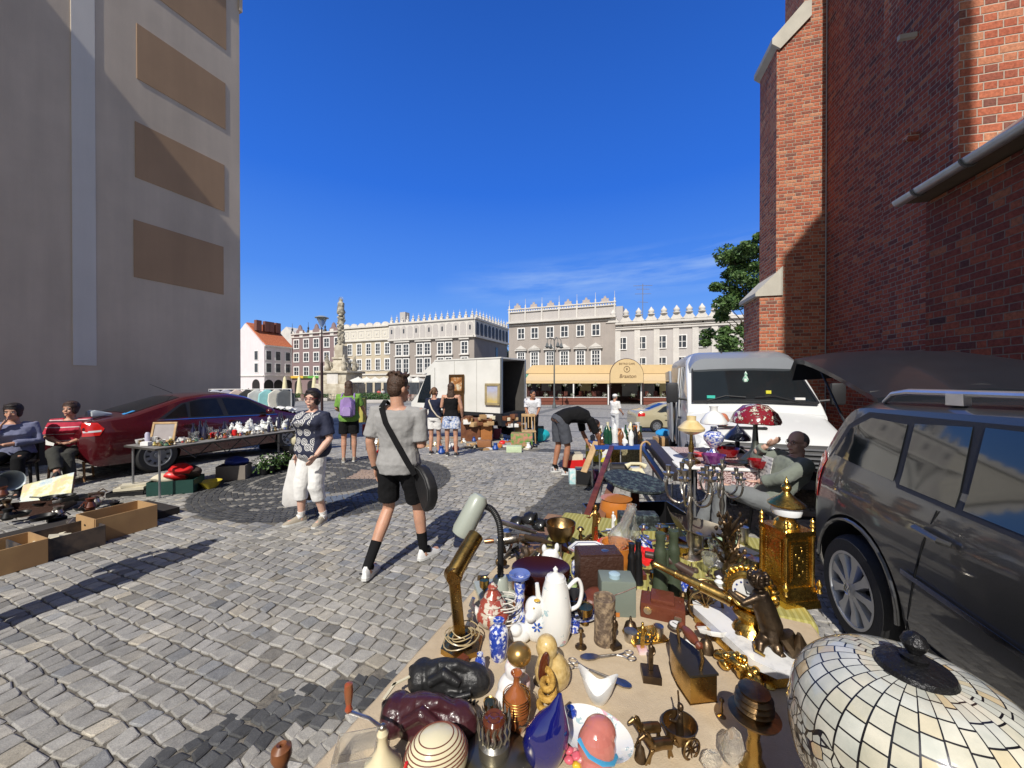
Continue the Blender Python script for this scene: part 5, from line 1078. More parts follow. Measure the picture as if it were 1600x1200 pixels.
b = B(); b.loft([[Vector((-.15,.06,.62)), Vector((.14,.02,.64)), Vector((.14,.014,.645)), Vector((-.15,.054,.625))], [Vector((-.13,.0,.90)), Vector((.12,-.04,.88)), Vector((.12,-.046,.885)), Vector((-.13,-.006,.905))]]);
m_news, b_ = newmat('newsprint'); tc = tex(); x, y, z = sep(tc); setin(b_, 'Base Color', mix(((z*160).sin() > .2) * (noise(tc, 12, 2) > .47), (.62,.60,.56), (.28,.27,.27))); b_.inputs['Roughness'].default_value = .9
b.xf(Matrix.Translation((0,.14,.0))); o = mk('newspaper', b, m_news, None); o.matrix_world = W11; tag(o, 'folded newspaper lying on the chest of the slouching man', 'newspaper')
chair('dark garden chair under the slouching man by the grey car', p11+Vector((0.02,0,0)), rz11, m_blackp, seat=.38, back=.8, wdt=.5, slats=False)
p12 = gpos(1130, 5.6); t, K, HM, hp = person('sunburnt bald man in dark blue stooping behind the table lamps', p12, R(150), seated(dict(head=(0,.14,1.09), neck=(0,.05,.98)), .36), 1.0, 1.1, skin=skinmat('sunburnt_skin', (.46,.16,.09)), hair=None, head=(-.9,0,0), top=c_navy, sleeve=.9, bottom=c_blk, leg=1, shoes=sh_dark, vox=.012)
chair('low stool with the stooping bald man on it', p12, R(150), m_blackp, seat=.34, back=.5, slats=False)
p13 = gpos(424, 11.0); person('black haired person in dark maroon bending near the clothes rail', p13, R(60), dict(J7), .95, 1.1, hair=H_bk, hairstyle='bob', head=(-1.0,0,0), top=cloth('maroon_top', (.06,.008,.015)), sleeve=.9, bottom=c_blk, leg=1, shoes=sh_dark, vox=.014)
person('bystander in dark clothes standing left of the view', at(330,845)-Vector((L.x, L.y, 0))*(1.72/abs(L.z)), R(30), dict(elL=(-.32,.1,1.2), wrL=(-.15,.25,1.2), hdL=(-.08,.28,1.2), elR=(.32,.1,1.2), wrR=(.15,.25,1.2), hdR=(.08,.28,1.2)), 1.02, 1.25, hair=H_bk, top=c_navy, sleeve=.9, bottom=c_blk, leg=1, shoes=sh_dark, vox=.016, face=False)
cols_ = [(.5,.1,.1),(.6,.6,.6),(.1,.15,.3),(.55,.45,.3),(.05,.05,.05),(.2,.35,.4)]
for i, (px, Y_, lb) in enumerate(((592,48,'stroller in pale clothes on the far side near the flower bed'),(598,50,'stroller in dark clothes beside the pale stroller'),(455,60,'man crossing the far square by the closed parasols'),(388,55,'stroller near the pink arcades'))):
 c = cols_[i]; person(lb, gpos(px, Y_), R(40*i), None, 1.0, 1.05, hair=H_br, top=cloth('cloth_%d' % i, c), sleeve=.4, bottom=cloth('cloth_b%d' % i, cols_[(i+2) % 6]), leg=1 if i % 2 else .4, shoes=sh_dark, vox=.03, face=False)
def leafmesh(name, n, vol, size, mat, parent=None, seed=1, loc=None):
 rnd = random.Random(seed); V = []; Fc = []
 for i in range(n):
  c = vol(rnd)
  if c is None: continue
  a = Vector((rnd.gauss(0,1), rnd.gauss(0,1), rnd.gauss(0,.7))).normalized(); q = a.cross(Vector((rnd.gauss(0,1), rnd.gauss(0,1), rnd.gauss(0,1)))).normalized(); sz = size*rnd.uniform(.6,1.4); k = len(V)
  V += [c-a*sz, c+q*sz*.5, c+a*sz, c-q*sz*.5]; Fc.append((k,k+1,k+2,k+3))
 me = bpy.data.meshes.new(name); me.from_pydata(V, [], Fc); me.materials.append(mat); o = bpy.data.objects.new(name, me); col.objects.link(o)
 if parent: o.parent = parent
 if loc is not None: o.location = loc
 return o
m_leaf = M('leaf_dark', (.035,.085,.022), .55, c2=(.10,.17,.04), scale=2.5, thr=(.35,.65)); m_bark = M('bark', (.09,.065,.045), .9, bmp=.6, bs=20)
m_shrub = M('shrub_green', (.025,.07,.02), .6, c2=(.07,.14,.035), scale=2, thr=(.35,.65))
tp = gd(1180, 34.0); tree = thing('broadleaf_tree', 'dark green tree leaning out beside the brick church buttress', 'tree', tp)
b = B(); b.tube([(0,0,0),(.1,0,2.5),(-.1,.2,5.5),(-.3,.2,9),(-.4,.1,12)], [.38,.3,.24,.15,.05], 10); mk('trunk', b, m_bark, tree)
blobs = []
rb = random.Random(4)
for i in range(64):
 z_ = rb.uniform(3.8, 15.6); w_ = 3.4*(1-abs(z_-8.0)/10); blobs.append((Vector((rb.uniform(-1,.9)*w_-.9, rb.uniform(-1,1)*1.8, z_)), rb.uniform(.55,1.15)))
for i, (c, r_) in enumerate(blobs[:16]): b = B(); b.tube([(-.1,.1,c.z*.6), (c.x*.5, c.y*.5, c.z*.85), tuple(c)], [.09,.05,.015], 6); mk('branch', b, m_bark, tree)
def tv(rnd):
 c, r_ = rnd.choice(blobs); d = Vector((rnd.gauss(0,1), rnd.gauss(0,1), rnd.gauss(0,1))).normalized()*r_*rnd.random()**.4
 return c+Vector((d.x, d.y, d.z*.7))
leafmesh('crown', 19000, tv, .17, m_leaf, tree, 5)
tp = gd(789.5, 82.0); t2 = thing('broadleaf_tree', 'distant green tree in the gap between the two palace blocks', 'tree', tp)
b = B(); b.tube([(0,0,0),(.1,0,4),(0,0,8)], [.3,.2,.1], 8); mk('trunk', b, m_bark, t2)
leafmesh('crown', 1600, lambda r_: Vector((r_.gauss(0,1.3), r_.gauss(0,1.3), 6+r_.gauss(0,2))), .4, m_leaf, t2, 6)
m_stonec = M('old_sandstone', (.38,.33,.25), .85, c2=(.55,.50,.40), scale=1.2, bmp=.5, bs=4); m_stoned = M('weathered_sandstone', (.22,.20,.16), .9, c2=(.48,.43,.34), scale=2.2, bmp=.8, bs=5)
YC = 55.0; cp = gd(533, YC); K_ = YC/F
mon = thing('baroque_column', 'tall pale baroque stone column with cloud swirls and statue on a stepped pedestal', 'monument', cp, R(-8))
def zz_(y): return (-(y-597)*K_ + HC) - cp.z
def stb(name, w, d, y0, y1, mat=None, bev=.08, x=0): b = B(); b.box((x,0,(zz_(y0)+zz_(y1))/2), (w,d,abs(zz_(y1)-zz_(y0))), bev=bev); return mk(name, b, mat or m_stonec, mon)
stb('step', 6.4, 6.4, 623, 617.5); stb('plinth', 5.0, 5.0, 617.5, 599.5); stb('pedestal', 4.3, 4.3, 599.5, 583.5); stb('pedestal_cornice', 5.0, 5.0, 583.5, 580, bev=.2)
b = B(); b.box((.1,-2.2,zz_(592)), (1.7,.12,1.5)); mk('inscription_tablet', b, M_wh, mon)
b = B(); b.lathe([(1.7,zz_(580)),(1.45,zz_(575)),(1.2,zz_(566)),(1.0,zz_(562))], 4, ph=R(45)); mk('obelisk_base', b, m_stonec, mon)
stb('cap_block', 1.9, 1.9, 562, 558.5, bev=.15); stb('shaft_foot', 1.35, 1.35, 558.5, 540, bev=.1)
for i in range(4):
 a = R(45+90*i); c = Vector((1.9*math.cos(a), 1.9*math.sin(a), zz_(580))); b = B()
 b.lathe([(.5,0),(.45,.5),(.3,.9),(.35,1.3),(.28,1.7),(.12,1.95),(.18,2.2),(.02,2.45)], 10, c); b.tube([c+Vector((.2,0,1.3)), c+Vector((.6,.2,1.0)), c+Vector((.5,0,.5))], .13, 7); b.tube([c*1.0+Vector((-.1,0,1.5)), c+Vector((-.8*math.cos(a),-.8*math.sin(a),1.2)), c+Vector((-.9*math.cos(a),-.9*math.sin(a),.1))], .2, 7); b.jit(.10, 2.0); mk('saint_statue', b, m_stoned, mon, mods=lambda o: setattr(o.modifiers.new('s','SUBSURF'), 'render_levels', 1))
b = B(); rr_ = random.Random(3)
z0_, z1_ = zz_(558), zz_(491); b.tube([(0,0,z0_),(0,0,z1_)], [.40,.34], 12)
for i in range(64):
 q = i/64; a = i*2.4+rr_.random(); r_ = .36-.06*q; b.ell((r_*math.cos(a), r_*math.sin(a), z0_+(z1_-z0_)*q), (rr_.uniform(.16,.36),)*2+(rr_.uniform(.14,.30),), seg=8, rings=6)
mk('cloud_shaft', b.jit(.10, 1.7), m_stoned, mon)
z2 = z1_; b = B(); b.lathe([(.5,z2),(.62,z2+.3),(.5,z2+.8),(.42,z2+1.3),(.45,z2+1.6),(.25,z2+1.85),(.2,z2+1.95),(.24,z2+2.15),(.05,z2+2.4)], 12); b.ell((.25,-.2,z2+1.2), (.22,.22,.4)); b.ell((-.3,-.1,z2+.9), (.2,.2,.4)); b.jit(.12, 2.1); mk('madonna_statue', b, m_stoned, mon)
b = B(); b.tube([(.35*math.cos(a), 0, z2+2.2+.35*math.sin(a)) for a in [2*math.pi*k/16 for k in range(17)]], .03, 5); mk('halo', b, m_stoned, mon)
b = B()
for k in range(4):
 for i in range(17):
  q = -3.6+7.2*i/16; x_, y_ = ((q,-3.6),(3.6,q),(q,3.6),(-3.6,q))[k]; b.tube([(x_,y_,0),(x_,y_,1.0)], .03, 4)
 x0_, y0_, x1_, y1_ = ((-3.6,-3.6,3.6,-3.6),(3.6,-3.6,3.6,3.6),(3.6,3.6,-3.6,3.6),(-3.6,3.6,-3.6,-3.6))[k]; b.tube([(x0_,y0_,.95),(x1_,y1_,.95)], .03, 4)
fe = mk('iron_railing', b, M('railing_grey', (.25,.24,.22), .6), None, loc=cp, rot=(0,0,R(-8))); tag(fe, 'low iron railing around the foot of the baroque column', 'railing')
def bush(label, px, Y_, w_, d_, h_, n, mat=m_shrub, seed=1, extra=None):
 p = gd(px, Y_); t = thing('flower_bed', label, 'flower bed', p, 0)
 b = B(); b.box((0,0,.2), (w_*2.1,d_*2.1,.4), bev=.05); mk('stone_edge', b, m_pale, t)
 leafmesh('foliage', n, lambda r_: Vector((r_.uniform(-1,1)*w_, r_.uniform(-1,1)*d_, .35+h_*r_.random()*(1-.3*abs(r_.uniform(-1,1))))), .11, mat, t, seed)
 return t
bush('long dark green shrub bed right of the column', 583, 47, 3.6, 1.2, .9, 2600, seed=11)
bush('low green bed left of the column', 482, 52, 3.0, 1.0, .7, 1500, seed=12)
bush('thin green bed on the far left of the square', 418, 50, 3.4, .8, .5, 1000, seed=13)
for i, (px, mt, lb) in enumerate(((377.5, (.12,.50,.02), 'lime green round planter nearest the tall wall'), (392.5, (.14,.48,.03), 'lime green round planter left of the yellow one'), (415, (.72,.48,.02), 'yellow round planter with red and white flowers'))):
 p = gd(px, 30.0); t = thing('planter', lb, 'planter', p, 0); mm = M('planter_%d' % i, mt, .4)
 b = B(); b.lathe([(.18,0),(.22,.75),(.5,.78),(.55,1.15),(.5,1.12)], 20); mk('pot', b, mm, t); b = B(); b.lathe([(.57,1.1),(.6,1.15),(.57,1.2)], 20, cap=False); mk('rim', b, mm, t)
 leafmesh('leaves', 420, lambda r_: Vector((r_.gauss(0,.27), r_.gauss(0,.27), 1.25+abs(r_.gauss(0,.22)))), .07, m_leaf, t, 20+i); leafmesh('blossoms', 90, lambda r_: Vector((r_.gauss(0,.28), r_.gauss(0,.28), 1.4+abs(r_.gauss(0,.2)))), .06, M('blossom_%d' % (i//2), [(.6,.5,.1),(.55,.05,.05)][i//2], .6), t, 40+i)
m_post = M('lamp_post_maroon', (.035,.015,.015), .5); m_postg = M('lamp_post_grey', (.10,.11,.11), .5)
p = gd(503, 26.0); t = thing('street_lamp', 'tall dark street lamp with a wide flat dish reflector beside the column', 'street lamp', p); kk = 26/F
b = B(); hz_ = HC-(512-597)*kk-p.z; b.tube([(0,0,0),(0,0,hz_*.62)], .09, 12); b.tube([(0,0,hz_*.62),(0,0,hz_)], .05, 10); b.lathe([(.16,0),(.16,.15),(.1,.3)], 12); mk('post', b, m_post, t)
b = B(); b.lathe([(.07,hz_),(.10,hz_+.1),(.30,hz_+.55),(.33,hz_+.62)], 20); mk('glass_cone', b, M('lamp_glass', (.45,.50,.52), .1, trans=.5, alpha=.8), t)
b = B(); b.lathe([(.10,hz_+.62),(.44,hz_+.66),(.46,hz_+.70),(.2,hz_+.82),(.02,hz_+.84)], 24); mk('dish', b, M('dish_grey', (.30,.33,.33), .4), t)
p = gd(866, 37.0); t = thing('street_lamp', 'slim grey street lamp with four hanging bell lanterns before the awning', 'street lamp', p); kk = 37/F; hz_ = HC-(531-597)*kk-p.z
b = B(); b.tube([(0,0,0),(0,0,hz_)], [.09,.05], 10); b.lathe([(.2,0),(.2,.2),(.1,.6)], 12); mk('post', b, m_postg, t)
for i in range(4):
 a = R(20+90*i); ca_, sa_ = math.cos(a), math.sin(a); b = B(); b.tube([(0,0,hz_-.1),(.2*ca_,.2*sa_,hz_+.15),(.5*ca_,.5*sa_,hz_+.2),(.75*ca_,.75*sa_,hz_),(.78*ca_,.78*sa_,hz_-.35)], .03, 6); ar = mk('arm', b, m_postg, t)
 b = B(); b.lathe([(.03,hz_-.3),(.10,hz_-.4),(.16,hz_-.65),(.24,hz_-.72),(.10,hz_-.85),(.001,hz_-.87)], 12, (.78*ca_,.78*sa_,0)); mk('lantern', b, m_postg, ar)
YR = 43.0; kk = YR/F; x0r = (820-800)*kk; x1r = (1075-800)*kk; gz_ = gh(YR)
def zr(y): return HC-(y-597)*kk-gz_
cafe = thing('cafe_pavilion', 'long cafe terrace with cream awning roof and arched entrance sign', 'restaurant', (x0r, YR, gz_), 0)
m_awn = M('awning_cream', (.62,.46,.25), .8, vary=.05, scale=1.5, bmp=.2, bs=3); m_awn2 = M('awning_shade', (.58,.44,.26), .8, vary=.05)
Wd = x1r-x0r; cx = lambda px: (px-820)*kk*1.0
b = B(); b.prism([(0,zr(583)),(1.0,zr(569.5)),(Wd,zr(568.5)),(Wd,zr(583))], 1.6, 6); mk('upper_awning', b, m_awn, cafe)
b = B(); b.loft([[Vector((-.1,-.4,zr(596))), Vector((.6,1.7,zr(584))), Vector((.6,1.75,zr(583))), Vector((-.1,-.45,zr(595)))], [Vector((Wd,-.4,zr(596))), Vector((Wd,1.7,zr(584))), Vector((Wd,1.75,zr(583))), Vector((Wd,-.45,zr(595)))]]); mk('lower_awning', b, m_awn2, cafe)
b = B(); b.box((Wd/2-.05, -.42, zr(597)), (Wd,.04,.3)); mk('valance', b, m_awn, cafe)
b = B(); r_ = (1000-950)/2*kk; xc = cx(973.5); pts = [(xc+r_*math.cos(a), zr(583)+r_*1.0*math.sin(a)-.3) for a in [math.pi*k/24 for k in range(25)]]; pts = [(xc+r_, zr(598))]+pts+[(xc-r_, zr(598))]; b.prism(pts, -1.4, -1.25); sg = mk('arch_sign', b, m_awn, cafe)
b = B(); b.tube([(x_, -1.33, z_) for x_, z_ in pts[1:-1]], .07, 6); b.tube([(xc+r_,-1.33,0),(xc+r_,-1.33,pts[1][1])], .06, 6); b.tube([(xc-r_,-1.33,0),(xc-r_,-1.33,pts[1][1])], .06, 6); mk('arch_frame', b, M_wf if False else m_post, cafe)
m_ink = M('sign_ink', (.10,.045,.02), .6)
b = B(); b.tube([(xc+.33*math.cos(a), -1.42, zr(577.5)+.33*math.sin(a)) for a in [2*math.pi*k/20 for k in range(21)]], .025, 5); mk('sign_ring', b, m_ink, sg)
text('sign_word', 'Braxton', .95*.62, m_ink, sg, (xc+.1,-1.42,zr(588.3)), (R(90),0,0), .004, shear=.2); text('sign_line', 'BISTRO CAFE', .30, m_ink, sg, (xc,-1.42,zr(569.5)), (R(90),0,0), .004); text('sign_monogram', 'B', .36, m_ink, sg, (xc,-1.42,zr(577.5)), (R(90),0,0), .004)
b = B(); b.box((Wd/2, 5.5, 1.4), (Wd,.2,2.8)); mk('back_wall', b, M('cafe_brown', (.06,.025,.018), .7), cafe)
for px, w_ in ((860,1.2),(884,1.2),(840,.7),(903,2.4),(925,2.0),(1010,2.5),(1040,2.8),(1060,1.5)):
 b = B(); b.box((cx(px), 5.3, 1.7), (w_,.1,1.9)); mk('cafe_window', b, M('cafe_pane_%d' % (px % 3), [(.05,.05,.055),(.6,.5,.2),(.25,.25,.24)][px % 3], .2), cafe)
for px in (820, 894, 948, 999, 1072):
 b = B(); b.box((cx(px)+.1, -.3, zr(597)/2), (.14,.14,zr(597))); mk('post', b, M_wf, cafe)
for xa, xb in ((0, cx(946)), (cx(1001), Wd)):
 for z_, h_ in ((.2,.36),(.6,.36)): b = B(); b.box(((xa+xb)/2, -.8, z_), (xb-xa,.12,h_)); mk('deck_board', b, M('deck_red', (.17,.05,.03), .6, bmp=.2), cafe)
 b = B(); b.box(((xa+xb)/2, 2, .5), (xb-xa, 5.4, .1)); mk('deck', b, M('deck_red', (.17,.05,.03)), cafe)
 b = B(); b.box(((xa+xb)/2, -.8, .86), (xb-xa,.06,.06)); mk('rail', b, M_wf, cafe)
rr_ = random.Random(9)
m_cafe = M('cafe_chair', (.10,.03,.02), .5)
ct = thing('cafe_chair', 'small dark red wooden chair on the cafe terrace', 'chair', (0,0,0), 0, 'chairs on the cafe terrace')
b = B(); b.box((0,0,.45), (.42,.42,.05)); mk('seat', b, m_cafe, ct); b = B(); b.box((0,.2,.72), (.42,.05,.5)); mk('backrest', b, m_cafe, ct)
for sx in (-1,1):
 for sy in (-1,1): b = B(); b.box((sx*.18,sy*.18,.22), (.05,.05,.44)); mk('leg', b, m_cafe, ct)
n_ = 0
for i in range(44):
 x_ = rr_.uniform(.5, Wd-.5)
 if abs(x_-xc) < 1.6: continue
 pz = Vector((x0r+x_, YR+rr_.uniform(0,3.6), gz_+.55))
 if n_ == 0: ct.location = pz
 else: dup(ct, pz, rr_.uniform(0,6.28))
 n_ += 1
lt = None
for i in range(22):
 x_ = .5+(Wd-1)*i/21; o = None
 b = B(); b.ell((0,0,0), (.16,.16,.14), seg=10, rings=6)
 if lt is None: lt = thing('hanging_flower_basket', 'white flowering basket hanging under the cafe awning edge', 'flower basket', (x0r+x_,YR-.3,gz_+zr(600.5)), 0, 'flower baskets along the cafe terrace'); leafmesh('blossoms', 60, lambda r_: Vector((r_.gauss(0,.13), r_.gauss(0,.1), r_.gauss(0,.1))), .05, M_wh, lt, 3); leafmesh('leaves', 60, lambda r_: Vector((r_.gauss(0,.15), r_.gauss(0,.1), -.08+r_.gauss(0,.12))), .05, m_leaf, lt, 4)
 else: dup(lt, (x0r+x_+rr_.uniform(-.2,.2), YR-.6*rr_.random(), gz_+(zr(600.5) if i % 2 else 1.15)), rr_.uniform(0,6))
par = None
for i, (px, Y_) in enumerate(((445,58),(467.5,56),(491,57))):
 p = gd(px, Y_)
 if par is None:
  par = thing('closed_parasol', 'x', 'parasol', p, 0, 'closed cream parasols in front of the arcades'); b = B(); b.tube([(0,0,0),(0,0,3.2)], .04, 6); b.lathe([(.4,0),(.4,.1),(.05,.15)], 10); mk('pole', b, m_hub, par)
  b = B(); b.lathe([(.05,3.5),(.2,3.2),(.32,2.0),(.42,1.0),(.50,.75),(.2,.85)], 10, cap=False); b.jit(.08, 3); mk('canopy', b, M('parasol_cream', (.66,.60,.38), .8), par); o = par
 else: o = dup(par, p, i)
 o['label'] = ('closed cream parasol furthest left', 'closed cream parasol in the middle, wider at its foot', 'closed cream parasol nearest the tall dark lamp post')[i]
del par['group']
for o in list(col.objects):
 if o.name.startswith('closed_parasol') and 'group' in o.keys(): del o['group']
op = None
for i, px in enumerate((560, 573, 586, 600, 614, 640, 652)):
 p = gd(px, 53.0)
 if op is None:
  op = thing('open_parasol', 'white square parasol of the cafe row behind the shrub bed', 'parasol', p, 0, 'white cafe parasols behind the shrub bed'); b = B(); b.tube([(0,0,0),(0,0,3.0)], .04, 6); mk('pole', b, m_hub, op); b = B(); b.lathe([(1.55,2.55),(1.5,2.75),(.1,3.3),(.02,3.4)], 4, ph=R(45)); mk('canopy', b, M('parasol_white', (.62,.60,.55), .8), op)
 else: dup(op, p, .2*i)
tb_ = None
for i, px in enumerate((556,566,577,604,612,622,634,645,462,470,478,486,440,450)):
 p = gd(px, 51.5+(i % 3))
 if tb_ is None:
  tb_ = thing('cafe_table', 'small dark cafe table with chairs pushed around it on the far square', 'table', p, 0, 'cafe tables across the far square'); b = B(); b.lathe([(.3,0),(.03,.05),(.03,.7),(.45,.72),(.45,.75)], 12); mk('table', b, m_cafe, tb_)
  for k in range(3): a = k*2.1; b = B(); b.box((.75*math.cos(a),.75*math.sin(a),.4), (.4,.4,.05), (0,0,a)); b.box((.93*math.cos(a),.93*math.sin(a),.6), (.05,.4,.6), (0,0,a)); b.box((.75*math.cos(a),.75*math.sin(a),.2), (.3,.3,.36), (0,0,a)); mk('chair', b, M('seat_mix', (.2,.05,.04), .7, c2=(.5,.45,.4), scale=.8), tb_)
 else: dup(tb_, p, i*1.3)
p = gd(392, 9.6); rail = thing('clothes_rail', 'white metal clothes rail beyond the bonnet of the red car', 'clothes rail', p, R(12))
b = B(); b.tube([(-.95,0,0),(-.95,0,1.60),(.95,0,1.60),(.95,0,0)], .014, 8); mk('frame', b, M_wf, rail)
for sx in (-1,1): b = B(); b.tube([(sx*.95,-.25,.02),(sx*.95,.25,.02)], .014, 6); mk('foot', b, M_wf, rail)
for i, (x_, c, lb) in enumerate(((-.8,(.5,.52,.58),'pale grey blouse at the left end of the clothes rail'),(-.55,(.42,.42,.5),'lavender jacket second on the clothes rail'),(-.3,(.62,.50,.45),'cream and pink print dress on the clothes rail'),(-.05,(.05,.05,.05),'black coat on the clothes rail'),(.15,(.6,.6,.58),'white shirt on the clothes rail'),(.4,(.28,.58,.60),'turquoise top on the clothes rail'),(.62,(.6,.58,.52),'cream cardigan on the clothes rail'),(.82,(.12,.13,.14),'dark jacket at the right end of the clothes rail'))):
 b = B(); b.loft([[Vector((x_*w_, y_, z_)) for x_, y_ in ((-1,-.04),(1,-.04),(1.1,0),(1,.04),(-1,.04),(-1.1,0))] for w_, z_ in ((.05,1.57),(.19,1.48),(.21,1.3),(.17,1.1),(.19,.85))]); b.jit(.03, 8); b.xf(Matrix.Rotation(R(35), 4, 'Z'))
 o = mk('hanging_garment', b, M('garment_%d' % i, c, .85, bmp=.4, bs=12), None, loc=rail.matrix_basis @ Vector((x_,0,0)), rot=(0,0,R(12)), mods=None); tag(o, lb, 'clothing')
b = B(); b.loft([[Vector((x_*w_, y_*d_, z_)) for x_, y_ in ((-1,-1),(1,-1),(1,1),(-1,1))] for w_, d_, z_ in ((.5,.2,.0),(.5,.2,.9))])
brass = M('brass', (.55,.36,.11), .28, 1, c2=(.38,.23,.07), scale=9, rv=.1, bmp=.12, bs=30); brass_d = M('old_brass', (.30,.20,.09), .38, 1, c2=(.16,.10,.05), scale=12, rv=.12, bmp=.3, bs=25)
gold = M('gilt', (.78,.52,.13), .26, 1, c2=(.50,.30,.07), scale=14, rv=.1, bmp=.35, bs=40); bronze = M('bronze', (.16,.11,.065), .38, .9, c2=(.07,.05,.035), scale=10, rv=.1, bmp=.3, bs=30)
silver = M('silver', (.60,.56,.50), .36, 1, c2=(.34,.31,.27), scale=18, rv=.1, bmp=.15); iron = M('rusty_iron', (.06,.05,.042), .6, .6, c2=(.17,.10,.06), scale=10, bmp=.5, bs=25); pewter = M('pewter', (.30,.29,.26), .35, .9, bmp=.2, rv=.1)
porc = M('white_porcelain', (.76,.76,.74), .12, coat=.8, vary=.03); porc_b, b_ = newmat('blue_white_porcelain'); tc = tex(); setin(b_, 'Base Color', ramp(noise(tc, 42, 4, .7), [(.47, (.74,.75,.77)), (.53, (.05,.10,.45))])); b_.inputs['Roughness'].default_value = .12; b_.inputs['Coat Weight'].default_value = .8
porc_f, b_ = newmat('floral_porcelain'); tc = tex(); n1 = noise(tc, 16, 5, .75); n2 = noise(tc, 11, 4); setin(b_, 'Base Color', mix((n1 > .60), mix((n2 > .63), (.76,.76,.73), (.62,.36,.42)), (.38,.52,.55))); b_.inputs['Roughness'].default_value = .12; b_.inputs['Coat Weight'].default_value = .8
porc_v, b_ = newmat('delft_dense'); tc = tex(); setin(b_, 'Base Color', ramp(noise(tc, 55, 5, .7), [(.45, (.02,.05,.33)), (.52, (.05,.10,.45)), (.56, (.72,.73,.76))])); b_.inputs['Roughness'].default_value = .1; b_.inputs['Coat Weight'].default_value = .8
cream_c = M('cream_ceramic', (.68,.62,.42), .2, coat=.6, vary=.05); ochre = M('speckled_ochre', (.50,.34,.12), .25, c2=(.62,.46,.2), scale=60, coat=.5); brown_gl = M('brown_glaze', (.10,.025,.010), .12, coat=1); amber = M('amber_glass', (.32,.10,.03), .08, coat=1, spec=.8, vary=.3)
glassm = M('clear_glass', (.92,.94,.94), .03, trans=.93, ior=1.3, vary=.01, alpha=.75); cobalt = M('cobalt_glass', (.006,.008,.12), .05, coat=1, spec=.8, vary=.3); redglass = M('red_glass', (.28,.006,.010), .06, coat=1, trans=.3, vary=.2); purpleglass = M('purple_glass', (.12,.02,.13), .06, coat=1, trans=.3, c2=(.24,.06,.22), scale=14)
leath = M('brown_leather2', (.13,.035,.018), .4, bmp=.4, bs=40, rv=.08); leath_d = M('dark_leather', (.05,.022,.014), .45, bmp=.6, bs=60); woodm = M('turned_wood', (.22,.08,.03), .4, c2=(.12,.045,.02), scale=14, coat=.3); woodr = M('red_brown_wood', (.15,.04,.018), .4, c2=(.08,.02,.01), scale=8, coat=.2, bmp=.1); woodl = M('light_wood', (.50,.34,.18), .6, c2=(.38,.24,.11), scale=6, bmp=.2)
blackm = M('black_enamel', (.012,.012,.013), .3, coat=.3); rubber = M('ribbed_black', (.012,.012,.013), .5); greyg = M('grey_green_enamel', (.34,.37,.32), .35, coat=.3, vary=.04); greyb = M('grey_box_paint', (.17,.20,.17), .5, vary=.06, bmp=.15); oliveg = M('olive_green', (.045,.06,.035), .5, vary=.12, bmp=.2)
cardb = M('cardboard', (.42,.26,.12), .85, c2=(.35,.21,.10), scale=3, bmp=.1); paper = M('old_paper', (.60,.55,.42), .85, vary=.1); redpl = M('red_plastic', (.60,.02,.02), .35); greenpl = M('dark_green_crate', (.012,.05,.04), .5); bluepl = M('blue_table_edge', (.02,.07,.30), .4)
orange_c = M('orange_ceramic', (.50,.17,.03), .25, coat=.5, vary=.15); pinkc = M('pink_ceramic', (.60,.33,.34), .25, coat=.4, c2=(.7,.6,.58), scale=10)
m_cloth1, b_ = newmat('beige_felt_cloth'); tc = tex(); setin(b_, 'Base Color', ramp(noise(tc, 9, 6, .7), [(.3, (.42,.33,.22)), (.7, (.53,.43,.30))])); b_.inputs['Roughness'].default_value = .95; setin(b_, 'Normal', bump(noise(tc, 14, 5)*.7 + noise(tc, 300, 2)*.3, .5, .01))
m_cloth2, b_ = newmat('olive_striped_cloth'); tc = tex(); x, y, z = sep(tc); ln = ((x+noise(tc, 5, 2)*.02)*260).sin(); setin(b_, 'Base Color', mix(ln > .1, (.30,.27,.07), (.38,.35,.12))); b_.inputs['Roughness'].default_value = .95; setin(b_, 'Normal', bump(ln*.3 + noise(tc, 10, 4), .6, .01))
TZ = .745
def bez(P, n):  # Catmull-Rom
 P = [Vector(q) for q in P]; Q = [P[0]]+P+[P[-1]]; o = []
 for i in range(len(P)-1):
  for j in range(n):
   t_ = j/n; a, b1, c, d = Q[i], Q[i+1], Q[i+2], Q[i+3]; o.append(.5*((2*b1)+(c-a)*t_+(2*a-5*b1+4*c-d)*t_*t_+(3*b1-a-3*c+d)*t_**3))
 return o+[P[-1]]
def Lpt(px, py, z=TZ): return at(px, py, z)
def kk_(p): return p.y/F
def one(name, label, cat, b, mat, loc=None, rz=0, group=None, mods=None, rot=None, ang=.65):
 o = mk(name, b, mat, None, loc=loc, rot=rot or (0,0,rz), mods=mods, ang=ang); return tag(o, label, cat, group)
def lat(name, label, cat, px, py, wpx, hpx, prof, mat, z=TZ, seg=28, parts=None, rz=0, tilt=(0,0), sx=1, sy=1, group=None, jit=0):
 """a turned object standing with its foot at pixel (px, py) on height z"""
 p = Lpt(px, py, z); k = kk_(p); b = B(); b.lathe([(r*wpx*k/2, h*hpx*k) for r, h in prof], seg, sx=sx, sy=sy)
 if jit: b.jit(jit, 25)
 if not parts: o = one(name, label, cat, b, mat, p, rot=(tilt[0], tilt[1], rz), group=group); return o
 t = thing(name, label, cat, p, rz, group); t.rotation_euler = (tilt[0], tilt[1], rz); mk(parts, b, mat, t); t['_'] = 0; del t['_']; return t, k
def leg(b, x, y, z1, r=.014): b.tube([(x,y,0),(x,y,z1)], r, 8)
m_leg = M('steel_leg', (.40,.41,.42), .35, .8)
def frame(u, s, z=0): return us(u, s, z)
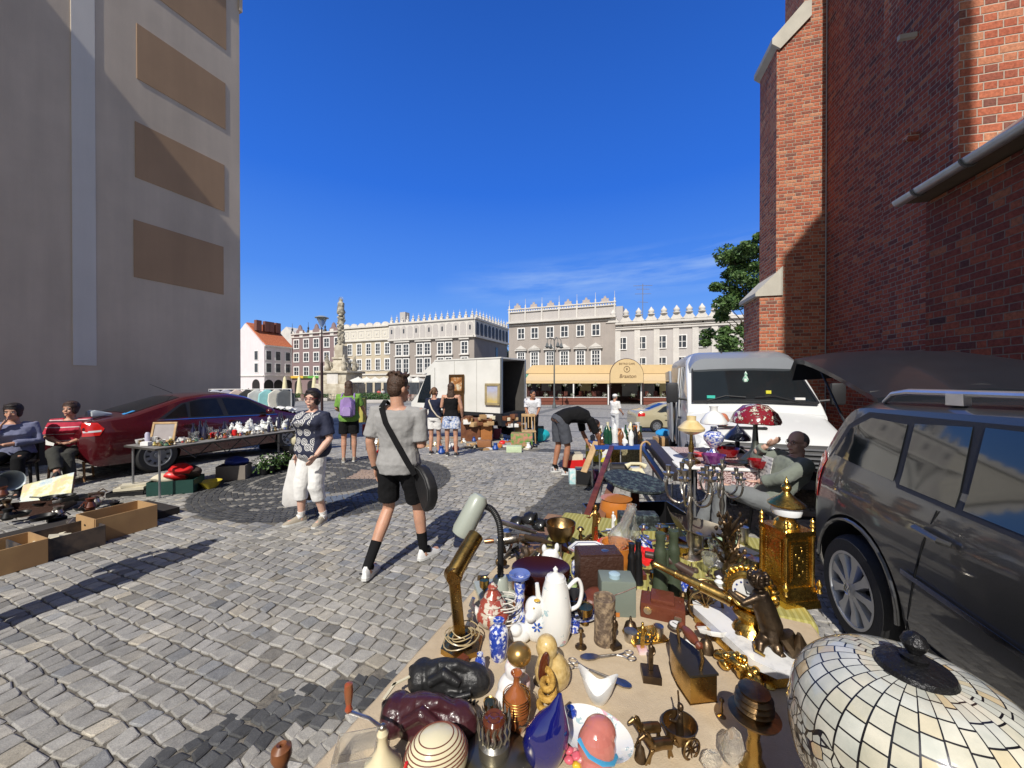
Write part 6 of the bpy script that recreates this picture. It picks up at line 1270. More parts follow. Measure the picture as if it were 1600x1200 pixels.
def table(label, u0, u1, s0, s1, z, mat, legs=True, th=.03):
 t = thing('folding_table', label, 'table', us((u0+u1)/2, (s0+s1)/2), -TH); b = B(); b.box((0,0,z-th/2), (s1-s0, u1-u0, th), bev=.006); mk('tabletop', b, mat, t)
 for sx in (-1,1):
  for sy in (-1,1): b = B(); leg(b, sx*((s1-s0)/2-.06), sy*((u1-u0)/2-.08), z-th); mk('leg', b, m_leg, t)
 return t
def clothmesh(u0, u1, s0, s1, z, drop, seed=1, wr=.003, nx=60, ny=80, dz=0):
 from mathutils import noise as nz
 b = B(); rows = []; W_, H_ = s1-s0, u1-u0
 xs = [-drop, -drop*.5, -.012, 0]+[W_*i/nx for i in range(1, nx)]+[W_, W_+.012, W_+drop*.5, W_+drop]
 ys = [-drop, -drop*.5, -.012, 0]+[H_*i/ny for i in range(1, ny)]+[H_, H_+.012, H_+drop*.5, H_+drop]
 for y in ys:
  r_ = []
  for x in xs:
   ox = min(max(x, 0), W_); oy = min(max(y, 0), H_); d = max(abs(x-ox), abs(y-oy))
   n_ = nz.noise(Vector((x*5+seed, y*5, 0)))+.5*nz.noise(Vector((x*14+seed, y*11, 3))); q = .018*math.sin(x*22+y*25)*min(1, d/.1)
   sx = 1 if x > W_ else -1 if x < 0 else 0; sy = 1 if y > H_ else -1 if y < 0 else 0
   r_.append(Vector((s0-(s0+s1)/2+ox+sx*(.012+abs(q)), u0-(u0+u1)/2+oy+sy*(.012+abs(q)), z+.004+wr*(n_+.8) - d)))
  rows.append(r_)
 b.loft(rows, cap=False, close=False); return b, us((u0+u1)/2, (s0+s1)/2)
table('long folding table under the beige cloth full of brass and china', .35, 2.5, -.74, .50, TZ-.006, m_wood)
b, c_ = clothmesh(.33, 1.80, -.76, .52, TZ-.004, .30); one('tablecloth', 'beige felt cloth spread under the brass and porcelain in the foreground', 'tablecloth', b, m_cloth1, c_, -TH)
b, c_ = clothmesh(1.72, 2.52, -.62, .53, TZ+.002, .25, 5, .004); one('tablecloth', 'olive striped cloth under the binoculars and candelabra', 'tablecloth', b, m_cloth2, c_, -TH)
lp = atd(1436, 1100, .60); lp = Vector((.655, .60, TZ)); lamp = thing('leaded_glass_lamp', 'huge white and amber leaded glass lampshade with black finial at the bottom right', 'lamp', lp)
m_tif, b_ = newmat('leaded_glass'); tc = tex('UV'); u_, v_, _ = sep(tc)
n1 = 32.0; row = (v_*9.5).floor(); low = (v_ > .74)
colu = (u_*n1).floor(); off = white(comb(colu, 5.0, 1.0)); rowf = v_*9.5 + off*.8; rr = rowf.floor()
eu = (((u_*n1).mod(1.0)-.5).abs()) ; ev = ((rowf.mod(1.0)-.5).abs())
lead_a = (eu > .455-.012*0) .max(ev > .455)
vv = comb(u_*62.0, v_*15.0, 0.0); vn = nd('ShaderNodeTexVoronoi', feature='DISTANCE_TO_EDGE'); setin(vn, 'Vector', vv); vn.inputs['Scale'].default_value = 1.0; vn.inputs['Randomness'].default_value = .75
vc = nd('ShaderNodeTexVoronoi', feature='F1'); setin(vc, 'Vector', vv); vc.inputs['Scale'].default_value = 1.0; vc.inputs['Randomness'].default_value = .75
lead_b = X(vn.outputs['Distance']) < .055
scal = (v_ + ((u_*16*6.2832).sin())*.045) > .66
lead = mix(scal, mix(lead_a, (0,0,0), (1,1,1)), mix(lead_b, (0,0,0), (1,1,1)))
sepc = nd('ShaderNodeSeparateColor'); setin(sepc, 0, lead); ld = X(sepc.outputs[0]); edge = (((v_ + ((u_*16*6.2832).sin())*.045) - .66).abs() < .007); ld = ld.max(edge)
ida = white(comb(colu, rr, 2.0)); sc2 = nd('ShaderNodeSeparateColor'); setin(sc2, 0, vc.outputs['Color']); idb = X(sc2.outputs[0])
ids = X.m('ADD', ida*(1-scal), idb*scal); P3 = tex()
gl_ = ramp(ids, [(0, (.50,.50,.45)), (.3, (.60,.61,.57)), (.6, (.56,.53,.43)), (.85, (.64,.63,.57)), (.96, (.60,.52,.36)), (1, (.60,.42,.22))])
gl_ = mix(1.0, gl_, ramp(noise(P3, 28, 5, .6), [(.3, (.82,.84,.80)), (.7, (1.1,1.08,1.02))]), 'MULTIPLY')
blk = (v_ > .84)*(v_ < .885)*((u_*40).mod(1.0) < .36)
gl_ = mix(blk, gl_, (.02,.02,.03)); gl_ = mix((v_ > .955), gl_, (.26,.24,.20))
setin(b_, 'Base Color', mix(ld, gl_, (.025,.025,.03))); setin(b_, 'Roughness', ld*.25+.14); b_.inputs['Coat Weight'].default_value = .6; setin(b_, 'Metallic', ld*.7); setin(b_, 'Normal', bump(ld*1.0 + noise(P3, 60, 3)*.15, .6, .004))
def uvdome(name, prof, seg, mat, parent, scal_edge=0, zoff=0):
 bm = bmesh.new(); uvl = bm.loops.layers.uv.new('UVMap'); n = len(prof); vs = []
 for i, (r, z) in enumerate(prof):
  vs.append([bm.verts.new((r*math.cos(2*math.pi*j/seg), r*math.sin(2*math.pi*j/seg), z)) for j in range(seg)])
 L_ = [0]
 for (a, b1), (c, d) in zip(prof, prof[1:]): L_.append(L_[-1]+math.hypot(c-a, d-b1))
 for i in range(n-1):
  for j in range(seg):
   f = bm.faces.new([vs[i][j], vs[i+1][j], vs[i+1][(j+1) % seg], vs[i][(j+1) % seg]])
   for lp_, (a, q) in zip(f.loops, ((j, i), (j, i+1), (j+1, i+1), (j+1, i))): lp_[uvl].uv = (a/seg, L_[q]/L_[-1])
   f.smooth = True
 bmesh.ops.recalc_face_normals(bm, faces=bm.faces); me = bpy.data.meshes.new(name); bm.to_mesh(me); bm.free(); me.materials.append(mat); o = bpy.data.objects.new(name, me); col.objects.link(o); o.parent = parent; o.location.z = zoff; return o
zt_ = .45; Rr = .163
dome = [(.045, zt_-.004)] + [(.045+(Rr-.045)*math.sin(a)**.92, zt_-.004-.105*(1-math.cos(a))) for a in [math.pi/2*k/20 for k in range(1, 21)]] + [(Rr+.004, zt_-.125), (Rr+.002, zt_-.16), (Rr-.004, zt_-.19)]
uvdome('shade', dome, 96, m_tif, lamp)
b = B(); b.lathe([(.050,zt_-.006),(.046,zt_+.004),(.03,zt_+.010),(.016,zt_+.013),(.018,zt_+.020),(.008,zt_+.024),(.014,zt_+.033),(.017,zt_+.042),(.013,zt_+.052),(.004,zt_+.058)], 28); mk('finial', b, M('dark_bronze_cap', (.03,.03,.032), .35, .7, bmp=.6, bs=70), lamp)
b = B(); b.lathe([(.10,0),(.09,.015),(.03,.04),(.02,.1),(.025,.2),(.015,.4)], 20); mk('stand', b, bronze, lamp)
p = Lpt(1228, 935); k = kk_(p); ck = thing('gilt_tower_clock', 'tall gilded tower clock case with white glass globe and crown finial', 'clock', p, R(8)); W2 = 29*k; Hh = 190*k
def lay(z0, z1, w0, w1, name, mat=gold, par=None, bev=.003): b = B(); b.loft([[Vector((x_*w_, y_*w_, z_)) for x_, y_ in ((-1,-1),(1,-1),(1,1),(-1,1))] for w_, z_ in ((w0,z0),(w1,z1))]); return mk(name, b, mat, par or ck)
lay(0, .06*Hh, W2*1.05, W2*1.0, 'base'); lay(.06*Hh, .16*Hh, W2*.95, W2*.86, 'base_moulding'); cs = lay(.16*Hh, .56*Hh, W2*.78, W2*.72, 'case'); lay(.56*Hh, .60*Hh, W2*.85, W2*.88, 'cornice')
for sx in (-1,1):
 for sy in (-1,1):
  c = (sx*W2*.78, sy*W2*.78, 0); b = B(); b.lathe([(.010,.16*Hh),(.008,.2*Hh),(.009,.35*Hh),(.007,.5*Hh),(.011,.56*Hh)], 10, c); mk('column', b, gold, ck)
  b = B(); b.lathe([(.010,.60*Hh),(.005,.615*Hh),(.011,.635*Hh),(.006,.66*Hh),(.010,.675*Hh),(.001,.70*Hh)], 10, c); mk('corner_urn', b, gold, ck)
  b = B(); b.lathe([(.012,.16*Hh),(.006,.19*Hh),(.012,.22*Hh),(.003,.26*Hh)], 10, (sx*W2*.98, sy*W2*.98, -.04*Hh)); mk('corner_urn', b, gold, ck)
for a_ in range(4):
 b = B(); b.box((0,-W2*.77,.36*Hh), (W2*1.0,.004,.32*Hh)); b.box((0,-W2*.785,.36*Hh), (W2*.8,.004,.26*Hh))
 for i in range(9): b.ell((math.sin(i*1.9)*W2*.22, -W2*.795, (.25+.027*i)*Hh), (.006,.003,.007), seg=8, rings=5)
 for i in range(14):
  for sx in (-1,1): b.ell((sx*W2*.45, -W2*.79, (.22+.021*i)*Hh), (.003,.003,.003), seg=6, rings=4)
 b.xf(Matrix.Rotation(math.pi/2*a_, 4, 'Z')); mk('relief_panel', b, gold, ck)
b = B(); b.lathe([(W2*.62,.60*Hh),(W2*.55,.64*Hh),(W2*.42,.66*Hh),(W2*.3,.68*Hh)], 24); mk('drum', b, gold, ck)
b = B(); b.lathe([(W2*.3,.675*Hh),(W2*.66,.70*Hh),(W2*.72,.735*Hh),(W2*.70,.76*Hh),(W2*.5,.775*Hh)], 28); mk('glass_globe', b, M('milk_glass', (.80,.82,.84), .1, coat=1, vary=.02), ck)
b = B(); b.lathe([(W2*.86,.775*Hh),(W2*.88,.785*Hh),(W2*.78,.80*Hh),(W2*.5,.83*Hh),(W2*.27,.86*Hh),(W2*.16,.885*Hh),(W2*.22,.90*Hh),(W2*.25,.92*Hh),(W2*.2,.935*Hh),(W2*.08,.945*Hh),(W2*.14,.96*Hh),(W2*.05,.98*Hh),(.001,1.01*Hh)], 24); mk('crown_lid', b, gold, ck)
p = Lpt(1222, 1068, TZ); k = kk_(p); mc = thing('mantel_clock', 'gilt drum clock with marble plinth and bronze putto on one end', 'clock', p, R(101))
m_marb, b_ = newmat('white_marble'); tc = tex(); setin(b_, 'Base Color', ramp(noise(tc, 9, 8, .65), [(.35, (.42,.43,.45)), (.5, (.72,.72,.71)), (1, (.80,.80,.78))])); b_.inputs['Roughness'].default_value = .2
b = B(); pts = [(-.03,-.075),(.30,-.075),(.34,-.03),(.34,.05),(.30,.075),(.03,.075),(-.02,.04)]
def poly(b, pts, z0, z1, s0=1, s1=1): return b.loft([[Vector((x_*s0, y_*s0, z0)) for x_, y_ in pts], [Vector((x_*s1, y_*s1, z1)) for x_, y_ in pts]])
poly(b, pts, .035, .060); mk('marble_plinth', b, m_marb, mc)
b = B(); poly(b, pts, .008, .035, .985, .985); mk('gilt_frieze', b, gold, mc)
for i in range(30):
 if i == 0: b = B()
 q = i/29; b.box((.0+.3*q, -.0765, .022), (.004,.006,.024))
mk('fluted_band', b, gold, mc)
for q in ((.0,-.05),(.0,.05),(.3,-.05),(.3,.05)): b = B(); b.lathe([(.018,0),(.022,.006),(.012,.012)], 12, (q[0],q[1],-.0)); mk('foot', b, gold, mc)
b = B(); b.lathe([(.058,-.028),(.066,-.024),(.070,-.012),(.070,.020),(.060,.028)], 40, (.15,-.03,.20), (R(90),0,R(32)));  dr = mk('drum', b, gold, mc)
E_ = Euler((R(90),0,R(32))).to_matrix(); dc = Vector((.15,-.03,.20))
b = B(); b.lathe([(.0455,-.0335),(.0455,-.029)], 40, dc, (R(90),0,R(32))); df = mk('dial', b, porc, mc); df.location = (0,0,0)
b = B(); b.tube([dc+E_ @ Vector((.052*math.cos(a), .052*math.sin(a), -.030)) for a in [2*math.pi*i/36 for i in range(37)]], .005, 6); mk('bezel', b, gold, mc)
for i in range(12):
 a = 2*math.pi*i/12; b = B(); b.ell(dc+E_ @ Vector((.036*math.cos(a), .036*math.sin(a), -.034)), (.0035,.0035,.0035), seg=8, rings=5); mk('hour_mark', b, M('numeral_blue', (.03,.05,.2), .4), mc)
b = B(); b.tube([dc+E_ @ Vector((0,0,-.0355)), dc+E_ @ Vector((.01,.028,-.0355))], [.002,.0008], 5); b.tube([dc+E_ @ Vector((0,0,-.036)), dc+E_ @ Vector((-.03,.01,-.036))], [.0018,.0008], 5); mk('hands', b, blackm, mc)
b = B()
for i in range(26):
 a = 2*math.pi*i/26; c = dc+E_ @ Vector((.073*math.cos(a), .073*math.sin(a), 0)); b.ell(c, (.012,.016,.012), seg=8, rings=6)
b.jit(.006, 40); mk('foliage_wreath', b, gold, mc)
b = B(); b.lathe([(.055,.06),(.045,.075),(.03,.09),(.05,.115),(.045,.135)], 16, (.15,-.03,0)); b.jit(.006, 30); mk('drum_support', b, gold, mc)
b = B(); z0 = .06
bt = [Vector((.075,-.035,z0+.02)), Vector((.07,-.03,z0+.07)), Vector((.085,-.02,z0+.12)), Vector((.09,-.01,z0+.17))]
b.tube(bt, [.030,.036,.034,.022], 16); b.ell((.095,-.005,z0+.205), (.026,.028,.030)); b.tube([(.085,-.02,z0+.155),(.12,.0,z0+.12),(.155,.03,z0+.135)], [.014,.012,.008]); b.tube([(.085,-.0,z0+.155),(.10,.045,z0+.13),(.145,.06,z0+.15)], [.014,.012,.008])
b.tube([(.07,-.045,z0+.03),(.04,-.03,z0-.005),(.02,-.03,z0-.0)], [.022,.016,.011]); b.tube([(.075,-.02,z0+.03),(.06,.02,z0+.02),(.05,.03,z0+.004)], [.022,.016,.011])
mk('bronze_putto', b, bronze, mc, mods=remesh(.0035, 3, .004))
b = B()
for i in range(22): a = i*.9; b.ell((.092+.024*math.cos(a), -.005+.024*math.sin(a), z0+.215+.010*math.sin(i*2.1)), (.009,.009,.009), seg=8, rings=6)
mk('curly_hair', b, bronze, mc)
b = B(); b.tube([(.04,-.05,z0+.06),(.02,-.075,z0+.01),(.0,-.07,z0+.05),(-.01,-.05,z0+.09)], [.026,.032,.02,.006], 10); b.jit(.008,22); mk('drapery', b, bronze, mc)
b = B(); b.tube([(.03,.03,z0+.006),(.05,.045,z0+.012),(.07,.03,z0+.012),(.065,.015,z0+.008)], .004, 8); mk('scroll_mount', b, gold, mc)
p = Lpt(1150, 1058); b = B(); rg = random.Random(5)
for i in range(46): q = rg.random(); b.ell((rg.gauss(0,.016)+.02*q, (q-.5)*.15, .012+.05*math.sin(q*3.1)*rg.random()), (rg.uniform(.006,.016), rg.uniform(.008,.02), rg.uniform(.006,.016)), seg=8, rings=6)
one('gilt_ornament', 'heap-like gilt rocaille figure ornament left of the marble plinth', 'ornament', b.jit(.006,30), gold, p, R(30), mods=remesh(.003, 1, 0))
p = Lpt(1128, 1000); t = thing('porcelain_tray', 'long octagonal white tray with blue flowers leaning by the gilt clock', 'tray', p+Vector((0,0,.022)), R(-40)); t.rotation_euler = (R(-16), R(18), R(31))
b = B(); pts = [(-.11,-.022),(-.085,-.042),(.085,-.042),(.11,-.022),(.11,.022),(.085,.042),(-.085,.042),(-.11,.022)]; b.loft([[Vector((x_*s_, y_*s_, z_)) for x_, y_ in pts] for s_, z_ in ((.92,0),(1.0,.012),(1.0,.015),(.90,.006))]); mk('body', b, porc, t)
b = B(); b.loft([[Vector((x_*s_, y_*s_, z_)) for x_, y_ in pts] for s_, z_ in ((.86,.0062),(.86,.0072))]); mk('painted_field', b, porc_b, t)
p = Lpt(1095, 962); cn = thing('model_cannon', 'brass model cannon with spoked wheels pointing left', 'model cannon', p, R(0));
m0 = atd(1020, 880, 1.50)-p; m1 = atd(1148, 940, 1.30)-p
d_ = (m1-m0); ln = d_.length; q_ = d_.normalized().to_track_quat('Z', 'Y').to_euler()
b = B(); b.lathe([(.006,.0),(.013,.004),(.014,.012),(.011,.018),(.012,.06*ln/.3),(.013,.3*ln),(.016,.31*ln),(.015,.33*ln),(.018,.62*ln),(.021,.63*ln),(.020,.65*ln),(.022,.93*ln),(.025,.94*ln),(.024,.97*ln),(.012,1.0*ln),(.006,1.03*ln)], 24, m0, q_); mk('barrel', b, brass, cn)
def wheel(par, c, r, n, mat, yaw=0, th=.005, name='wheel'):
 b = B(); E2 = Euler((0,0,yaw)).to_matrix(); P_ = lambda a, rr, y_=0: Vector(c)+E2 @ Vector((rr*math.cos(a), y_, rr*math.sin(a)))
 b.tube([P_(2*math.pi*i/32, r) for i in range(33)], th, 8)
 for i in range(n): a = 2*math.pi*i/n; b.tube([P_(a, .1*r), P_(a, .55*r), P_(a, r)], [th*.6, th*.5, th*.7], 6)
 b.tube([P_(0,0,-th*2.5), P_(0,0,th*2.5)], r*.17, 12); return mk(name, b, mat, par)
wheel(cn, (0,-.035,.058), .060, 10, brass_d, R(-12)); wheel(cn, (.035,.045,.058), .060, 10, brass_d, R(-12));
b = B(); b.tube([(.0,-.05,.058),(.037,.06,.058)], .005, 8); b.tube([(0,0,.062),(.10,-.0,.01)], [.014,.008], 8); b.box((-.0,0,.075), (.09,.03,.012), (0,.3,-.2)); mk('carriage', b, brass_d, cn)
one('telescope', 'dark brown tapered telescope tube lying behind the cannon', 'telescope', B().tube([atd(1008,866,1.62), atd(1040,872,1.60), atd(1082,896,1.56)], [.014,.017,.02], 16), M('dark_tube', (.06,.035,.028), .4), None)
t = thing('flintlock_pistol', 'old wooden pistol with dark barrel lying by the bronze tree', 'pistol', (0,0,0)); b = B(); b.tube([atd(1068,858,1.95), atd(1104,861,1.93)], [.008,.010], 12); mk('barrel', b, blackm, t); b = B(); b.tube([atd(1100,862,1.93), atd(1120,862,1.92), atd(1150,868,1.90), atd(1172,872,1.88)], [.013,.016,.014,.022], 12); mk('stock', b, woodr, t); b = B(); b.lathe([(.023,-.006),(.020,.006)], 14, atd(1173,872,1.88), (0,R(80),0)); mk('butt_cap', b, brass, t)
p = Lpt(1088, 1085); ir = thing('charcoal_iron', 'brass box charcoal iron with turned wooden handle', 'iron', p, R(6)); k = kk_(p)
hw = .040; ol = [(-hw,-.035),(hw,-.035),(hw,.03),(hw*.82,.075),(hw*.45,.115),(0,.14),(-hw*.45,.115),(-hw*.82,.075),(-hw,.03)]
b = B(); poly(b, ol, .004, .078); mk('box', b, brass, ir); b = B(); poly(b, [(x_*1.06,y_*1.04) for x_, y_ in ol], .0, .005); mk('sole_plate', b, brass_d, ir); b = B(); poly(b, [(x_*1.07,y_*1.05-.002) for x_, y_ in ol], .082, .088); mk('lid', b, M('iron_lid', (.10,.085,.06), .4, .8, bmp=.2), ir)
b = B(); b.tube([(0,-.02,.088),(0,-.03,.125),(0,-.022,.15)], .005, 8); b.tube([(0,.09,.088),(0,.10,.125),(0,.09,.15)], .005, 8); b.tube([(0,-.022,.15),(0,.09,.15)], .003, 8); mk('handle_bracket', b, brass_d, ir)
b = B(); b.lathe([(.006,0),(.012,.008),(.008,.018),(.014,.035),(.015,.055),(.013,.075),(.008,.088),(.012,.097),(.006,.105)], 18, (0,-.022,.152), (R(-90),0,0)); mk('wooden_handle', b, woodr, ir)
b = B(); b.ell((hw+.003,-.02,.07), (.006,.006,.01)); mk('latch', b, brass_d, ir)
def statuette(label, px, py, hpx, mat, base=None, rz=0, seed=1, z=TZ, arms=1, name='statuette', bs=1.0, bm_=None):
 p = Lpt(px, py, z); k = kk_(p); H_ = hpx*k; t = thing(name, label, 'figurine', p, rz); b0 = .14*H_*bs if base else 0
 if base: b = B(); b.box((0,0,b0/2), (.30*H_*bs,.30*H_*bs,b0), bev=.002); mk('base', b, bm_ or mat, t)
 h = H_-b0; b = B(); rg = random.Random(seed)
 b.tube([(-.04*h,0,b0),(-.045*h,.01*h,b0+.25*h),(-.02*h,0,b0+.48*h)], [.035*h,.045*h,.06*h], 10); b.tube([(.05*h,.02*h,b0),(.04*h,.03*h,b0+.25*h),(.02*h,0,b0+.48*h)], [.035*h,.045*h,.06*h], 10)
 b.tube([(0,0,b0+.42*h),(0,-.01*h,b0+.6*h),(0,0,b0+.76*h),(0,0,b0+.84*h)], [.075*h,.07*h,.085*h,.03*h], 12); b.ell((0,-.01*h,b0+.91*h), (.05*h,.058*h,.068*h))
 if arms: b.tube([(-.08*h,0,b0+.76*h),(-.17*h,-.05*h,b0+.66*h),(-.27*h,-.08*h,b0+.70*h)], [.032*h,.027*h,.02*h], 8)
 b.tube([(.08*h,0,b0+.76*h),(.13*h,-.02*h,b0+.62*h),(.06*h,-.09*h,b0+.52*h)], [.032*h,.027*h,.02*h], 8)
 mk('figure', b, mat, t, mods=remesh(max(.0022, h*.018), 2, .003)); return t
statuette('gold winged figure with one outstretched arm at the back edge of the table', 930, 858, 72, M('dull_gold', (.42,.23,.07), .35, .9, bmp=.2), True, R(10), 3)
t = statuette('small dark bronze kneeling statuette in front of the charcoal iron', 1017, 1060, 62, bronze, True, R(-10), 4, arms=0, bs=1.5)
statuette('thin dark bronze statuette next to the bark covered vase', 960, 1012, 52, bronze, True, R(20), 5, arms=0, bs=1.1)
statuette('thin gold statuette on pink marble behind the kneeling bronze', 1004, 1020, 50, gold, True, R(0), 6, arms=0, bm_=pinkc)
p = Lpt(1008, 998); b = B(); b.box((0,0,.012), (.135,.085,.008), bev=.003); rg = random.Random(8)
for i in range(40): b.ell((rg.uniform(-.06,.06), rg.uniform(-.036,.036), .017), (rg.uniform(.003,.010), rg.uniform(.003,.008), .004), seg=7, rings=5)
one('relief_plaque', 'flat gold relief plaque lying behind the small statuettes', 'plaque', b, gold, p, R(12))
p = Lpt(1056, 990); t = thing('pocket_compass', 'round white-faced compass lying on the gold plaque', 'compass', p+Vector((0,-.0,.026)), 0); b = B(); b.lathe([(.024,0),(.026,.004),(.024,.009),(.021,.0085)], 28); mk('case', b, pewter, t); b = B(); b.lathe([(.021,.0088),(.0,.0089)], 28); mk('dial', b, porc, t); b = B(); b.box((0,0,.0095), (.003,.028,.0006), (0,0,.6)); mk('needle', b, blackm, t)
def tongs(label, pts, mat, head):
 t = thing('serving_tongs', label, 'tongs', Lpt(*pts[0])+Vector((0,0,.006)), 0); o0 = t.location; P_ = [Lpt(*q)+Vector((0,0,.008))-o0 for q in pts]; d = (P_[-1]-P_[0]).normalized(); n = Vector((-d.y, d.x, 0))
 for s_ in (-1,1):
  b = B(); c = P_[0]+n*s_*.013; b.tube([c+d*.014*math.cos(a)+n*.010*math.sin(a) for a in [2*math.pi*i/16 for i in range(17)]], .0022, 6); b.tube([c+d*.014, P_[0].lerp(P_[1], .5)+n*s_*.005, P_[1]-n*s_*.002, P_[2]-n*s_*.004], .0028, 6); mk('arm', b, mat, t)
 b = B(); m_ = [P_[2]+n*w_*.001+d*x_ for x_, w_ in ((0,-6),(.015,-13),(.04,-15),(.058,-8),(.062,0),(.058,8),(.04,15),(.015,13),(0,6))]
 b.loft([[q+Vector((0,0,0)) for q in m_], [q+Vector((0,0,.003)) for q in m_]]); mk('blade', b, mat, t); return t
tongs('silver pastry tongs lying farther back with the blade to the left', [(985,1028),(960,1027),(935,1030)], silver, 0)
tongs('silver pierced tongs lying nearer with the blade to the right', [(893,1040),(925,1052),(955,1065)], silver, 0)
coffee, k = lat('coffee_pot', 'tall white porcelain coffee pot with faint pink flowers', 'coffee pot', 868, 1000, 50, 97, [(.62,0),(.78,.03),(.95,.2),(1.0,.38),(.95,.6),(.8,.85),(.66,.97),(.64,1.0)], porc_f, parts='body', rz=R(10))
b = B(); b.lathe([(.62*25*k,97*k),(.55*25*k,101*k),(.2*25*k,105*k),(.12*25*k,107*k),(.16*25*k,112*k),(.02*25*k,116*k)], 24); mk('lid', b, porc, coffee)
b = B(); b.tube(bez([(20*k,0,80*k),(36*k,0,92*k),(43*k,0,75*k),(38*k,0,52*k),(24*k,0,45*k)], 5), 3.2*k, 10); mk('handle', b, porc, coffee)
b = B(); b.tube([(-22*k,0,55*k),(-28*k,0,72*k),(-30*k,0,92*k)], [6*k,4*k,3*k], 12); mk('spout', b, porc, coffee)
cs_, k = lat('candlestick', 'blue and white porcelain candlestick with wide blue rim', 'candlestick', 812, 968, 34, 72, [(.9,0),(.85,.05),(.45,.2),(.38,.4),(.5,.5),(.42,.6),(.55,.7),(.5,.85),(.5,.9)], porc_b, parts='stem')
b = B(); b.lathe([(8*k,64*k),(16*k,68*k),(17*k,72*k),(16*k,73*k),(9*k,70*k),(7*k,62*k)], 28); mk('drip_pan', b, M('blue_glaze', (.12,.17,.42), .15, coat=.6), cs_)
lat('small_vase', 'small vase with dense cobalt blue flowers in front of the white figures', 'vase', 779, 1030, 31, 62, [(.6,0),(.8,.1),(.95,.35),(1,.6),(.9,.78),(.45,.88),(.42,.93),(.6,1.0),(.45,.98)], porc_v)
def blobthing(name, label, cat, px, py, parts, mat, z=TZ, rz=0, vox=None, extra=None, fold=0):
 p = Lpt(px, py, z); k = kk_(p); b = B()
 for c, r in parts: b.ell((c[0]*k, c[1]*k, c[2]*k), (r[0]*k, r[1]*k, r[2]*k), seg=18, rings=12)
 t = thing(name, label, cat, p, rz); mk('body', b, mat, t, mods=remesh((vox or 1.2)*k, 4, fold)); return t, k
t, k = blobthing('white_dog_figure', 'white ceramic seated dog with blue flower on its chest', 'figurine', 836, 1000, [((0,0,24),(17,15,26)),((-2,-3,52),(14,14,18)),((-8,-14,46),(9,9,8)),((8,10,10),(16,16,12)),((8,2,62),(5,5,7))], porc)
b = B();
for i in range(6): a = i*math.pi/3; b.ell((2*k+5*k*math.cos(a), -15.5*k, 30*k+5*k*math.sin(a)), (3.2*k,1.0*k,1.6*k), (0,-a,0), seg=8, rings=5)
mk('blue_flower', b, M('blue_glaze2', (.03,.10,.42), .2), t); b = B(); b.ell((-3*k,-16.4*k,60*k),(1.5*k,1*k,1.5*k)); b.ell((2*k,-13*k,70*k),(5*k,4*k,1.5*k)); mk('painted_detail', b, M('yellow_glaze', (.6,.38,.05), .2), t)
blobthing('white_rabbit_figure', 'low round white ceramic figure squatting left of the dog', 'figurine', 812, 1003, [((0,0,14),(18,14,15)),((-6,-8,24),(10,9,9))], porc)
t, k = blobthing('clown_figure', 'pink and white ceramic clown figure with a gold ball for a hat', 'figurine', 803, 1096, [((0,0,22),(26,20,24)),((-16,-8,12),(14,12,14)),((2,0,52),(17,15,18)),((14,-4,34),(12,9,14))], M('pink_white_glaze', (.72,.70,.69), .15, c2=(.62,.34,.38), scale=16, thr=(.5,.58), coat=.6))
b = B(); b.ell((8*k,-5*k,78*k),(19*k,18*k,17*k), seg=28, rings=18); mk('gold_ball', b, M('matt_gold', (.48,.30,.10), .28, .8), t)
t, k = blobthing('duck_jug', 'speckled ochre ceramic dog vase with long brown ear', 'vase', 862, 1075, [((0,0,26),(27,24,30)),((-8,-2,66),(17,17,19)),((-12,-12,50),(12,12,12)),((10,4,22),(20,22,24))], ochre)
b = B(); b.ell((-14*k,-20*k,48*k),(8*k,5*k,26*k),(.1,.15,0)); mk('ear', b, brown_gl, t)
vs, k = lat('amber_vase', 'amber glass vase with ribbed gold band and thin neck', 'vase', 807, 1142, 44, 92, [(.3,0),(.5,.02),(.85,.2),(1,.42),(.92,.58),(.5,.72),(.24,.8),(.22,.92),(.42,1.0),(.38,1.0),(.18,.9)], amber, parts='body')
b = B();
for i in range(7): b.tube([(21.7*k*math.cos(a)*(1-.01*abs(i-3)), 21.7*k*math.sin(a)*(1-.01*abs(i-3)), (34+4*i)*k) for a in [2*math.pi*j/28 for j in range(29)]], .7*k, 5)
mk('gold_band', b, brass, vs)
one('straw_braid', 'coil of golden straw braid behind the cobalt glass fish', 'braid', B().tube([(.022*math.cos(a*1.0)*(1.2-.1*a/3), .026*math.sin(a), .006+.0045*a) for a in [i*.35 for i in range(60)]], .0085, 8), M('straw', (.55,.33,.07), .6, c2=(.4,.22,.04), scale=90, bmp=.5, bs=120), Lpt(856, 1112))
p = Lpt(850, 1195); k = kk_(p); b = B(); b.loft([[Vector((x_*w_*k, y_*d_*k, z_*k))+Vector((o_*k,0,0)) for x_, y_ in [(math.cos(a), math.sin(a)) for a in [2*math.pi*j/20 for j in range(20)]]] for w_, d_, z_, o_ in ((20,16,0,0),(30,22,16,0),(36,26,36,2),(34,22,56,6),(24,15,76,12),(12,8,92,20),(3,2,112,25))]); one('glass_fish_vase', 'deep cobalt blue glass fish vase with pointed tip', 'vase', b, cobalt, p)
one('metal_cone', 'small silver cone leaning against the cobalt vase', 'ornament', B().lathe([(.001,0),(.004,.001),(.014,.034),(.015,.036),(.010,.033)], 20, rot=(0,R(-70),R(10))), silver, Lpt(835, 1150)+Vector((-.01,0,.03)))
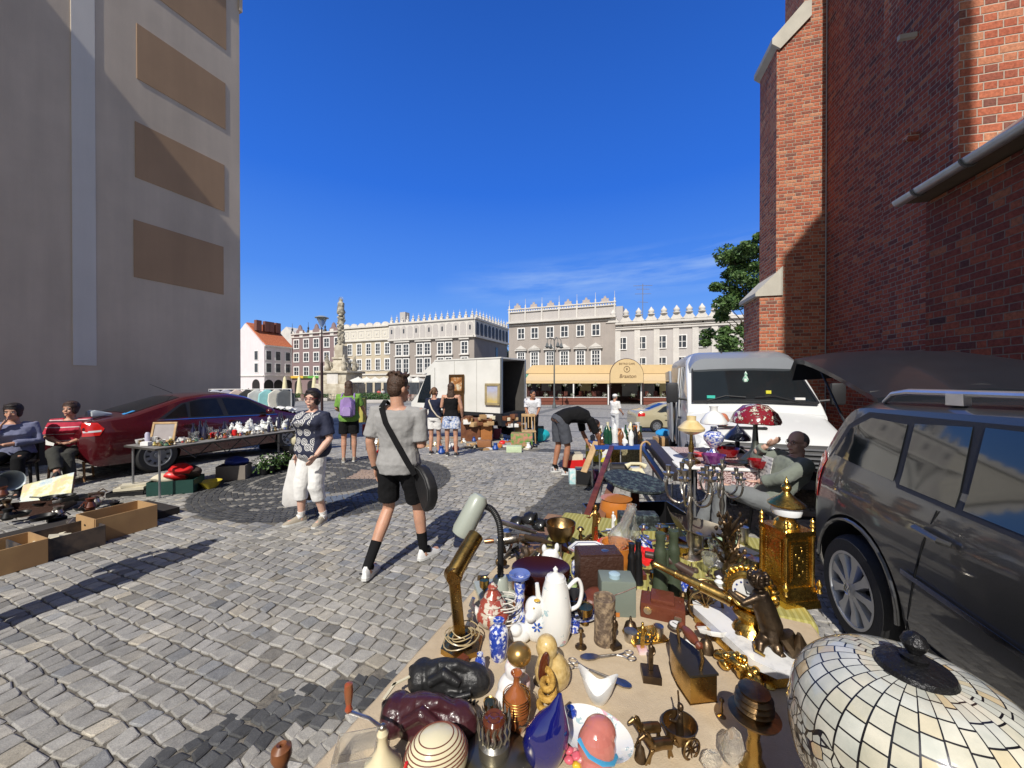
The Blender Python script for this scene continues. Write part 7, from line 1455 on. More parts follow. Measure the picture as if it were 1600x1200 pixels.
def mask(label, px, py, w, d, h, mat, rz, seed, extra=None):
 p = Lpt(px, py); k = kk_(p); rg = random.Random(seed); t = thing('animal_mask', label, 'mask', p, rz)
 b = B(); w*=k; d*=k; h*=k
 b.ell((0,0,h*.3),(w*.5,d*.42,h*.62)); b.ell((w*.34,0,h*.35),(w*.24,d*.36,h*.5)); b.ell((-w*.36,0,h*.3),(w*.18,d*.44,h*.5)); b.tube([(-w*.2,-d*.36,h*.5),(0,-d*.30,h*.78),(w*.22,-d*.34,h*.55)], [h*.16,h*.2,h*.13], 10); b.tube([(-w*.1,-d*.1,h*.8),(w*.15,-d*.1,h*.92),(w*.42,-d*.05,h*.62)], [h*.2,h*.16,h*.12], 10)
 b.tube([(w*.05,-d*.42,h*.2),(w*.2,-d*.5,h*.3),(w*.38,-d*.42,h*.4)], [h*.16,h*.13,h*.1], 8); b.tube([(-w*.42,-d*.3,h*.2),(-w*.48,0,h*.5),(-w*.4,d*.3,h*.3)], [h*.14,h*.18,h*.12], 8)
 mk('head', b, mat, t, mods=remesh(1.6*k, 3, .012))
 b = B(); b.ell((-w*.02,-d*.33,h*.72),(w*.045,d*.05,h*.09)); mk('eye', b, blackm, t)
 for i in range(4): b = B(); b.tube([(w*(.26+.05*i),-d*.46,h*.10),(w*(.28+.05*i),-d*.49,h*.28)], [w*.018,w*.012], 8); mk('toe', b, mat, t)
 return t
m_mb = M('black_carved', (.016,.016,.017), .42, bmp=.5, bs=35, rv=.08); m_mr = M('burgundy_carved', (.05,.014,.018), .3, coat=.4, bmp=.5, bs=30, vary=.3)
mask('black carved animal mask lying face up at the left table edge', 700, 1075, 118, 62, 46, m_mb, R(-8), 1); mask('burgundy carved animal mask lying in front of the black one', 668, 1140, 142, 74, 56, m_mr, R(-10), 2)
for i, (a, c) in enumerate((((612,1100),(640,1085)),((600,1122),(618,1095)))): b = B(); q0 = Lpt(*a)+Vector((0,0,.05)); q1 = Lpt(*c)+Vector((0,0,.055)); b.box((q0+q1)/2, ((q1-q0).length,.008,.003), (0,0,math.atan2((q1-q0).y, (q1-q0).x))); one('bone_strip', ('pale bone strip across the burgundy mask horn', 'second pale bone strip at the left end of the burgundy mask')[i], 'ornament', b, cream_c)
p = Lpt(598, 1215); k = kk_(p); t = thing('coffee_mill', 'cream enamel coffee mill with long crank and red wooden knob', 'coffee mill', p, R(0))
b = B(); b.lathe([(30*k,0),(32*k,6*k),(28*k,22*k),(16*k,34*k),(9*k,48*k),(7*k,62*k),(9*k,70*k),(5*k,78*k)], 28); mk('body', b, M('cream_enamel', (.66,.58,.38), .25, coat=.5, vary=.06), t)
b = B(); b.tube([(0,0,78*k),(-22*k,2*k,92*k),(-52*k,2*k,102*k)], [4*k,3.5*k,4*k], 8, flat=.4); b.ell((0,0,80*k),(6*k,6*k,5*k)); mk('crank', b, silver, t)
b = B(); b.lathe([(4*k,102*k),(6*k,106*k),(4*k,112*k),(6*k,124*k),(7*k,136*k),(6*k,146*k),(2*k,148*k)], 16, (-54*k,2*k,0)); mk('knob', b, M('red_wood_knob', (.42,.05,.02), .3, coat=.6, c2=(.25,.08,.03), scale=20), t)
p = Lpt(682, 1225); k = kk_(p); t = thing('striped_jar', 'round cream jar with thin brown horizontal stripes', 'jar', p, R(20)); b = B(); b.ell((0,0,42*k),(50*k,40*k,42*k), seg=36, rings=20); mk('body', b, cream_c, t)
for i in range(7):
 zr_ = (50+4.6*i)*k; q = math.sqrt(max(.02, 1-((zr_-42*k)/(42*k))**2)); b = B(); b.tube([(50.4*k*q*math.cos(a), 40.4*k*q*math.sin(a), zr_) for a in [2*math.pi*j/36 for j in range(37)]], .9*k, 5); mk('stripe', b, M('brown_stripe', (.16,.05,.03), .4), t)
b = B(); b.tube([(-50*k,-6*k,20*k),(-52*k,-10*k,40*k),(-46*k,-12*k,62*k)], 2.4*k, 6); mk('red_band', b, redpl, t)
p = Lpt(556, 1200); k = kk_(p); b = B()
for c, d in (((0,0,1),(60,50,2)),((0,-25,18),(60,1.5,36)),((0,25,18),(60,1.5,36)),((-30,0,18),(1.5,50,36)),((30,0,18),(1.5,50,36))): b.box([v*k for v in c], [v*k for v in d])
one('acrylic_box', 'clear acrylic box by the coffee mill', 'box', b, glassm, p, R(12))
p = Lpt(440, 1240, .55); k = kk_(p); one('wooden_mill_knob', 'wooden pepper mill with drilled round knob standing off the table corner', 'pepper mill', B().lathe([(16*k,-.55),(16*k,0),(10*k,20*k),(8*k,42*k),(11*k,50*k),(15*k,60*k),(14*k,72*k),(7*k,78*k),(3*k,76*k),(2.5*k,70*k)], 22), woodm, p)
p = Lpt(772, 1200); k = kk_(p); t = thing('oil_lamp_base', 'old pewter oil lamp base with pierced crown burner', 'oil lamp', p, 0)
b = B(); b.lathe([(40*k,0),(58*k,6*k),(60*k,10*k),(40*k,22*k),(26*k,26*k)], 36); mk('font', b, M('dull_pewter', (.22,.20,.14), .35, .9, rv=.1), t); b = B(); b.lathe([(24*k,26*k),(25*k,44*k),(20*k,50*k),(22*k,56*k)], 28); mk('collar', b, pewter, t)
for i in range(16): a = 2*math.pi*i/16; b = B(); b.tube([(23*k*math.cos(a),23*k*math.sin(a),54*k),(26*k*math.cos(a+.12),26*k*math.sin(a+.12),64*k),(24*k*math.cos(a),24*k*math.sin(a),74*k),(26*k*math.cos(a+.1),26*k*math.sin(a+.1),84*k)], [2.6*k,1.4*k,2.4*k,.6*k], 6); mk('crown_prong', b, pewter, t)
b = B(); b.lathe([(15*k,50*k),(18*k,66*k),(18*k,78*k),(14*k,82*k),(10*k,80*k),(6*k,82*k),(2*k,80*k)], 24); mk('wick_cap', b, brown_gl, t)
p = Lpt(934, 1098); k = kk_(p); b = B(); b.loft([[Vector((w_*k*math.cos(a)*(1+.25*math.cos(2*a)*q), w_*.7*k*math.sin(a), z_*k+q*14*k*math.cos(2*a))) for a in [2*math.pi*j/32 for j in range(32)]] for w_, z_, q in ((9,0,0),(14,6,0),(20,18,.3),(24,34,.9),(25,38,1),(22,34,.9),(17,20,.3),(10,8,0))]); one('shell_bowl', 'white porcelain bowl shaped like an open shell', 'bowl', b, porc, p, R(-20))
p = Lpt(928, 1160); k = kk_(p); t = thing('oval_dish', 'white oval porcelain dish with faint flowers', 'dish', p+Vector((0,0,.0)), R(-35)); b = B(); b.lathe([(38*k,0),(52*k,10*k),(60*k,16*k),(61*k,18*k),(50*k,12*k),(36*k,5*k),(.01,4*k)], 40, sy=.72); mk('body', b, porc_f, t)
t, k = blobthing('straw_hat_head', 'glossy pink ceramic head in a hat with a blue ribbon lying in the white dish', 'figurine', 932, 1198, [((0,0,34),(30,26,34)),((-4,-12,14),(24,18,18)),((6,6,50),(26,22,22))], M('salmon_glaze', (.48,.16,.13), .12, coat=1, vary=.08), rz=0)
b = B(); b.tube([(-29*k,-6*k,50*k),(-16*k,-23*k,40*k),(2*k,-28*k,34*k),(20*k,-20*k,26*k),(30*k,-4*k,22*k)], 4*k, 8, flat=.5); mk('ribbon', b, M('sky_blue_glaze', (.06,.30,.52), .2, coat=.8), t)
p = Lpt(902, 1200); k = kk_(p); t = thing('flower_posy', 'little porcelain posy of yellow and pink flowers', 'ornament', p, 0); rg = random.Random(2)
for i in range(9): b = B(); b.ell((rg.uniform(-14,14)*k, rg.uniform(-10,10)*k, rg.uniform(8,26)*k), (7*k,6*k,5*k)); b.jit(.003,90); mk('blossom', b, M('posy_%d' % (i % 3), [(.65,.45,.04),(.62,.12,.16),(.6,.3,.3)][i % 3], .3), t)
p = Lpt(1062, 1165); k = kk_(p); t = thing('bronze_chariot', 'bronze chariot with driver and two rearing horses', 'figurine', p, R(15))
b = B(); b.lathe([(.012,.020),(.030,.024),(.036,.045),(.040,.058),(.037,.058),(.028,.03)], 24, sx=1.1); mk('chariot_body', b, brass_d, t)
wheel(t, (.005,-.036,.024), .024, 8, brass_d, .1, .0028); wheel(t, (.005,.036,.024), .024, 8, brass_d, .1, .0028)
b = B(); b.tube([(0,0,.03),(.0,0,.06),(.002,0,.085)], [.010,.009,.006], 10); b.ell((.002,0,.097),(.008,.008,.010)); b.tube([(0,0,.08),(-.02,-.01,.075),(-.035,-.005,.08)], .004, 6); b.tube([(.0,.004,.082),(.005,.01,.105),(.004,.012,.13)], [.004,.003,.003], 6); mk('driver', b, bronze, t, mods=remesh(.002,2,0))
for s_ in (-1,1):
 y_ = s_*.022; b = B(); b.tube([(-.045,y_,.038),(-.07,y_,.044),(-.095,y_,.046)], [.012,.012,.013], 12); b.tube([(-.095,y_,.048),(-.110,y_,.066),(-.118,y_,.074)], [.010,.007,.006], 10); b.tube([(-.116,y_,.076),(-.134,y_,.068)], [.007,.004], 8)
 for x_, fx in ((-.05,.012),(-.045,-.004),(-.092,-.022),(-.096,-.008)): b.tube([(x_,y_,.036),(x_+fx*.5,y_,.020),(x_+fx,y_,.002)], [.006,.0035,.003], 8)
 b.tube([(-.036,y_,.044),(-.024,y_,.036),(-.02,y_,.02)], [.005,.004,.002], 6); b.tube([(-.10,y_,.066),(-.106,y_,.076),(-.114,y_,.084)], [.004,.005,.002], 6); mk('horse', b, brass_d, t, mods=remesh(.0018,2,0))
b = B(); b.tube([(-.03,0,.03),(-.12,0,.045)], .0025, 6); b.tube([(-.108,-.035,.05),(-.108,.035,.05)], .0025, 6); mk('draught_pole', b, brass_d, t)
for i, (px, py, w_, h_) in enumerate(((1145,1198,40,62),(1112,1205,36,34))):
 q = Lpt(px, py); kq = kk_(q); one('crystal_drop', ('large faceted clear crystal drop standing upright', 'smaller faceted clear crystal drop')[i], 'crystal', B().lathe([(.1*w_*kq,0),(.36*w_*kq,.2*h_*kq),(.5*w_*kq,.5*h_*kq),(.36*w_*kq,.82*h_*kq),(.06*w_*kq,h_*kq)], 9, sy=.6), glassm, q, R(10), ang=.1)
t, k = lat('brass_burner_lamp', 'tall brass lamp foot with fluted neck and round stacked burner', 'oil lamp', 1178, 1205, 44, 128, [(1,0),(.8,.08),(.45,.2),(.5,.3),(.35,.42),(.42,.5),(.3,.6),(.55,.66),(.6,.68)], brass, parts='stem')
b = B(); b.lathe([(14*k,84*k),(34*k,88*k),(36*k,92*k),(20*k,96*k),(22*k,100*k),(27*k,102*k),(22*k,106*k),(27*k,110*k),(22*k,114*k),(26*k,119*k),(20*k,123*k),(22*k,128*k),(14*k,130*k)], 28); mk('burner', b, brass_d, t)
p = Lpt(722, 1012); k = kk_(p); t = thing('brass_desk_lamp', 'brass bank desk lamp with cylinder shade and coiled flex', 'lamp', p, R(25)); hx = [(34*k*math.cos(a), 34*k*math.sin(a)) for a in [math.pi/3*i for i in range(6)]]
b = B(); poly(b, hx, 0, 9*k); mk('base', b, brass, t); b = B(); poly(b, [(x_*.6,y_*.6) for x_, y_ in hx], 9*k, 12*k); mk('base_plate', b, blackm, t)
b = B(); b.box((-8*k,0,62*k), (17*k,9*k,104*k), (0,-.1,0), bev=1.5*k); mk('post', b, brass, t)
b = B(); b.tube([(-14*k,8*k,118*k),(-14*k,-8*k,118*k)], 13*k, 20); mk('joint', b, brass, t)
b = B(); b.tube([(-14*k,0,118*k),(14*k,18*k,143*k),(34*k,32*k,158*k)], 13.5*k, 28); mk('shade', b, brass, t)
b = B(); rg = random.Random(3)
pts = []
for i in range(110): a = i*.33; r_ = (24+7*math.sin(i*.11))*k; pts.append((r_*math.cos(a)+3*k*math.sin(i*.31), r_*.85*math.sin(a), (14+i*.13+3*math.sin(i*.5))*k))
b.tube(pts, .9*k, 5); mk('flex', b, M('clear_flex', (.42,.33,.18), .3), t)
p = Lpt(782, 930); k = kk_(p); t = thing('gooseneck_lamp', 'grey green desk lamp with black ribbed gooseneck', 'lamp', p, 0)
b = B(); b.box((-8*k,-2*k,5*k), (56*k,70*k,10*k), (0,0,.3), bev=3*k); mk('base', b, greyg, t); b = B(); b.lathe([(14*k,10*k),(12*k,26*k),(9*k,30*k)], 20); mk('socket', b, greyg, t)
N_ = [(0,0,28*k),(0,0,60*k),(0,2*k,96*k),(-4*k,2*k,118*k),(-14*k,2*k,134*k),(-28*k,2*k,140*k)]
bp = bez(N_, 14); b = B(); b.tube(bp, [5.4*k if i % 2 else 4.6*k for i in range(len(bp))], 12); mk('gooseneck', b, rubber, t)
b = B(); a0, a1 = Vector((-30*k,2*k,158*k)), Vector((-62*k,-8*k,96*k)); dd_ = (a1-a0); qq = dd_.normalized().to_track_quat('Z','Y').to_euler(); ln = dd_.length
b.lathe([(.01*k,0),(10*k,2*k),(15*k,9*k),(16*k,ln*.5),(17*k,ln*.85),(15*k,ln*.96),(8*k,ln*1.0),(.01,ln*1.01)], 30, a0, qq); mk('shade', b, greyg, t); b = B(); b.tube([(-28*k,2*k,140*k),(-36*k,2*k,138*k)], 4*k, 10); mk('neck_joint', b, silver, t)
t, k = blobthing('painted_teapot', 'dark red painted teapot with pagoda lid', 'teapot', 770, 978, [((0,0,18),(27,25,18))], M('painted_red_pot', (.30,.06,.04), .2, c2=(.50,.45,.36), scale=26, thr=(.48,.52), coat=.6))
b = B(); b.lathe([(22*k,30*k),(18*k,36*k),(20*k,38*k),(12*k,46*k),(14*k,48*k),(7*k,58*k),(8*k,62*k),(2*k,68*k)], 24); mk('lid', b, M('painted_lid', (.55,.50,.42), .2, c2=(.30,.06,.04), scale=40, thr=(.45,.5), coat=.6), t); b = B(); b.tube([(-22*k,0,20*k),(-34*k,0,34*k),(-30*k,0,44*k)], [6*k,4*k,3*k], 10); mk('spout', b, porc, t)
pts = []
for i in range(150): a = i*.3; r_ = (24+6*math.sin(i*.07))*k; pts.append((r_*math.cos(a), r_*.8*math.sin(a), (5+i*.24)*k))
one('cable_coil', 'loose coil of white cable draped around the painted teapot', 'cable', B().tube(pts, 1.0*k, 5), M('white_cable', (.66,.63,.56), .4), Lpt(787, 972))
lat('glass_dish', 'dark brown glass dish standing behind the coffee pot', 'dish', 845, 930, 92, 46, [(.3,0),(.7,.2),(.96,.62),(1,.95),(.98,1.0),(.6,.86),(.01,.84)], M('brown_glass', (.03,.006,.004), .25, spec=.4), sy=.75)
lat('copper_dish', 'flat orange brown wooden dish with a dark hollow under the glass dish', 'dish', 835, 945, 70, 10, [(.9,0),(1,.4),(1,1),(.5,.8),(.01,.7)], M('orange_wood', (.42,.15,.05), .4, vary=.2))
t, k = lat('cup_and_saucer', 'black cup on a blue and white saucer right of the coffee pot', 'cup', 905, 962, 60, 10, [(.35,0),(.5,.2),(1,.9),(1,1),(.5,.4),(.01,.3)], porc_b, parts='saucer')
b = B(); b.lathe([(8*k,4*k),(15*k,12*k),(19*k,26*k),(20*k,30*k),(18*k,30*k),(10*k,10*k)], 24, (-8*k,6*k,0)); mk('cup', b, blackm, t)
m_barkv = M('bark_pattern', (.12,.085,.06), .7, c2=(.30,.22,.14), scale=45, thr=(.45,.6), bmp=.9, bs=50)
lat('bark_vase', 'brown bark-textured cylinder vase with ragged pale rim', 'vase', 944, 1004, 33, 72, [(.9,0),(.98,.05),(.92,.3),(.95,.6),(1,.9),(1.02,1.0),(.82,.98),(.75,.9),(.01,.88)], m_barkv, jit=.003)
def boxthing(name, label, cat, px, py, w, d, h, mat, rz=0, z=TZ, lidmat=None, bev=2.5):
 p = Lpt(px, py, z); k = kk_(p); t = thing(name, label, cat, p, rz); b = B(); b.box((0, d*k/2, h*k/2), (w*k, d*k, h*k), bev=bev*k); mk('body', b, mat, t); return t, k
t, k = boxthing('flask_box', 'grey green metal box with pale blue stopper', 'box', 967, 965, 54, 38, 56, greyb, R(-4)); b = B(); b.lathe([(9*k,56*k),(9*k,62*k),(5*k,64*k)], 20, (-4*k,14*k,0)); mk('stopper', b, M('pale_blue_cap', (.35,.48,.55), .3), t)
b = B(); b.tube([(-20*k,-.6*k,30*k),(10*k,-.8*k,42*k),(26*k,-.8*k,50*k)], .6*k, 5); mk('cord', b, leath, t); b = B(); b.box((-10*k,-1*k,5*k), (22*k,1.4*k,6*k)); mk('label_plate', b, orange_c, t)
t, k = boxthing('leather_radio', 'dark brown crocodile leather case with a metal button on top', 'case', 941, 928, 70, 44, 58, leath_d, R(3)); b = B(); b.lathe([(6*k,58*k),(6*k,60*k),(3*k,61*k)], 20, (10*k,18*k,0)); mk('button', b, silver, t); b = B(); b.box((0,21*k,59*k), (66*k,36*k,2*k), bev=.8*k); mk('lid', b, leath_d, t)
t, k = boxthing('camera_case', 'reddish brown leather camera case with buckle and strap', 'camera case', 1035, 972, 66, 40, 24, leath, R(-22)); b = B(); b.box((0,22*k,27*k), (36*k,34*k,8*k), bev=3*k); mk('lens_bulge', b, leath, t)
b = B(); b.lathe([(6*k,-1*k),(6*k,1*k)], 16, (-22*k,-1*k,14*k), (R(90),0,0)); mk('snap', b, silver, t); b = B(); b.box((22*k,-1.5*k,12*k), (8*k,2*k,18*k)); b.tube([(26*k,20*k,26*k),(30*k,34*k,20*k),(12*k,42*k,24*k),(-20*k,40*k,22*k)], 1.6*k, 6); mk('strap', b, leath, t)
b = B(); b.box((22*k,-3*k,10*k), (10*k,1.2*k,8*k)); mk('buckle', b, silver, t)
blobthing('leather_pouch', 'small rounded brown leather pouch behind the grey box', 'pouch', 925, 950, [((0,0,12),(28,18,12)),((8,6,18),(18,14,10))], leath)
def binocular(label, px, py, wpx, hpx, mat, rz=0, wide=1.0):
 p = Lpt(px, py); k = kk_(p); t = thing('binoculars', label, 'binoculars', p, rz)
 for s_ in (-1,1):
  x_ = s_*wpx*.26*k; h = hpx*k; r = wpx*.24*k; b = B(); b.lathe([(r*1.05,0),(r*1.08,.10*h),(r*.92,.14*h),(r*.84,.45*h),(r*.72,.62*h),(r*.80,.66*h),(r*.70,.74*h),(r*.55,.78*h),(r*.58,.9*h),(r*.66,.93*h),(r*.62,1.0*h),(r*.3,.985*h)], 24, (x_,0,0)); mk('barrel', b, mat, t)
 b = B(); b.tube([(0,0,.25*hpx*k),(0,0,.72*hpx*k)], wpx*.06*k, 12); b.box((0,0,.4*hpx*k), (wpx*.4*k,wpx*.10*k,.1*hpx*k)); b.box((0,0,.66*hpx*k), (wpx*.4*k,wpx*.10*k,.06*hpx*k)); mk('bridge', b, mat, t); return t
binocular('large olive green binoculars standing upright', 1042, 930, 50, 100, oliveg, R(20)); binocular('black binoculars standing beside the leather case', 992, 918, 32, 72, blackm, R(35))
p = Lpt(920, 892); k = kk_(p); t = thing('hexagonal_vase', 'white hexagonal porcelain bowl with thin blue line around its rim', 'bowl', p, 0)
def hexr(w, z): return [Vector((w*k*math.cos(a), w*.8*k*math.sin(a), z*k)) for a in [math.pi/3*i for i in range(6)]]
b = B(); b.loft([hexr(18,0), hexr(20,26), hexr(32,34), hexr(33,37), hexr(22,35), hexr(15,24), hexr(12,20)]); mk('body', b, porc_f, t); b = B(); b.loft([hexr(33.2,37.1), hexr(26,37.1)], cap=False);
pr5 = hexr(27,36.4); b = B(); b.tube(pr5+[pr5[0]], .5*k, 5); mk('blue_line', b, M('blue_line', (.1,.12,.25), .3), t)
t, k = lat('orange_pot', 'orange brown glazed pot with two clear lamp chimneys in it', 'pot', 964, 884, 52, 36, [(.7,0),(.85,.1),(.95,.5),(1,.9),(1.02,1),(.9,.98),(.7,.4),(.01,.3)], orange_c, parts='pot')
for i in range(6): a = math.pi/3*i+.2; b = B(); b.tube([(25.5*k*math.cos(a),25.5*k*math.sin(a),2*k),(26.5*k*math.cos(a),26.5*k*math.sin(a),33*k)], .8*k, 5); mk('strip', b, brown_gl, t)
def chimney(label, px, py, h, w, tilt, z=TZ+.05):
 q = Lpt(px, py, z); k = kk_(q); o = one('glass_chimney', label, 'lamp chimney', B().lathe([(.34*w*k,0),(.36*w*k,.15*h*k),(.5*w*k,.28*h*k),(.44*w*k,.4*h*k),(.22*w*k,.6*h*k),(.20*w*k,.95*h*k),(.24*w*k,h*k),(.22*w*k,h*k),(.18*w*k,.95*h*k),(.2*w*k,.6*h*k),(.42*w*k,.4*h*k),(.48*w*k,.28*h*k),(.34*w*k,.15*h*k)], 24, cap=False), glassm, q, rot=tilt)
chimney('clear glass lamp chimney leaning right out of the orange pot', 958, 862, 78, 34, (.1,.35,0)); chimney('second clear chimney standing upright behind the leaning one', 985, 850, 62, 28, (0,.05,0))
t, k = blobthing('white_cat_figure', 'white glazed cat figure with pointed ears beside the brass bowl', 'figurine', 862, 902, [((0,0,18),(20,15,20)),((-2,-2,34),(14,12,11)),((-12,-2,46),(4,4,7)),((8,-2,48),(4,4,7))], porc)
t, k = lat('brass_mortar', 'brass bowl on thin legs at the back left of the table', 'bowl', 876, 872, 46, 56, [(.3,.48),(.7,.55),(.95,.8),(1.02,1.0),(.96,.99),(.8,.75),(.4,.6),(.01,.58)], brass_d, parts='bowl')
for i in range(3): a = 2*math.pi*i/3+.4; b = B(); b.tube([(9*k*math.cos(a),9*k*math.sin(a),28*k),(16*k*math.cos(a),16*k*math.sin(a),10*k),(20*k*math.cos(a),20*k*math.sin(a),0)], 1.6*k, 6); mk('leg', b, iron, t)
heap = [('blowtorch','dark iron blowtorch lying flat with its nozzle to the right','blowtorch',(812,842),(850,842),[.011,.016,.010],iron,.08),('grease_gun','brown metal grease gun on top of the tool heap','tool',(820,838),(868,850),[.013,.013,.007],M('brown_metal',(.14,.10,.07),.4,.7),.085),('iron_cylinder','short upright rusty cylinder in front of the tool heap','tool',(842,892),(841,856),[.016,.016,.013],iron,.0),('brass_nozzle','brass pump nozzle pointing left by the gooseneck','tool',(750,908),(772,900),[.030,.018,.026],brass_d,.02),('iron_pipe','rusty pipe standing at a slant in the tool heap','tool',(826,885),(822,850),[.012,.010,.010],iron,.0),('file_handle','wooden handled file stuck in the tool heap','tool',(790,880),(800,848),[.008,.010,.006],woodm,.02),('pump_barrel','steel pump barrel lying at the back of the tool heap','tool',(780,815),(838,832),[.014,.014,.010],silver,.12)]
for nm, lb, ct_, a, c, rd, mt, dz in heap:
 q0 = atd(a[0], a[1], 1.95); q1 = atd(c[0], c[1], 2.0); one(nm, lb, ct_, B().tube([q0, q0.lerp(q1, .5), q1], rd, 14), mt)
t = thing('meat_grinder', 'old steel meat grinder with brass mouth clamped behind the gooseneck lamp', 'meat grinder', atd(792, 846, 2.0)); b = B(); b.lathe([(.024,0),(.026,.01),(.024,.10),(.018,.11)], 24, (-.05,0,0), (0,R(80),0)); mk('barrel', b, silver, t); b = B(); b.lathe([(.016,0),(.022,.03),(.030,.04)], 20, (.0,0,.02)); mk('hopper', b, silver, t); b = B(); b.tube([(.06,0,-.01),(.07,-.03,.05),(.11,-.03,.045)], .006, 8); mk('crank', b, iron, t); b = B(); b.lathe([(.012,0),(.014,.03),(.011,.05)], 14, (-.12,0,0), (0,R(85),0)); mk('mouth', b, M('copper', (.5,.25,.12), .35, .9), t)
rg = random.Random(12)
for i in range(16):
 q = Lpt(rg.uniform(775,858), rg.uniform(858,895)); kd = rg.choice([0,1,2]); sz = rg.uniform(.014,.03)
 b = B()
 if kd == 0: b.lathe([(sz,0),(sz*1.1,sz*.5),(sz*.6,sz*1.2),(sz*.7,sz*2)], 14, rot=(rg.uniform(0,1.5),rg.uniform(0,1),0))
 elif kd == 1: b.tube([(0,0,.01),(sz*2,sz,.03),(sz*3,0,.02)], [sz*.3,sz*.4,sz*.25], 8)
 else: b.box((0,0,sz*.6), (sz*2,sz*1.2,sz*1.0), (rg.random(),rg.random(),rg.random()), bev=.003)
 one('old_tool_part', 'small rusty tool part in the heap at the left edge of the table', 'tool part', b.jit(.004,40), [iron, iron, brass_d, blackm][i % 4], q+Vector((0,0,.01+rg.random()*.03)), rg.random()*6, group='rusty tool parts heaped at the left table edge')
for i, (px, py) in enumerate(((806,818),(826,812),(842,822))):
 q = atd(px, py, 2.05); b = B(); b.ell((0,0,0),(.04,.03,.035)); b.tube([(0,0,0),(.04,0,.03),(.05,.02,-.01)], .008, 6); one('old_camera', ('black folding camera at the left of the tool heap top','black camera with dangling strap in the middle of the tool heap top','black camera at the right of the tool heap top')[i], 'camera', b.jit(.02,25), blackm, q)
def candelabrum(label, px, py, hpx, wpx, arms, mat, z=TZ, loc=None, Y_=None, drops=False):
 p = loc or Lpt(px, py, z); k = kk_(p); t = thing('candelabrum', label, 'candelabrum', p, R(15)); H_ = hpx*k; W_ = wpx*k/2
 b = B(); b.lathe([(.5*W_,0),(.46*W_,.02*H_),(.2*W_,.05*H_),(.10*W_,.12*H_),(.16*W_,.2*H_),(.08*W_,.28*H_),(.14*W_,.4*H_),(.07*W_,.5*H_),(.14*W_,.58*H_),(.06*W_,.7*H_),(.06*W_,.86*H_),(.18*W_,.90*H_),(.2*W_,.93*H_),(.08*W_,.94*H_),(.1*W_,1.0*H_),(.05*W_,1.0*H_)], 20); mk('stem', b, mat, t)
 for i in range(arms):
  a = 2*math.pi*i/arms; c, s_ = math.cos(a), math.sin(a); b = B(); b.tube(bez([(0,0,.62*H_),(.35*W_*c,.35*W_*s_,.52*H_),(.8*W_*c,.8*W_*s_,.56*H_),(.95*W_*c,.95*W_*s_,.68*H_),(.85*W_*c,.85*W_*s_,.76*H_)], 5), .05*W_, 8); b.lathe([(.05*W_,.76*H_),(.22*W_,.78*H_),(.24*W_,.80*H_),(.08*W_,.80*H_),(.11*W_,.87*H_),(.06*W_,.87*H_)], 14, (.85*W_*c,.85*W_*s_,0)); am = mk('arm', b, mat, t)
  if drops:
   for j in range(4): bb = B(); bb.lathe([(.001,0),(.05*W_,.03*H_),(.001,.08*H_)], 6, (.85*W_*c+.2*W_*math.cos(j*1.57), .85*W_*s_+.2*W_*math.sin(j*1.57), .69*H_)); mk('glass_drop', bb, glassm, am)
 return t
candelabrum('tall silver candelabrum behind the olive binoculars', 1078, 872, 165, 74, 5, silver, drops=True)
candelabrum('second silver candelabrum with glass drops in front of the lace-covered table', 1128, 835, 118, 64, 5, silver, z=.55, drops=True)
candelabrum('low silver candelabrum near the red plastic bag', 1030, 880, 62, 60, 3, silver)
p = Lpt(1140, 905); k = kk_(p); t = thing('bronze_tree', 'dark bronze branching figure group like a bare tree', 'sculpture', p, 0); b = B(); rg = random.Random(21)
b.tube([(0,0,0),(2*k,0,30*k),(-3*k,0,60*k)], [13*k,9*k,6*k], 10); b.lathe([(24*k,0),(22*k,5*k),(8*k,9*k)], 16)
for i in range(34):
 z_ = rg.uniform(20,95); a = rg.random()*6.28; l_ = rg.uniform(8,24); b.tube([(0,0,z_*k*.8),(l_*.5*k*math.cos(a),l_*.5*k*math.sin(a),z_*k),(l_*k*math.cos(a+.5),l_*k*math.sin(a+.5),(z_+rg.uniform(5,22))*k)], [4*k,3*k,1.2*k], 6); b.ell((l_*k*math.cos(a+.5),l_*k*math.sin(a+.5),(z_+14)*k), (3*k,3*k,4*k), seg=7, rings=5)
mk('body', b.jit(.004,40), bronze, t)
rg = random.Random(31)
for i in range(16):
 q = Lpt(1075+rg.uniform(0,100), 902+rg.uniform(-10,22)); b = B(); b.ell((0,0,.01),(rg.uniform(.008,.02),rg.uniform(.008,.02),rg.uniform(.01,.022)), seg=10, rings=7); b.tube([(0,0,.01),(.012,.01,.03),(rg.uniform(-.03,.03),.01,.045)], [.007,.005,.003], 6); one('small_bronze', 'small dark bronze piece lying around the foot of the bronze tree', 'ornament', b.jit(.006,50), [bronze, iron, brass_d][i % 3], q, rg.random()*6, group='small bronze pieces around the bronze tree')
for i, (px, py, lb) in enumerate(((1108,905,'clear crystal goblet in front of its pair'),(1118,886,'clear crystal goblet behind its pair'))): lat('crystal_goblet', lb, 'goblet', px, py, 24, 40, [(.7,0),(.65,.05),(.12,.12),(.12,.45),(.7,.6),(1,.95),(.95,1),(.6,.66),(.05,.55)], glassm, seg=12)
p = Lpt(1046, 890); one('leather_book', 'orange brown leather book propped upright', 'book', B().box((0,0,.045), (.062,.012,.09), (R(-25),0,0), bev=.002), M('tan_book', (.34,.12,.04), .6), p, R(-15))
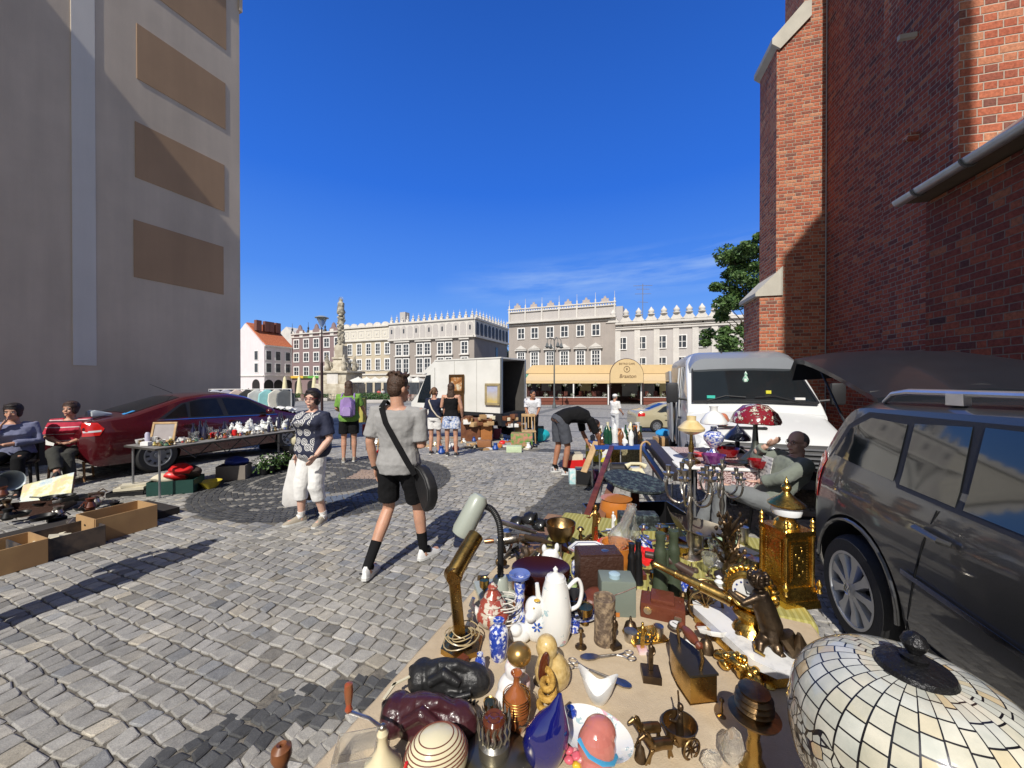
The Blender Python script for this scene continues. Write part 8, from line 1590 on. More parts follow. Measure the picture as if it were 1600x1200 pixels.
p = Lpt(1085, 832, TZ+.10); k = kk_(p); b = B(); b.loft([[Vector((x_*k, y_*w_*k, z_*k+((y_)**2)*10*k*w_/26)) for y_ in (-1,-.6,-.2,.2,.6,1)]+[Vector((x_*k, y_*w_*k, (z_+1)*k+((y_)**2)*10*k*w_/26)) for y_ in (1,.6,.2,-.2,-.6,-1)] for x_, w_, z_ in ((-46,14,30),(-34,22,12),(-10,26,3),(14,24,0),(32,16,3),(42,6,8))]); one('scale_pan', 'dull steel scoop-shaped scale pan', 'scale pan', b, M('dull_steel', (.30,.27,.22), .45, .8, rv=.12, c2=(.2,.17,.13), scale=8), p, R(8), rot=(R(15),R(4),R(8)))
for i, (px, py, sz) in enumerate(((1000,880,.075),(945,862,.055))):
 q = Lpt(px, py); b = B(); b.ell((0,0,sz*.5),(sz,sz*.6,sz*.55), seg=26, rings=16); one('red_plastic_bag', ('crumpled red plastic bag behind the black binoculars','crumpled red plastic bag left of the leaning chimney')[i], 'plastic bag', b.jit(.035,16).jit(.012,50), redpl, q)
statuette('small white porcelain bust in front of the dark frames', 958, 838, 40, porc, True, 0, 9, arms=0, bs=1.6)
p = Lpt(925, 815)
for i, (px, py, w_, h_, mt, lb) in enumerate(((915,915,14,30,cobalt,'small cobalt bottle by the leather case'),(880,905,26,12,glassm,'low clear glass bowl on the olive cloth'),(893,920,18,10,M('green_soap',(.35,.45,.2),.3),'pale green dish by the brown case'),(1062,905,26,22,orange_c,'small orange candle pot behind the goblets'))): lat('small_vessel', lb, 'vessel', px, py, w_, h_, [(.6,0),(.9,.2),(1,.6),(.8,.95),(.85,1),(.7,.9)], mt)
person('photographer standing behind the camera', (.05,-.42,0), R(0), dict(elL=(-.30,.0,1.2), elR=(.30,.0,1.2), wrL=(-.14,.10,1.3), hdL=(-.09,.13,1.36), wrR=(.14,.10,1.3), hdR=(.09,.13,1.36)), 1.03, 1.1, top=c_navy, sleeve=.45, bottom=c_grey, leg=1, shoes=sh_dark, vox=.016, face=False)
def onz(px, py, z): return at(px, py, z)
Z2 = .74; fl = Vector((1.86,4.08,0)); fr = Vector((3.02,3.88,0)); ax = (fr-fl).normalized(); bx_ = Vector((-ax.y, ax.x, 0)); rz2 = math.atan2(ax.y, ax.x)
t = thing('folding_table', 'white folding table carrying the glass lamps in front of the van', 'table', fl, rz2); b = B(); b.box((.58,.62,Z2-.02), (1.22,1.3,.03), bev=.01); mk('tabletop', b, M_wf, t)
for x_ in (.18,.40,.95):
 for y_ in (.10,1.1): b = B(); b.tube([(x_,y_,0),(x_,y_,Z2-.04)], .014, 8); mk('leg', b, m_leg, t)
m_lace, b_ = newmat('lace_cloth'); tc = tex(); x, y, z = sep(tc); c2 = comb(x+y, z+y, 0); vd = vor(c2, 9.0); fi = noise(c2, 60, 3, .7); rgn = ((vd*40).sin() > .1).max(((x*150).sin()*((z+y)*150).sin()) > .35); bd = (((z*1.0) < .56)*((x*90).sin() > -.2))
f_ = (rgn*(fi > .42)).max(bd); setin(b_, 'Base Color', mix(f_, (.20,.095,.09), (.58,.45,.43))); b_.inputs['Roughness'].default_value = .95
b = B(); W_ = 1.0; rows = []
for j in range(26):
 q = j/25; L_ = q*1.45; y_ = 1.2-L_ if L_ < 1.2 else -.006; z_ = Z2+.004 if L_ < 1.2 else Z2+.004-(L_-1.2)
 rows.append([Vector((.17+W_*i/40, y_-(.02*math.sin(i*.9) if L_ > 1.2 else 0)*min(1,(L_-1.2)/.2)-.012*(L_ > 1.2), z_+.002*math.sin(i*1.3+j))) for i in range(41)])
b.loft(rows, cap=False, close=False); one('lace_cloth', 'pink and white lace cloth hanging over the front of the lamp table', 'tablecloth', b, m_lace, fl, rz2)
def tl(px, py, Y=None): return onz(px, py, Z2+.008)
def lamp(label, px, py, hpx, sw, sh, fp, sp, m1, m2, fw=None, seg=28, jit=0):
 p = tl(px, py); k = kk_(p); t = thing('table_lamp', label, 'lamp', p); b = B(); b.lathe([(r*fw*k/2, h*hpx*k) for r, h in fp], 24); mk('foot', b, m1, t)
 b = B(); b.lathe([(r*sw*k/2, (hpx-sh+h*sh)*k) for r, h in sp], seg, cap=False);
 if jit: b.jit(jit, 30)
 mk('shade', b, m2, t); return t, k
marbled = M('marbled_yellow', (.60,.42,.16), .3, c2=(.72,.58,.32), scale=7, thr=(.35,.6), coat=.5)
lamp('brass table lamp with marbled yellow glass shade', 1080, 722, 72, 40, 30, [(1,0),(.9,.05),(.4,.1),(.22,.2),(.32,.3),(.18,.45),(.16,.6),(.3,.62),(.1,.75)], [(.35,1),(.34,.78),(.5,.72),(.98,.38),(.95,.25),(.5,.1),(.3,.05)], brass, marbled, fw=28)
t, k = lamp('white porcelain oil lamp with milk glass shade and ruffled top', 1115, 712, 77, 38, 30, [(.7,0),(.5,.06),(.3,.14),(.6,.22),(1,.32),(1.05,.4),(.75,.48),(.35,.52),(.3,.6)], [(.35,1.02),(.28,.9),(.3,.75),(.62,.6),(.98,.25),(1,.12),(.9,.08)], porc_b, porc, fw=28)
m_rf, b_ = newmat('red_floral_glass'); tc = tex(); setin(b_, 'Base Color', ramp(noise(tc, 12, 5, .75), [(.50, (.22,.012,.02)), (.54, (.03,.03,.03)), (.56, (.66,.60,.48))])); b_.inputs['Roughness'].default_value = .15; b_.inputs['Coat Weight'].default_value = .8
lamp('leaded table lamp with red shade and cream flowers on a dark tree foot', 1180, 722, 91, 70, 30, [(1,0),(1.02,.05),(.7,.1),(.3,.2),(.2,.35),(.14,.6),(.16,.75),(.1,.9)], [(.1,1),(.5,.9),(.82,.55),(.98,.2),(1,.05),(.97,.0)], M('dark_pewter', (.12,.13,.11), .35, .7, bmp=.4), m_rf, fw=46, jit=.012)
lamp('small table lamp with pointed black glass shade', 1152, 706, 42, 38, 23, [(1,0),(.8,.06),(.25,.15),(.35,.3),(.2,.5),(.15,.8)], [(.03,1.08),(.1,.95),(.55,.6),(1,.18),(1.02,.0),(.95,.02)], blackm, M('black_bead_glass', (.012,.014,.03), .15, coat=1, bmp=.8, bs=60), fw=22, seg=12, jit=.006)
def bowl(label, px, py, w, h, mat): p = tl(px, py); k = kk_(p); one('glass_bowl', label, 'bowl', B().lathe([(w*.25*k,0),(w*.4*k,h*.2*k),(w*.5*k,h*.8*k),(w*.52*k,h*k),(w*.47*k,h*.8*k),(w*.3*k,h*.25*k),(.001,h*.2*k)], 16).jit(.008,14), mat, p)
bowl('purple carnival glass bowl on the edge of the lace cloth', 1115, 726, 34, 16, purpleglass); bowl('bright red glass bowl behind the purple bowl', 1136, 714, 34, 14, redglass); bowl('dark ruby glass bowl at the foot of the red lamp', 1185, 732, 30, 14, redglass)
for i, (px, py, w, lb) in enumerate(((1150,725,34,'stack of dark plates between the bowls'),(1090,712,26,'flat red tray behind the yellow lamp'))): p = tl(px, py); k = kk_(p); one('plate_stack', lb, 'plates', B().lathe([(w*.4*k,0),(w*.5*k,3*k),(w*.46*k,4*k),(.01,3*k)], 24), [blackm, redpl][i], p)
one('porcelain_figure', 'small pale blue and white porcelain figure beside the white oil lamp', 'figurine', B().lathe([(.03,0),(.035,.02),(.02,.05),(.025,.07),(.005,.10)], 12).jit(.01,40), porc_b, tl(1106,718))
for i, (px, lb) in enumerate(((1183,'dark strap hanging down over the lace cloth'),(1193,'second dark strap hanging over the lace cloth'))):
 q = onz(px, 740, .70); one('hanging_strap', lb, 'strap', B().tube([q+Vector((0,-.03,.05)), q+Vector((0,-.035,-.1)), q+Vector((.02,-.02,-.28))], .006, 6), blackm)
for i, (px, py, w, h, mt, lb) in enumerate(((1037,697,27,14,cardb,'small cardboard box holding the bright blue bag'),(1075,700,30,20,M('blue_check',(.25,.42,.6),.7,c2=(.6,.65,.6),scale=12),'blue and white checked shopping bag in front of the van door'))):
 p = atg(px, py); k = kk_(p); b = B(); b.box((0,0,h*k/2), (w*k,w*.8*k,h*k), bev=.01); one('box' if i == 0 else 'shopping_bag', lb, 'box' if i == 0 else 'bag', b, mt, p)
p = atg(1038, 690); one('blue_bag', 'bright blue plastic bag bulging out of the small box', 'plastic bag', B().ell((0,0,.28),(.26,.2,.13), seg=20, rings=12).jit(.06,8), M('blue_bag', (.03,.28,.60), .35, bmp=.3), p)
p = atg(1072, 698); one('royal_blue_cloth', 'royal blue cloth hanging from the checked shopping bag', 'cloth', B().box((0,-.12,.40), (.12,.05,.42), (.2,.2,0), bev=.02), M('royal_blue', (.01,.03,.45), .6), p)
rq = random.Random(77)
def rndmat(name, stops):
 m, b_ = newmat(name); oi = nd('ShaderNodeObjectInfo'); setin(b_, 'Base Color', mix(1.0, ramp(oi.outputs['Random'], stops, 'CONSTANT'), ramp(noise(tex(), 30, 4), [(.3, (.7,.7,.7)), (.7, (1.1,1.1,1.1))]), 'MULTIPLY')); b_.inputs['Roughness'].default_value = .3; return m
m_tk = rndmat('mixed_trinkets', [(0,(.5,.42,.3)),(.15,(.7,.68,.62)),(.35,(.45,.08,.06)),(.42,(.3,.2,.08)),(.6,(.62,.6,.56)),(.75,(.08,.1,.3)),(.82,(.55,.45,.12)),(.9,(.1,.2,.12))])
def gl_proto():
 P_ = []
 def pr(nm, lb, ct, grp, prof, mt, seg=12):
  b = B(); b.lathe(prof, seg); o = one(nm, lb, ct, b, mt, (0,0,0), group=grp); P_.append([o, False])
 pr('drinking_glass', 'plain clear glass standing among the crockery of the long stall', 'glass', 'clear glasses on the long stall', [(.025,0),(.035,.12),(.031,.12),(.022,.01)], glassm)
 pr('porcelain_cup', 'small white cup on the long stall', 'cup', 'white cups on the long stall', [(.02,0),(.03,.01),(.042,.07),(.038,.07),(.02,.012)], porc)
 pr('porcelain_jug', 'rounded white jug on the long stall', 'jug', 'white jugs on the long stall', [(.03,0),(.06,.04),(.055,.10),(.03,.14),(.04,.17),(.012,.18),(.01,.20)], porc_f)
 pr('glass_bottle', 'slim dark bottle on the long stall', 'bottle', 'dark bottles on the long stall', [(.03,0),(.033,.02),(.033,.13),(.012,.18),(.012,.23)], M('dark_bottle', (.02,.02,.05), .1, coat=1))
 pr('trinket', 'tiny pale trinket near the front edge of the long stall', 'trinket', 'tiny trinkets along the front edge of the long stall', [(.02,0),(.028,.015),(.015,.035),(.018,.05),(.002,.06)], m_tk)
 pr('brass_trinket', 'small brass piece near the front edge of the long stall', 'trinket', 'small brass pieces on the long stall', [(.03,0),(.032,.01),(.01,.02),(.02,.05),(.002,.06)], brass)
 pr('saucer', 'white saucer lying on the long stall', 'saucer', 'white saucers on the long stall', [(.03,0),(.065,.012),(.068,.014),(.03,.004),(.001,.003)], porc)
 return P_
GP = gl_proto()
def put(i, loc, s_=1.0):
 o, used = GP[i]; rot = rq.random()*6.28
 if not used: o.location = loc; GP[i][1] = True
 else: o = o.copy(); col.objects.link(o); o.location = loc
 o.rotation_euler = (0,0,rot); o.scale = (s_*rq.uniform(.8,1.2), s_*rq.uniform(.8,1.2), s_*rq.uniform(.6,1.3)); return o
u0, u1, s0, s1, Z4 = 2.92, 5.35, -7.42, -6.60, .72
t = table('long dark folding table crowded with glass and china beside the red car', u0, u1, s0, s1, Z4, M('dark_tabletop', (.05,.045,.04), .6))
b, c_ = clothmesh(u0+.02, u1-.02, s0+.02, s1-.02, Z4-.001, .02, 3, .002, 20, 40); one('tablecloth', 'thin grey cloth on the long stall beside the red car', 'tablecloth', b, M('grey_cloth', (.20,.19,.18), .9), c_, -TH)
for i in range(5): b = B(); uu_ = (i-2)*.45; b.tube([((s1-s0)/2-.05, uu_, Z4-.03),((s1-s0)/2-.05, uu_+.2, Z4-.22),((s1-s0)/2-.05, uu_+.42, Z4-.03)], .008, 6); mk('brace', b, blackm, t)
for i in range(230):
 q = rq.random(); fr_ = rq.random(); u_ = u0+.08+(u1-u0-.16)*q; s_ = s0+.08+(s1-s0-.16)*fr_
 kd = (4 if rq.random() < .7 else 5) if fr_ > .66 else (rq.choice([0,0,0,3,6]) if .25 < q < .55 else rq.choice([1,2,2,6,1]) if q >= .55 else rq.choice([5,4,4,6,1]))
 if q > .72 and rq.random() < .12: kd = 3
 put(kd, us(u_, s_, Z4+.012), rq.uniform(.6,1.15))
p = us(3.25, -7.15, Z4+.01); t = thing('picture_frame', 'pale wooden picture frame with grey board standing on the long stall', 'picture frame', p, R(-12)); t.rotation_euler = (R(-14),0,R(8))
for c, d in (((0,0,.02),(.34,.02,.03)),((0,0,.30),(.34,.02,.03)),((-.155,0,.16),(.03,.02,.28)),((.155,0,.16),(.03,.02,.28))): b = B(); b.box(c, d, bev=.004); mk('frame_side', b, woodl, t)
b = B(); b.box((0,.004,.16), (.29,.006,.26)); mk('board', b, M('grey_board', (.30,.27,.27), .6), t)
for i, (u_, s_, d, mt, lb) in enumerate(((3.0,-7.0,(.16,.1,.06),M_wf,'small white box at the near corner of the long stall'),(3.9,-7.0,(.16,.12,.08),redpl,'red tin with white lid on the long stall'),(4.15,-6.9,(.08,.08,.10),redpl,'round red pot on the long stall'),(3.1,-7.2,(.06,.06,.17),M('lotion',(.5,.48,.6),.3),'tall pale lotion bottle near the corner of the long stall'))): b = B(); b.lathe([(d[0]/2,0),(d[0]/2,d[2]*.85),(d[0]*.3,d[2])], 4 if i < 2 else 16, sy=d[1]/d[0], ph=R(45)); one('container', lb, 'container', b, mt, us(u_, s_, Z4+.012))
def crate(name, label, cat, loc, rz, w, d, h, mat, inner=None, th=.012, fill=None, hole=False, open_=True):
 t = thing(name, label, cat, loc, rz)
 for c, dd in (((0,-d/2,h/2),(w,th,h)),((0,d/2,h/2),(w,th,h)),((-w/2,0,h/2),(th,d-th,h)),((w/2,0,h/2),(th,d-th,h))): b = B(); b.box(c, dd); mk('side', b, mat, t)
 b = B(); b.box((0,0,.01), (w-.01,d-.01,.012)); mk('bottom', b, mat, t)
 if hole:
  for sx in (-1,1): b = B(); b.ell((sx*w/2*1.0,0,h*.65),(.008,.035,.018)); mk('hand_hole', b, blackm, t)
 return t
p = at(262, 772); crate('plastic_crate', 'dark green plastic crate full of red and pale things under the long stall', 'crate', p+Vector((0,.15,0)), R(20), .55, .38, .20, greenpl)
for i, (dx, dy, mt, lb) in enumerate(((-.15,.12,paper,'pale book in the green crate'),(.0,.15,redpl,'red cloth lying in the green crate'),(.16,.2,cloth('brown_bag',(.05,.035,.03)),'dark brown bag on top of the green crate'),(.1,.1,redpl,'second red cloth on the right of the green crate'))): b = B(); b.ell((0,0,.2+.05*i), (.15,.12,.07), seg=18, rings=10); one('crate_filling', lb, 'cloth' if i else 'book', b.jit(.05,7), mt, p+Vector((dx,dy,0)))
p = at(207, 770); crate('cardboard_tray', 'shallow dark tray with white books under the near end of the long stall', 'tray', p, R(20), .42, .36, .06, blackm); b = B(); b.box((0,0,.08), (.34,.22,.04), (0,0,.4)); b.box((.02,.03,.115), (.3,.2,.03), (0,.05,.7)); one('white_books', 'white books stacked in the shallow dark tray', 'books', b, paper, p)
p = at(312, 768); one('yellow_bowl', 'yellow plastic bowl under the long stall', 'bowl', B().lathe([(.08,0),(.14,.10),(.15,.11),(.07,.02)], 24), M('yellow_plastic', (.45,.36,.04), .4), p+Vector((0,.2,0)))
p = at(352, 752); crate('cardboard_box', 'old pale cardboard box under the middle of the long stall', 'box', p+Vector((0,.2,0)), R(18), .42, .3, .24, M('old_box', (.22,.19,.16), .8)); one('blue_sack', 'blue bag lying on the pale cardboard box', 'bag', B().ell((0,0,.28),(.2,.14,.07)).jit(.04,8), M('blue_sack', (.03,.05,.25), .6), p+Vector((0,.25,0)))
for i in range(6):
 p = at(412+i*11, 742-i*3); t = thing('potted_plant', 'small potted plant with pale flowers at the far end of the long stall', 'plant', p, i, 'potted plants at the far end of the long stall'); b = B(); b.lathe([(.05,0),(.075,.12),(.065,.12)], 14); mk('pot', b, blackm, t); leafmesh('leaves', 160, lambda r_: Vector((r_.gauss(0,.08), r_.gauss(0,.08), .2+r_.gauss(0,.06))), .03, m_leaf, t, i); leafmesh('blossoms', 26, lambda r_: Vector((r_.gauss(0,.08), r_.gauss(0,.08), .27+r_.gauss(0,.04))), .022, M_wh, t, i+50)
b = B(); b.lathe([(.10,0),(.13,.05),(.13,.12),(.05,.16),(.06,.2)], 18); b.ell((.1,0,.16),(.07,.05,.07)); one('cream_machine', 'cream and black kitchen machine on the plants end of the long stall', 'kitchen machine', b, cream_c, at(450,735)+Vector((0,.3,.45)));
tag(mk('stool', B().box((0,0,.22), (.4,.3,.44), bev=.02), blackm, None, loc=at(450,735)+Vector((0,.3,0))), 'black box stand under the kitchen machine', 'stand')
car_r = next(o for o in col.objects if o.name == 'parked_car.001' and o.parent is None) if 'parked_car.001' in bpy.data.objects else None
Sx = S; b = B(); rows = []
for i in range(22):
 x_ = 2.30+1.0*i/21; rows.append([Vector((x_, f*Sx.sidey(x_, Sx.zt(x_))*1.02, Sx.topz(x_, f)+.035+.025*math.sin(i*1.7+f*9)*math.cos(f*7+i))) for f in [q/12 for q in range(-12,13)]])
b.loft(rows, cap=False, close=False); one('plastic_sheet', 'crumpled white plastic sheet over the bonnet of the red car', 'sheet', b.jit(.02,12), M('white_plastic', (.62,.63,.62), .3, c2=(.45,.47,.48), scale=9, bmp=.5), car_r.location if car_r else None, R(90)-TH)
mt_ = Matrix.LocRotScale(car_r.location, Euler((0,0,R(90)-TH)), None)
for i in range(14): b = B(); b.ell((0,0,.04),(.09,.07,.05)); one('wrapped_crockery', 'piece of paper-wrapped crockery on the sheeted car bonnet', 'crockery', b.jit(.04,14), [porc, M_wf, glassm][i % 3], mt_ @ Vector((2.4+.85*rq.random(), -.7+1.3*rq.random(), .98-.15*rq.random())), group='wrapped crockery on the car bonnet')
one('orange_wrapper', 'orange crumpled paper on the sheeted bonnet', 'paper', B().ell((0,0,.06),(.16,.10,.07)).jit(.05,14), M('orange_paper', (.60,.18,.06), .6), mt_ @ Vector((3.05,-.2,.88)))
one('banner', 'large dark navy trader cloth hanging beyond the clothes rail', 'banner', B().box((0,0,.35), (1.9,.04,.75), bev=.01), M('navy_panel', (.02,.035,.07), .7), gd(462, 10.2), R(5))
for i, (px, py, w, d, h, lb, mt) in enumerate(((25,893,.36,.40,.22,'orange brown cardboard box at the left edge of the picture',cardb),(105,868,.52,.40,.20,'low printed cardboard tray with pale paper inside, middle of the three',M('printed_card',(.03,.03,.035),.8,c2=(.12,.09,.07),scale=5)),(200,835,.50,.40,.25,'cardboard fruit box with cut hand hole, furthest of the three',cardb))):
 p = at(px, py); c = p+DV*(.0)-NV*(d/2); crate('cardboard_box', lb, 'box', c, R(90)-TH, w, d, h, mt, hole=True)
 if i < 2:
  for j in range(7): b = B(); k_ = rq.choice([0,1]); (b.box((0,0,.05),(.14,.05,.03),(.3,.2,rq.random()*3)) if k_ else b.lathe([(.04,0),(.06,.03),(.02,.06)], 12)); one('box_content', ('small household piece in the left edge box','folded paper in the low printed tray')[i], 'bric-a-brac', b.jit(.01,20), [paper, silver, brass_d, woodl][j % 4 if i == 0 else 0], c+DV*rq.uniform(-.14,.14)+NV*rq.uniform(-.13,.13)+Vector((0,0,.02+.1*rq.random())), rq.random()*6, ('small household pieces in the left edge box','folded papers in the low printed tray')[i])
rg = random.Random(41)
for i in range(26):
 p = at(rg.uniform(0,205), rg.uniform(785,832));
 if p.dot(NV) > -5.62: p = p - NV*(p.dot(NV)+5.7)
 b = B(); kd = i % 3
 if kd == 0: r_ = rg.uniform(.08,.15); b.lathe([(r_*.8,0),(r_,.04),(r_*.96,.04),(r_*.76,.01),(.001,.01)], 20); b.tube([(r_,0,.035),(r_*2.1,0,.05)], .009, 6); nm, ct_, lb, gp_ = 'iron_pan', 'pan', 'black iron pan lying behind the cardboard boxes', 'iron pans behind the left cardboard boxes'
 elif kd == 1: b.lathe([(.04,0),(.055,.03),(.03,.09),(.045,.13)], 14); b.tube([(.05,0,.03),(.09,0,.07),(.05,0,.11)], .006, 6); nm, ct_, lb, gp_ = 'metal_jug', 'jug', 'dark metal jug behind the cardboard boxes', 'dark jugs behind the left cardboard boxes'
 else: b.box((0,0,.03),(.15,.06,.05),(.2,.1,.3),bev=.01); b.tube([(0,0,.05),(.06,.03,.09),(.1,0,.05)], .008, 6); nm, ct_, lb, gp_ = 'kitchen_tool', 'tool', 'small dark kitchen tool behind the cardboard boxes', 'kitchen tools behind the left cardboard boxes'
 one(nm, lb, ct_, b, [M('cast_iron', (.02,.02,.02), .45, .5, rv=.1), silver, iron, woodr, bronze][rg.randrange(5) if kd else 0], p+Vector((0,0,.02+.12*rg.random())), rg.random()*6, gp_)
tag(mk('low_platform', B().box((0,0,.0), (.72,1.5,.16)), M('dark_blanket', (.03,.025,.022), .95), None, loc=us(2.0,-6.02,.0), rot=(0,0,-TH)), 'low dark blanket-covered board under the pans', 'platform')
m_pnt, b_ = newmat('pastel_painting'); tc = tex(); setin(b_, 'Base Color', ramp(noise(tc, 4, 6, .65), [(.35, (.25,.38,.50)), (.46, (.60,.62,.52)), (.54, (.52,.50,.22)), (.62, (.62,.38,.28)), (.7, (.7,.66,.55))])); b_.inputs['Roughness'].default_value = .5
p = at(70, 790); t = thing('painting', 'unframed pastel landscape painting leaning back above the pans', 'painting', p+Vector((0,0,.02)), R(20)); t.rotation_euler = (R(-42), R(-14), R(28)); b = B(); b.box((0,0,.20), (.50,.012,.40)); mk('canvas', b, m_pnt, t); b = B(); b.box((0,.016,.20), (.51,.02,.41)); mk('stretcher', b, woodr, t)
crate('wooden_case', 'open dark case under the pastel painting', 'case', at(52, 800), R(28), .62, .4, .10, leath_d)
p = at(10, 790, .0); one('enamel_bucket', 'white enamel bucket lying on its side at the left edge', 'bucket', B().lathe([(.09,0),(.13,.26),(.135,.27),(.12,.25),(.085,.01)], 24), M('enamel_white', (.42,.48,.50), .25, coat=.5), p+Vector((-.25,.1,.28)), rot=(0,R(80),R(-12)))
ta = onz(932,697,.74); tb2 = onz(1029,697,.74); t = thing('folding_table', 'blue-edged folding table with porcelain figures in front of the beige car', 'table', (ta+tb2)/2-Vector((0,0,.74)), 0); wd = (tb2-ta).length
b = B(); b.box((0,.3,.72), (wd,.62,.03), bev=.006); mk('tabletop', b, M('blue_top', (.05,.09,.30), .4), t); b = B(); b.box((0,-.012,.72), (wd+.04,.02,.05)); mk('edge_rail', b, bluepl, t)
for sx in (-1,1):
 for y_ in (.05,.55): b = B(); b.tube([(sx*(wd/2-.06),y_,.7),(sx*(wd/2-.06),y_,0)], .013, 8); mk('leg', b, m_leg, t)
mats5 = [porc, cream_c, brass_d, woodm, silver, orange_c, blackm, M('deep_green_glass', (.01,.06,.03), .1, coat=1), porc_f]
rg = random.Random(51)
for i in range(40):
 x_ = ta.x+.06+(wd-.12)*rg.random(); y_ = ta.y+.05+.5*rg.random(); h_ = rg.uniform(.08,.30); w_ = rg.uniform(.03,.07); pr_ = rg.choice([[(1,0),(.9,.1),(.4,.3),(.6,.6),(.5,.8),(.7,1)],[(.6,0),(1,.3),(.8,.6),(.3,.8),(.35,1)],[(.8,0),(.7,.4),(.9,.6),(.5,.85),(.1,1)]])
 one('bric_a_brac', 'small figure or vase crowded on the blue-edged table', 'bric-a-brac', B().lathe([(r*w_, z*h_) for r, z in pr_], 12).jit(.01,30), mats5[i % 9], (x_,y_,.742), rg.random()*6, 'figures and vases on the blue-edged table')
def gbox(name, label, cat, px, py, w, h, d, mat, rz=0, z=0, bev=.005, group=None, dy=0):
 p = atg(px, py) if z == 0 else at(px, py, z); k = kk_(p); b = B(); b.box((0,d*k/2,h*k/2), (w*k,d*k,h*k), bev=bev); return one(name, label, cat, b, mat, p+Vector((0,dy,0)), rz, group)
p = atg(900,738); crate('record_crate', 'red plastic crate packed with record sleeves', 'crate', p+Vector((0,.2,0)), R(8), .34, .36, .22, redpl)
for i in range(9): one('record_sleeve', 'record sleeve standing in the red crate', 'record', B().box((0,0,.17), (.29,.006,.29), (rg.uniform(-.1,.1),0,0)), [paper, cardb, M_wf, blackm][i % 4], p+Vector((0,.06+.033*i,0)), R(8), 'record sleeves in the red crate')
t = thing('speaker_box', 'small black cube speaker with silver edges on the paving', 'speaker', at(912,760)+Vector((0,0,0)), R(-5)); b = B(); b.box((0,.13,.13), (.24,.24,.26), bev=.006); mk('cabinet', b, blackm, t); b = B()
for c, d in (((0,0,.01),(.25,.01,.012)),((0,0,.25),(.25,.01,.012)),((-.12,0,.13),(.012,.01,.25)),((.12,0,.13),(.012,.01,.25))): b.box(c, d)
mk('edge_trim', b, silver, t); b = B(); b.box((0,.006,.13), (.2,.008,.2)); mk('grille', b, rubber, t)
gbox('cardboard_box', 'pale turquoise printed box beside the small speaker', 'box', 898, 757, 16, 22, 14, M('turquoise_card', (.35,.6,.62), .6, c2=(.7,.72,.7), scale=14)); gbox('game_box', 'white and yellow flat box standing behind the speaker', 'box', 938, 722, 44, 32, 6, M('yellow_card', (.66,.55,.03), .5, c2=(.7,.7,.68), scale=5, thr=(.5,.52)), R(-4)); gbox('purple_box', 'dark purple low box right of the speaker', 'box', 940, 752, 22, 16, 14, M('purple_card', (.06,.01,.05), .6))
def slab(name, label, cat, a, c, w, th, mat):
 d = (c-a); o = mk(name, B().box((0,0,d.length/2), (w,th,d.length), bev=.003), mat, None, loc=a); o.rotation_euler = d.to_track_quat('Z','Y').to_euler(); return tag(o, label, cat)
slab('plank', 'pale wooden plank leaning over the record crate', 'plank', atd(912,738,5.3), atd(932,690,5.5), .10, .02, woodl)
slab('moulding', 'long dark brown moulding leaning along the table corner', 'moulding', atd(916,810,2.9), atd(956,698,4.1), .05, .03, woodr); slab('moulding', 'second lighter brown moulding leaning beside the dark one', 'moulding', atd(935,822,2.7), atd(960,742,3.4), .06, .03, M('mid_wood', (.20,.09,.045), .5))
slab('long_case', 'long dark brown narrow case leaning under the blue table', 'case', atd(1060,745,4.0), atd(1016,692,5.2), .13, .10, M('dark_case', (.035,.028,.026), .45)); slab('long_case', 'thin black case left of the long brown case', 'case', atd(1040,755,4.0), atd(1003,700,5.1), .06, .06, blackm)
one('walking_cane', 'curved cane handle standing among the frames', 'cane', B().tube(bez([atd(1001,748,4.3), atd(1001,705,4.3), atd(1003,694,4.3), atd(1010,690,4.3), atd(1016,695,4.3)], 6), .012, 8), woodl)
for i, (px, py, w, h, mt, lb, rz) in enumerate(((962,728,16,32,gold,'small gold frame standing behind the dark drum',.3),(985,728,28,32,M('tapestry',(.12,.10,.05),.8,c2=(.25,.22,.12),scale=40),'tapestry panel standing behind the telephone',-.2),(955,722,8,30,woodl,'orange wooden panel left of the tapestry',.5))): gbox('standing_panel', lb, 'panel', px, py, w, h, 2, mt, rz, z=.25)
one('metal_drum', 'dark metal cylinder lying in front of the frames', 'cylinder', B().tube([(-.09,0,0),(.09,0,0)], .07, 24), M('dark_steel', (.08,.075,.07), .35, .8), atd(968,733,4.0)); t = thing('telephone', 'cream old-fashioned telephone on the pile in front of the tapestry', 'telephone', atd(993,748,3.9)); b = B(); b.loft([[Vector((x_*w_,y_*w_,z_)) for x_, y_ in ((-1,-1),(1,-1),(1,1),(-1,1))] for w_, z_ in ((.10,0),(.09,.05),(.05,.12))]); mk('body', b, cream_c, t); b = B(); b.lathe([(.04,-.01),(.04,.01)], 20, (0,-.085,.06), (R(65),0,0)); mk('dial', b, silver, t); b = B(); b.tube([(-.1,0,.13),(-.05,0,.16),(.05,0,.16),(.1,0,.13)], [.03,.016,.016,.03], 10); mk('handset', b, cream_c, t)
m_gran, b_ = newmat('black_green_marble'); tc = tex(); setin(b_, 'Base Color', ramp(noise(tc, 24, 8, .8), [(.5, (.02,.024,.026)), (.56, (.10,.12,.12)), (.62, (.03,.10,.07)), (.72, (.35,.36,.34))])); b_.inputs['Roughness'].default_value = .5; b_.inputs['Specular IOR Level'].default_value = .15
p = atd(992, 752, 3.1); t = thing('round_table', 'round table with tilted black and green marble top', 'table', Vector((p.x,p.y,0))); b = B(); b.lathe([(.25,-.012),(.255,0),(.25,.012)], 48, (0,0,p.z), (R(6),R(6),0)); mk('tabletop', b, m_gran, t); b = B(); b.lathe([(.2,0),(.18,.04),(.04,.08),(.035,p.z-.02)], 20); mk('pedestal', b, woodr, t)
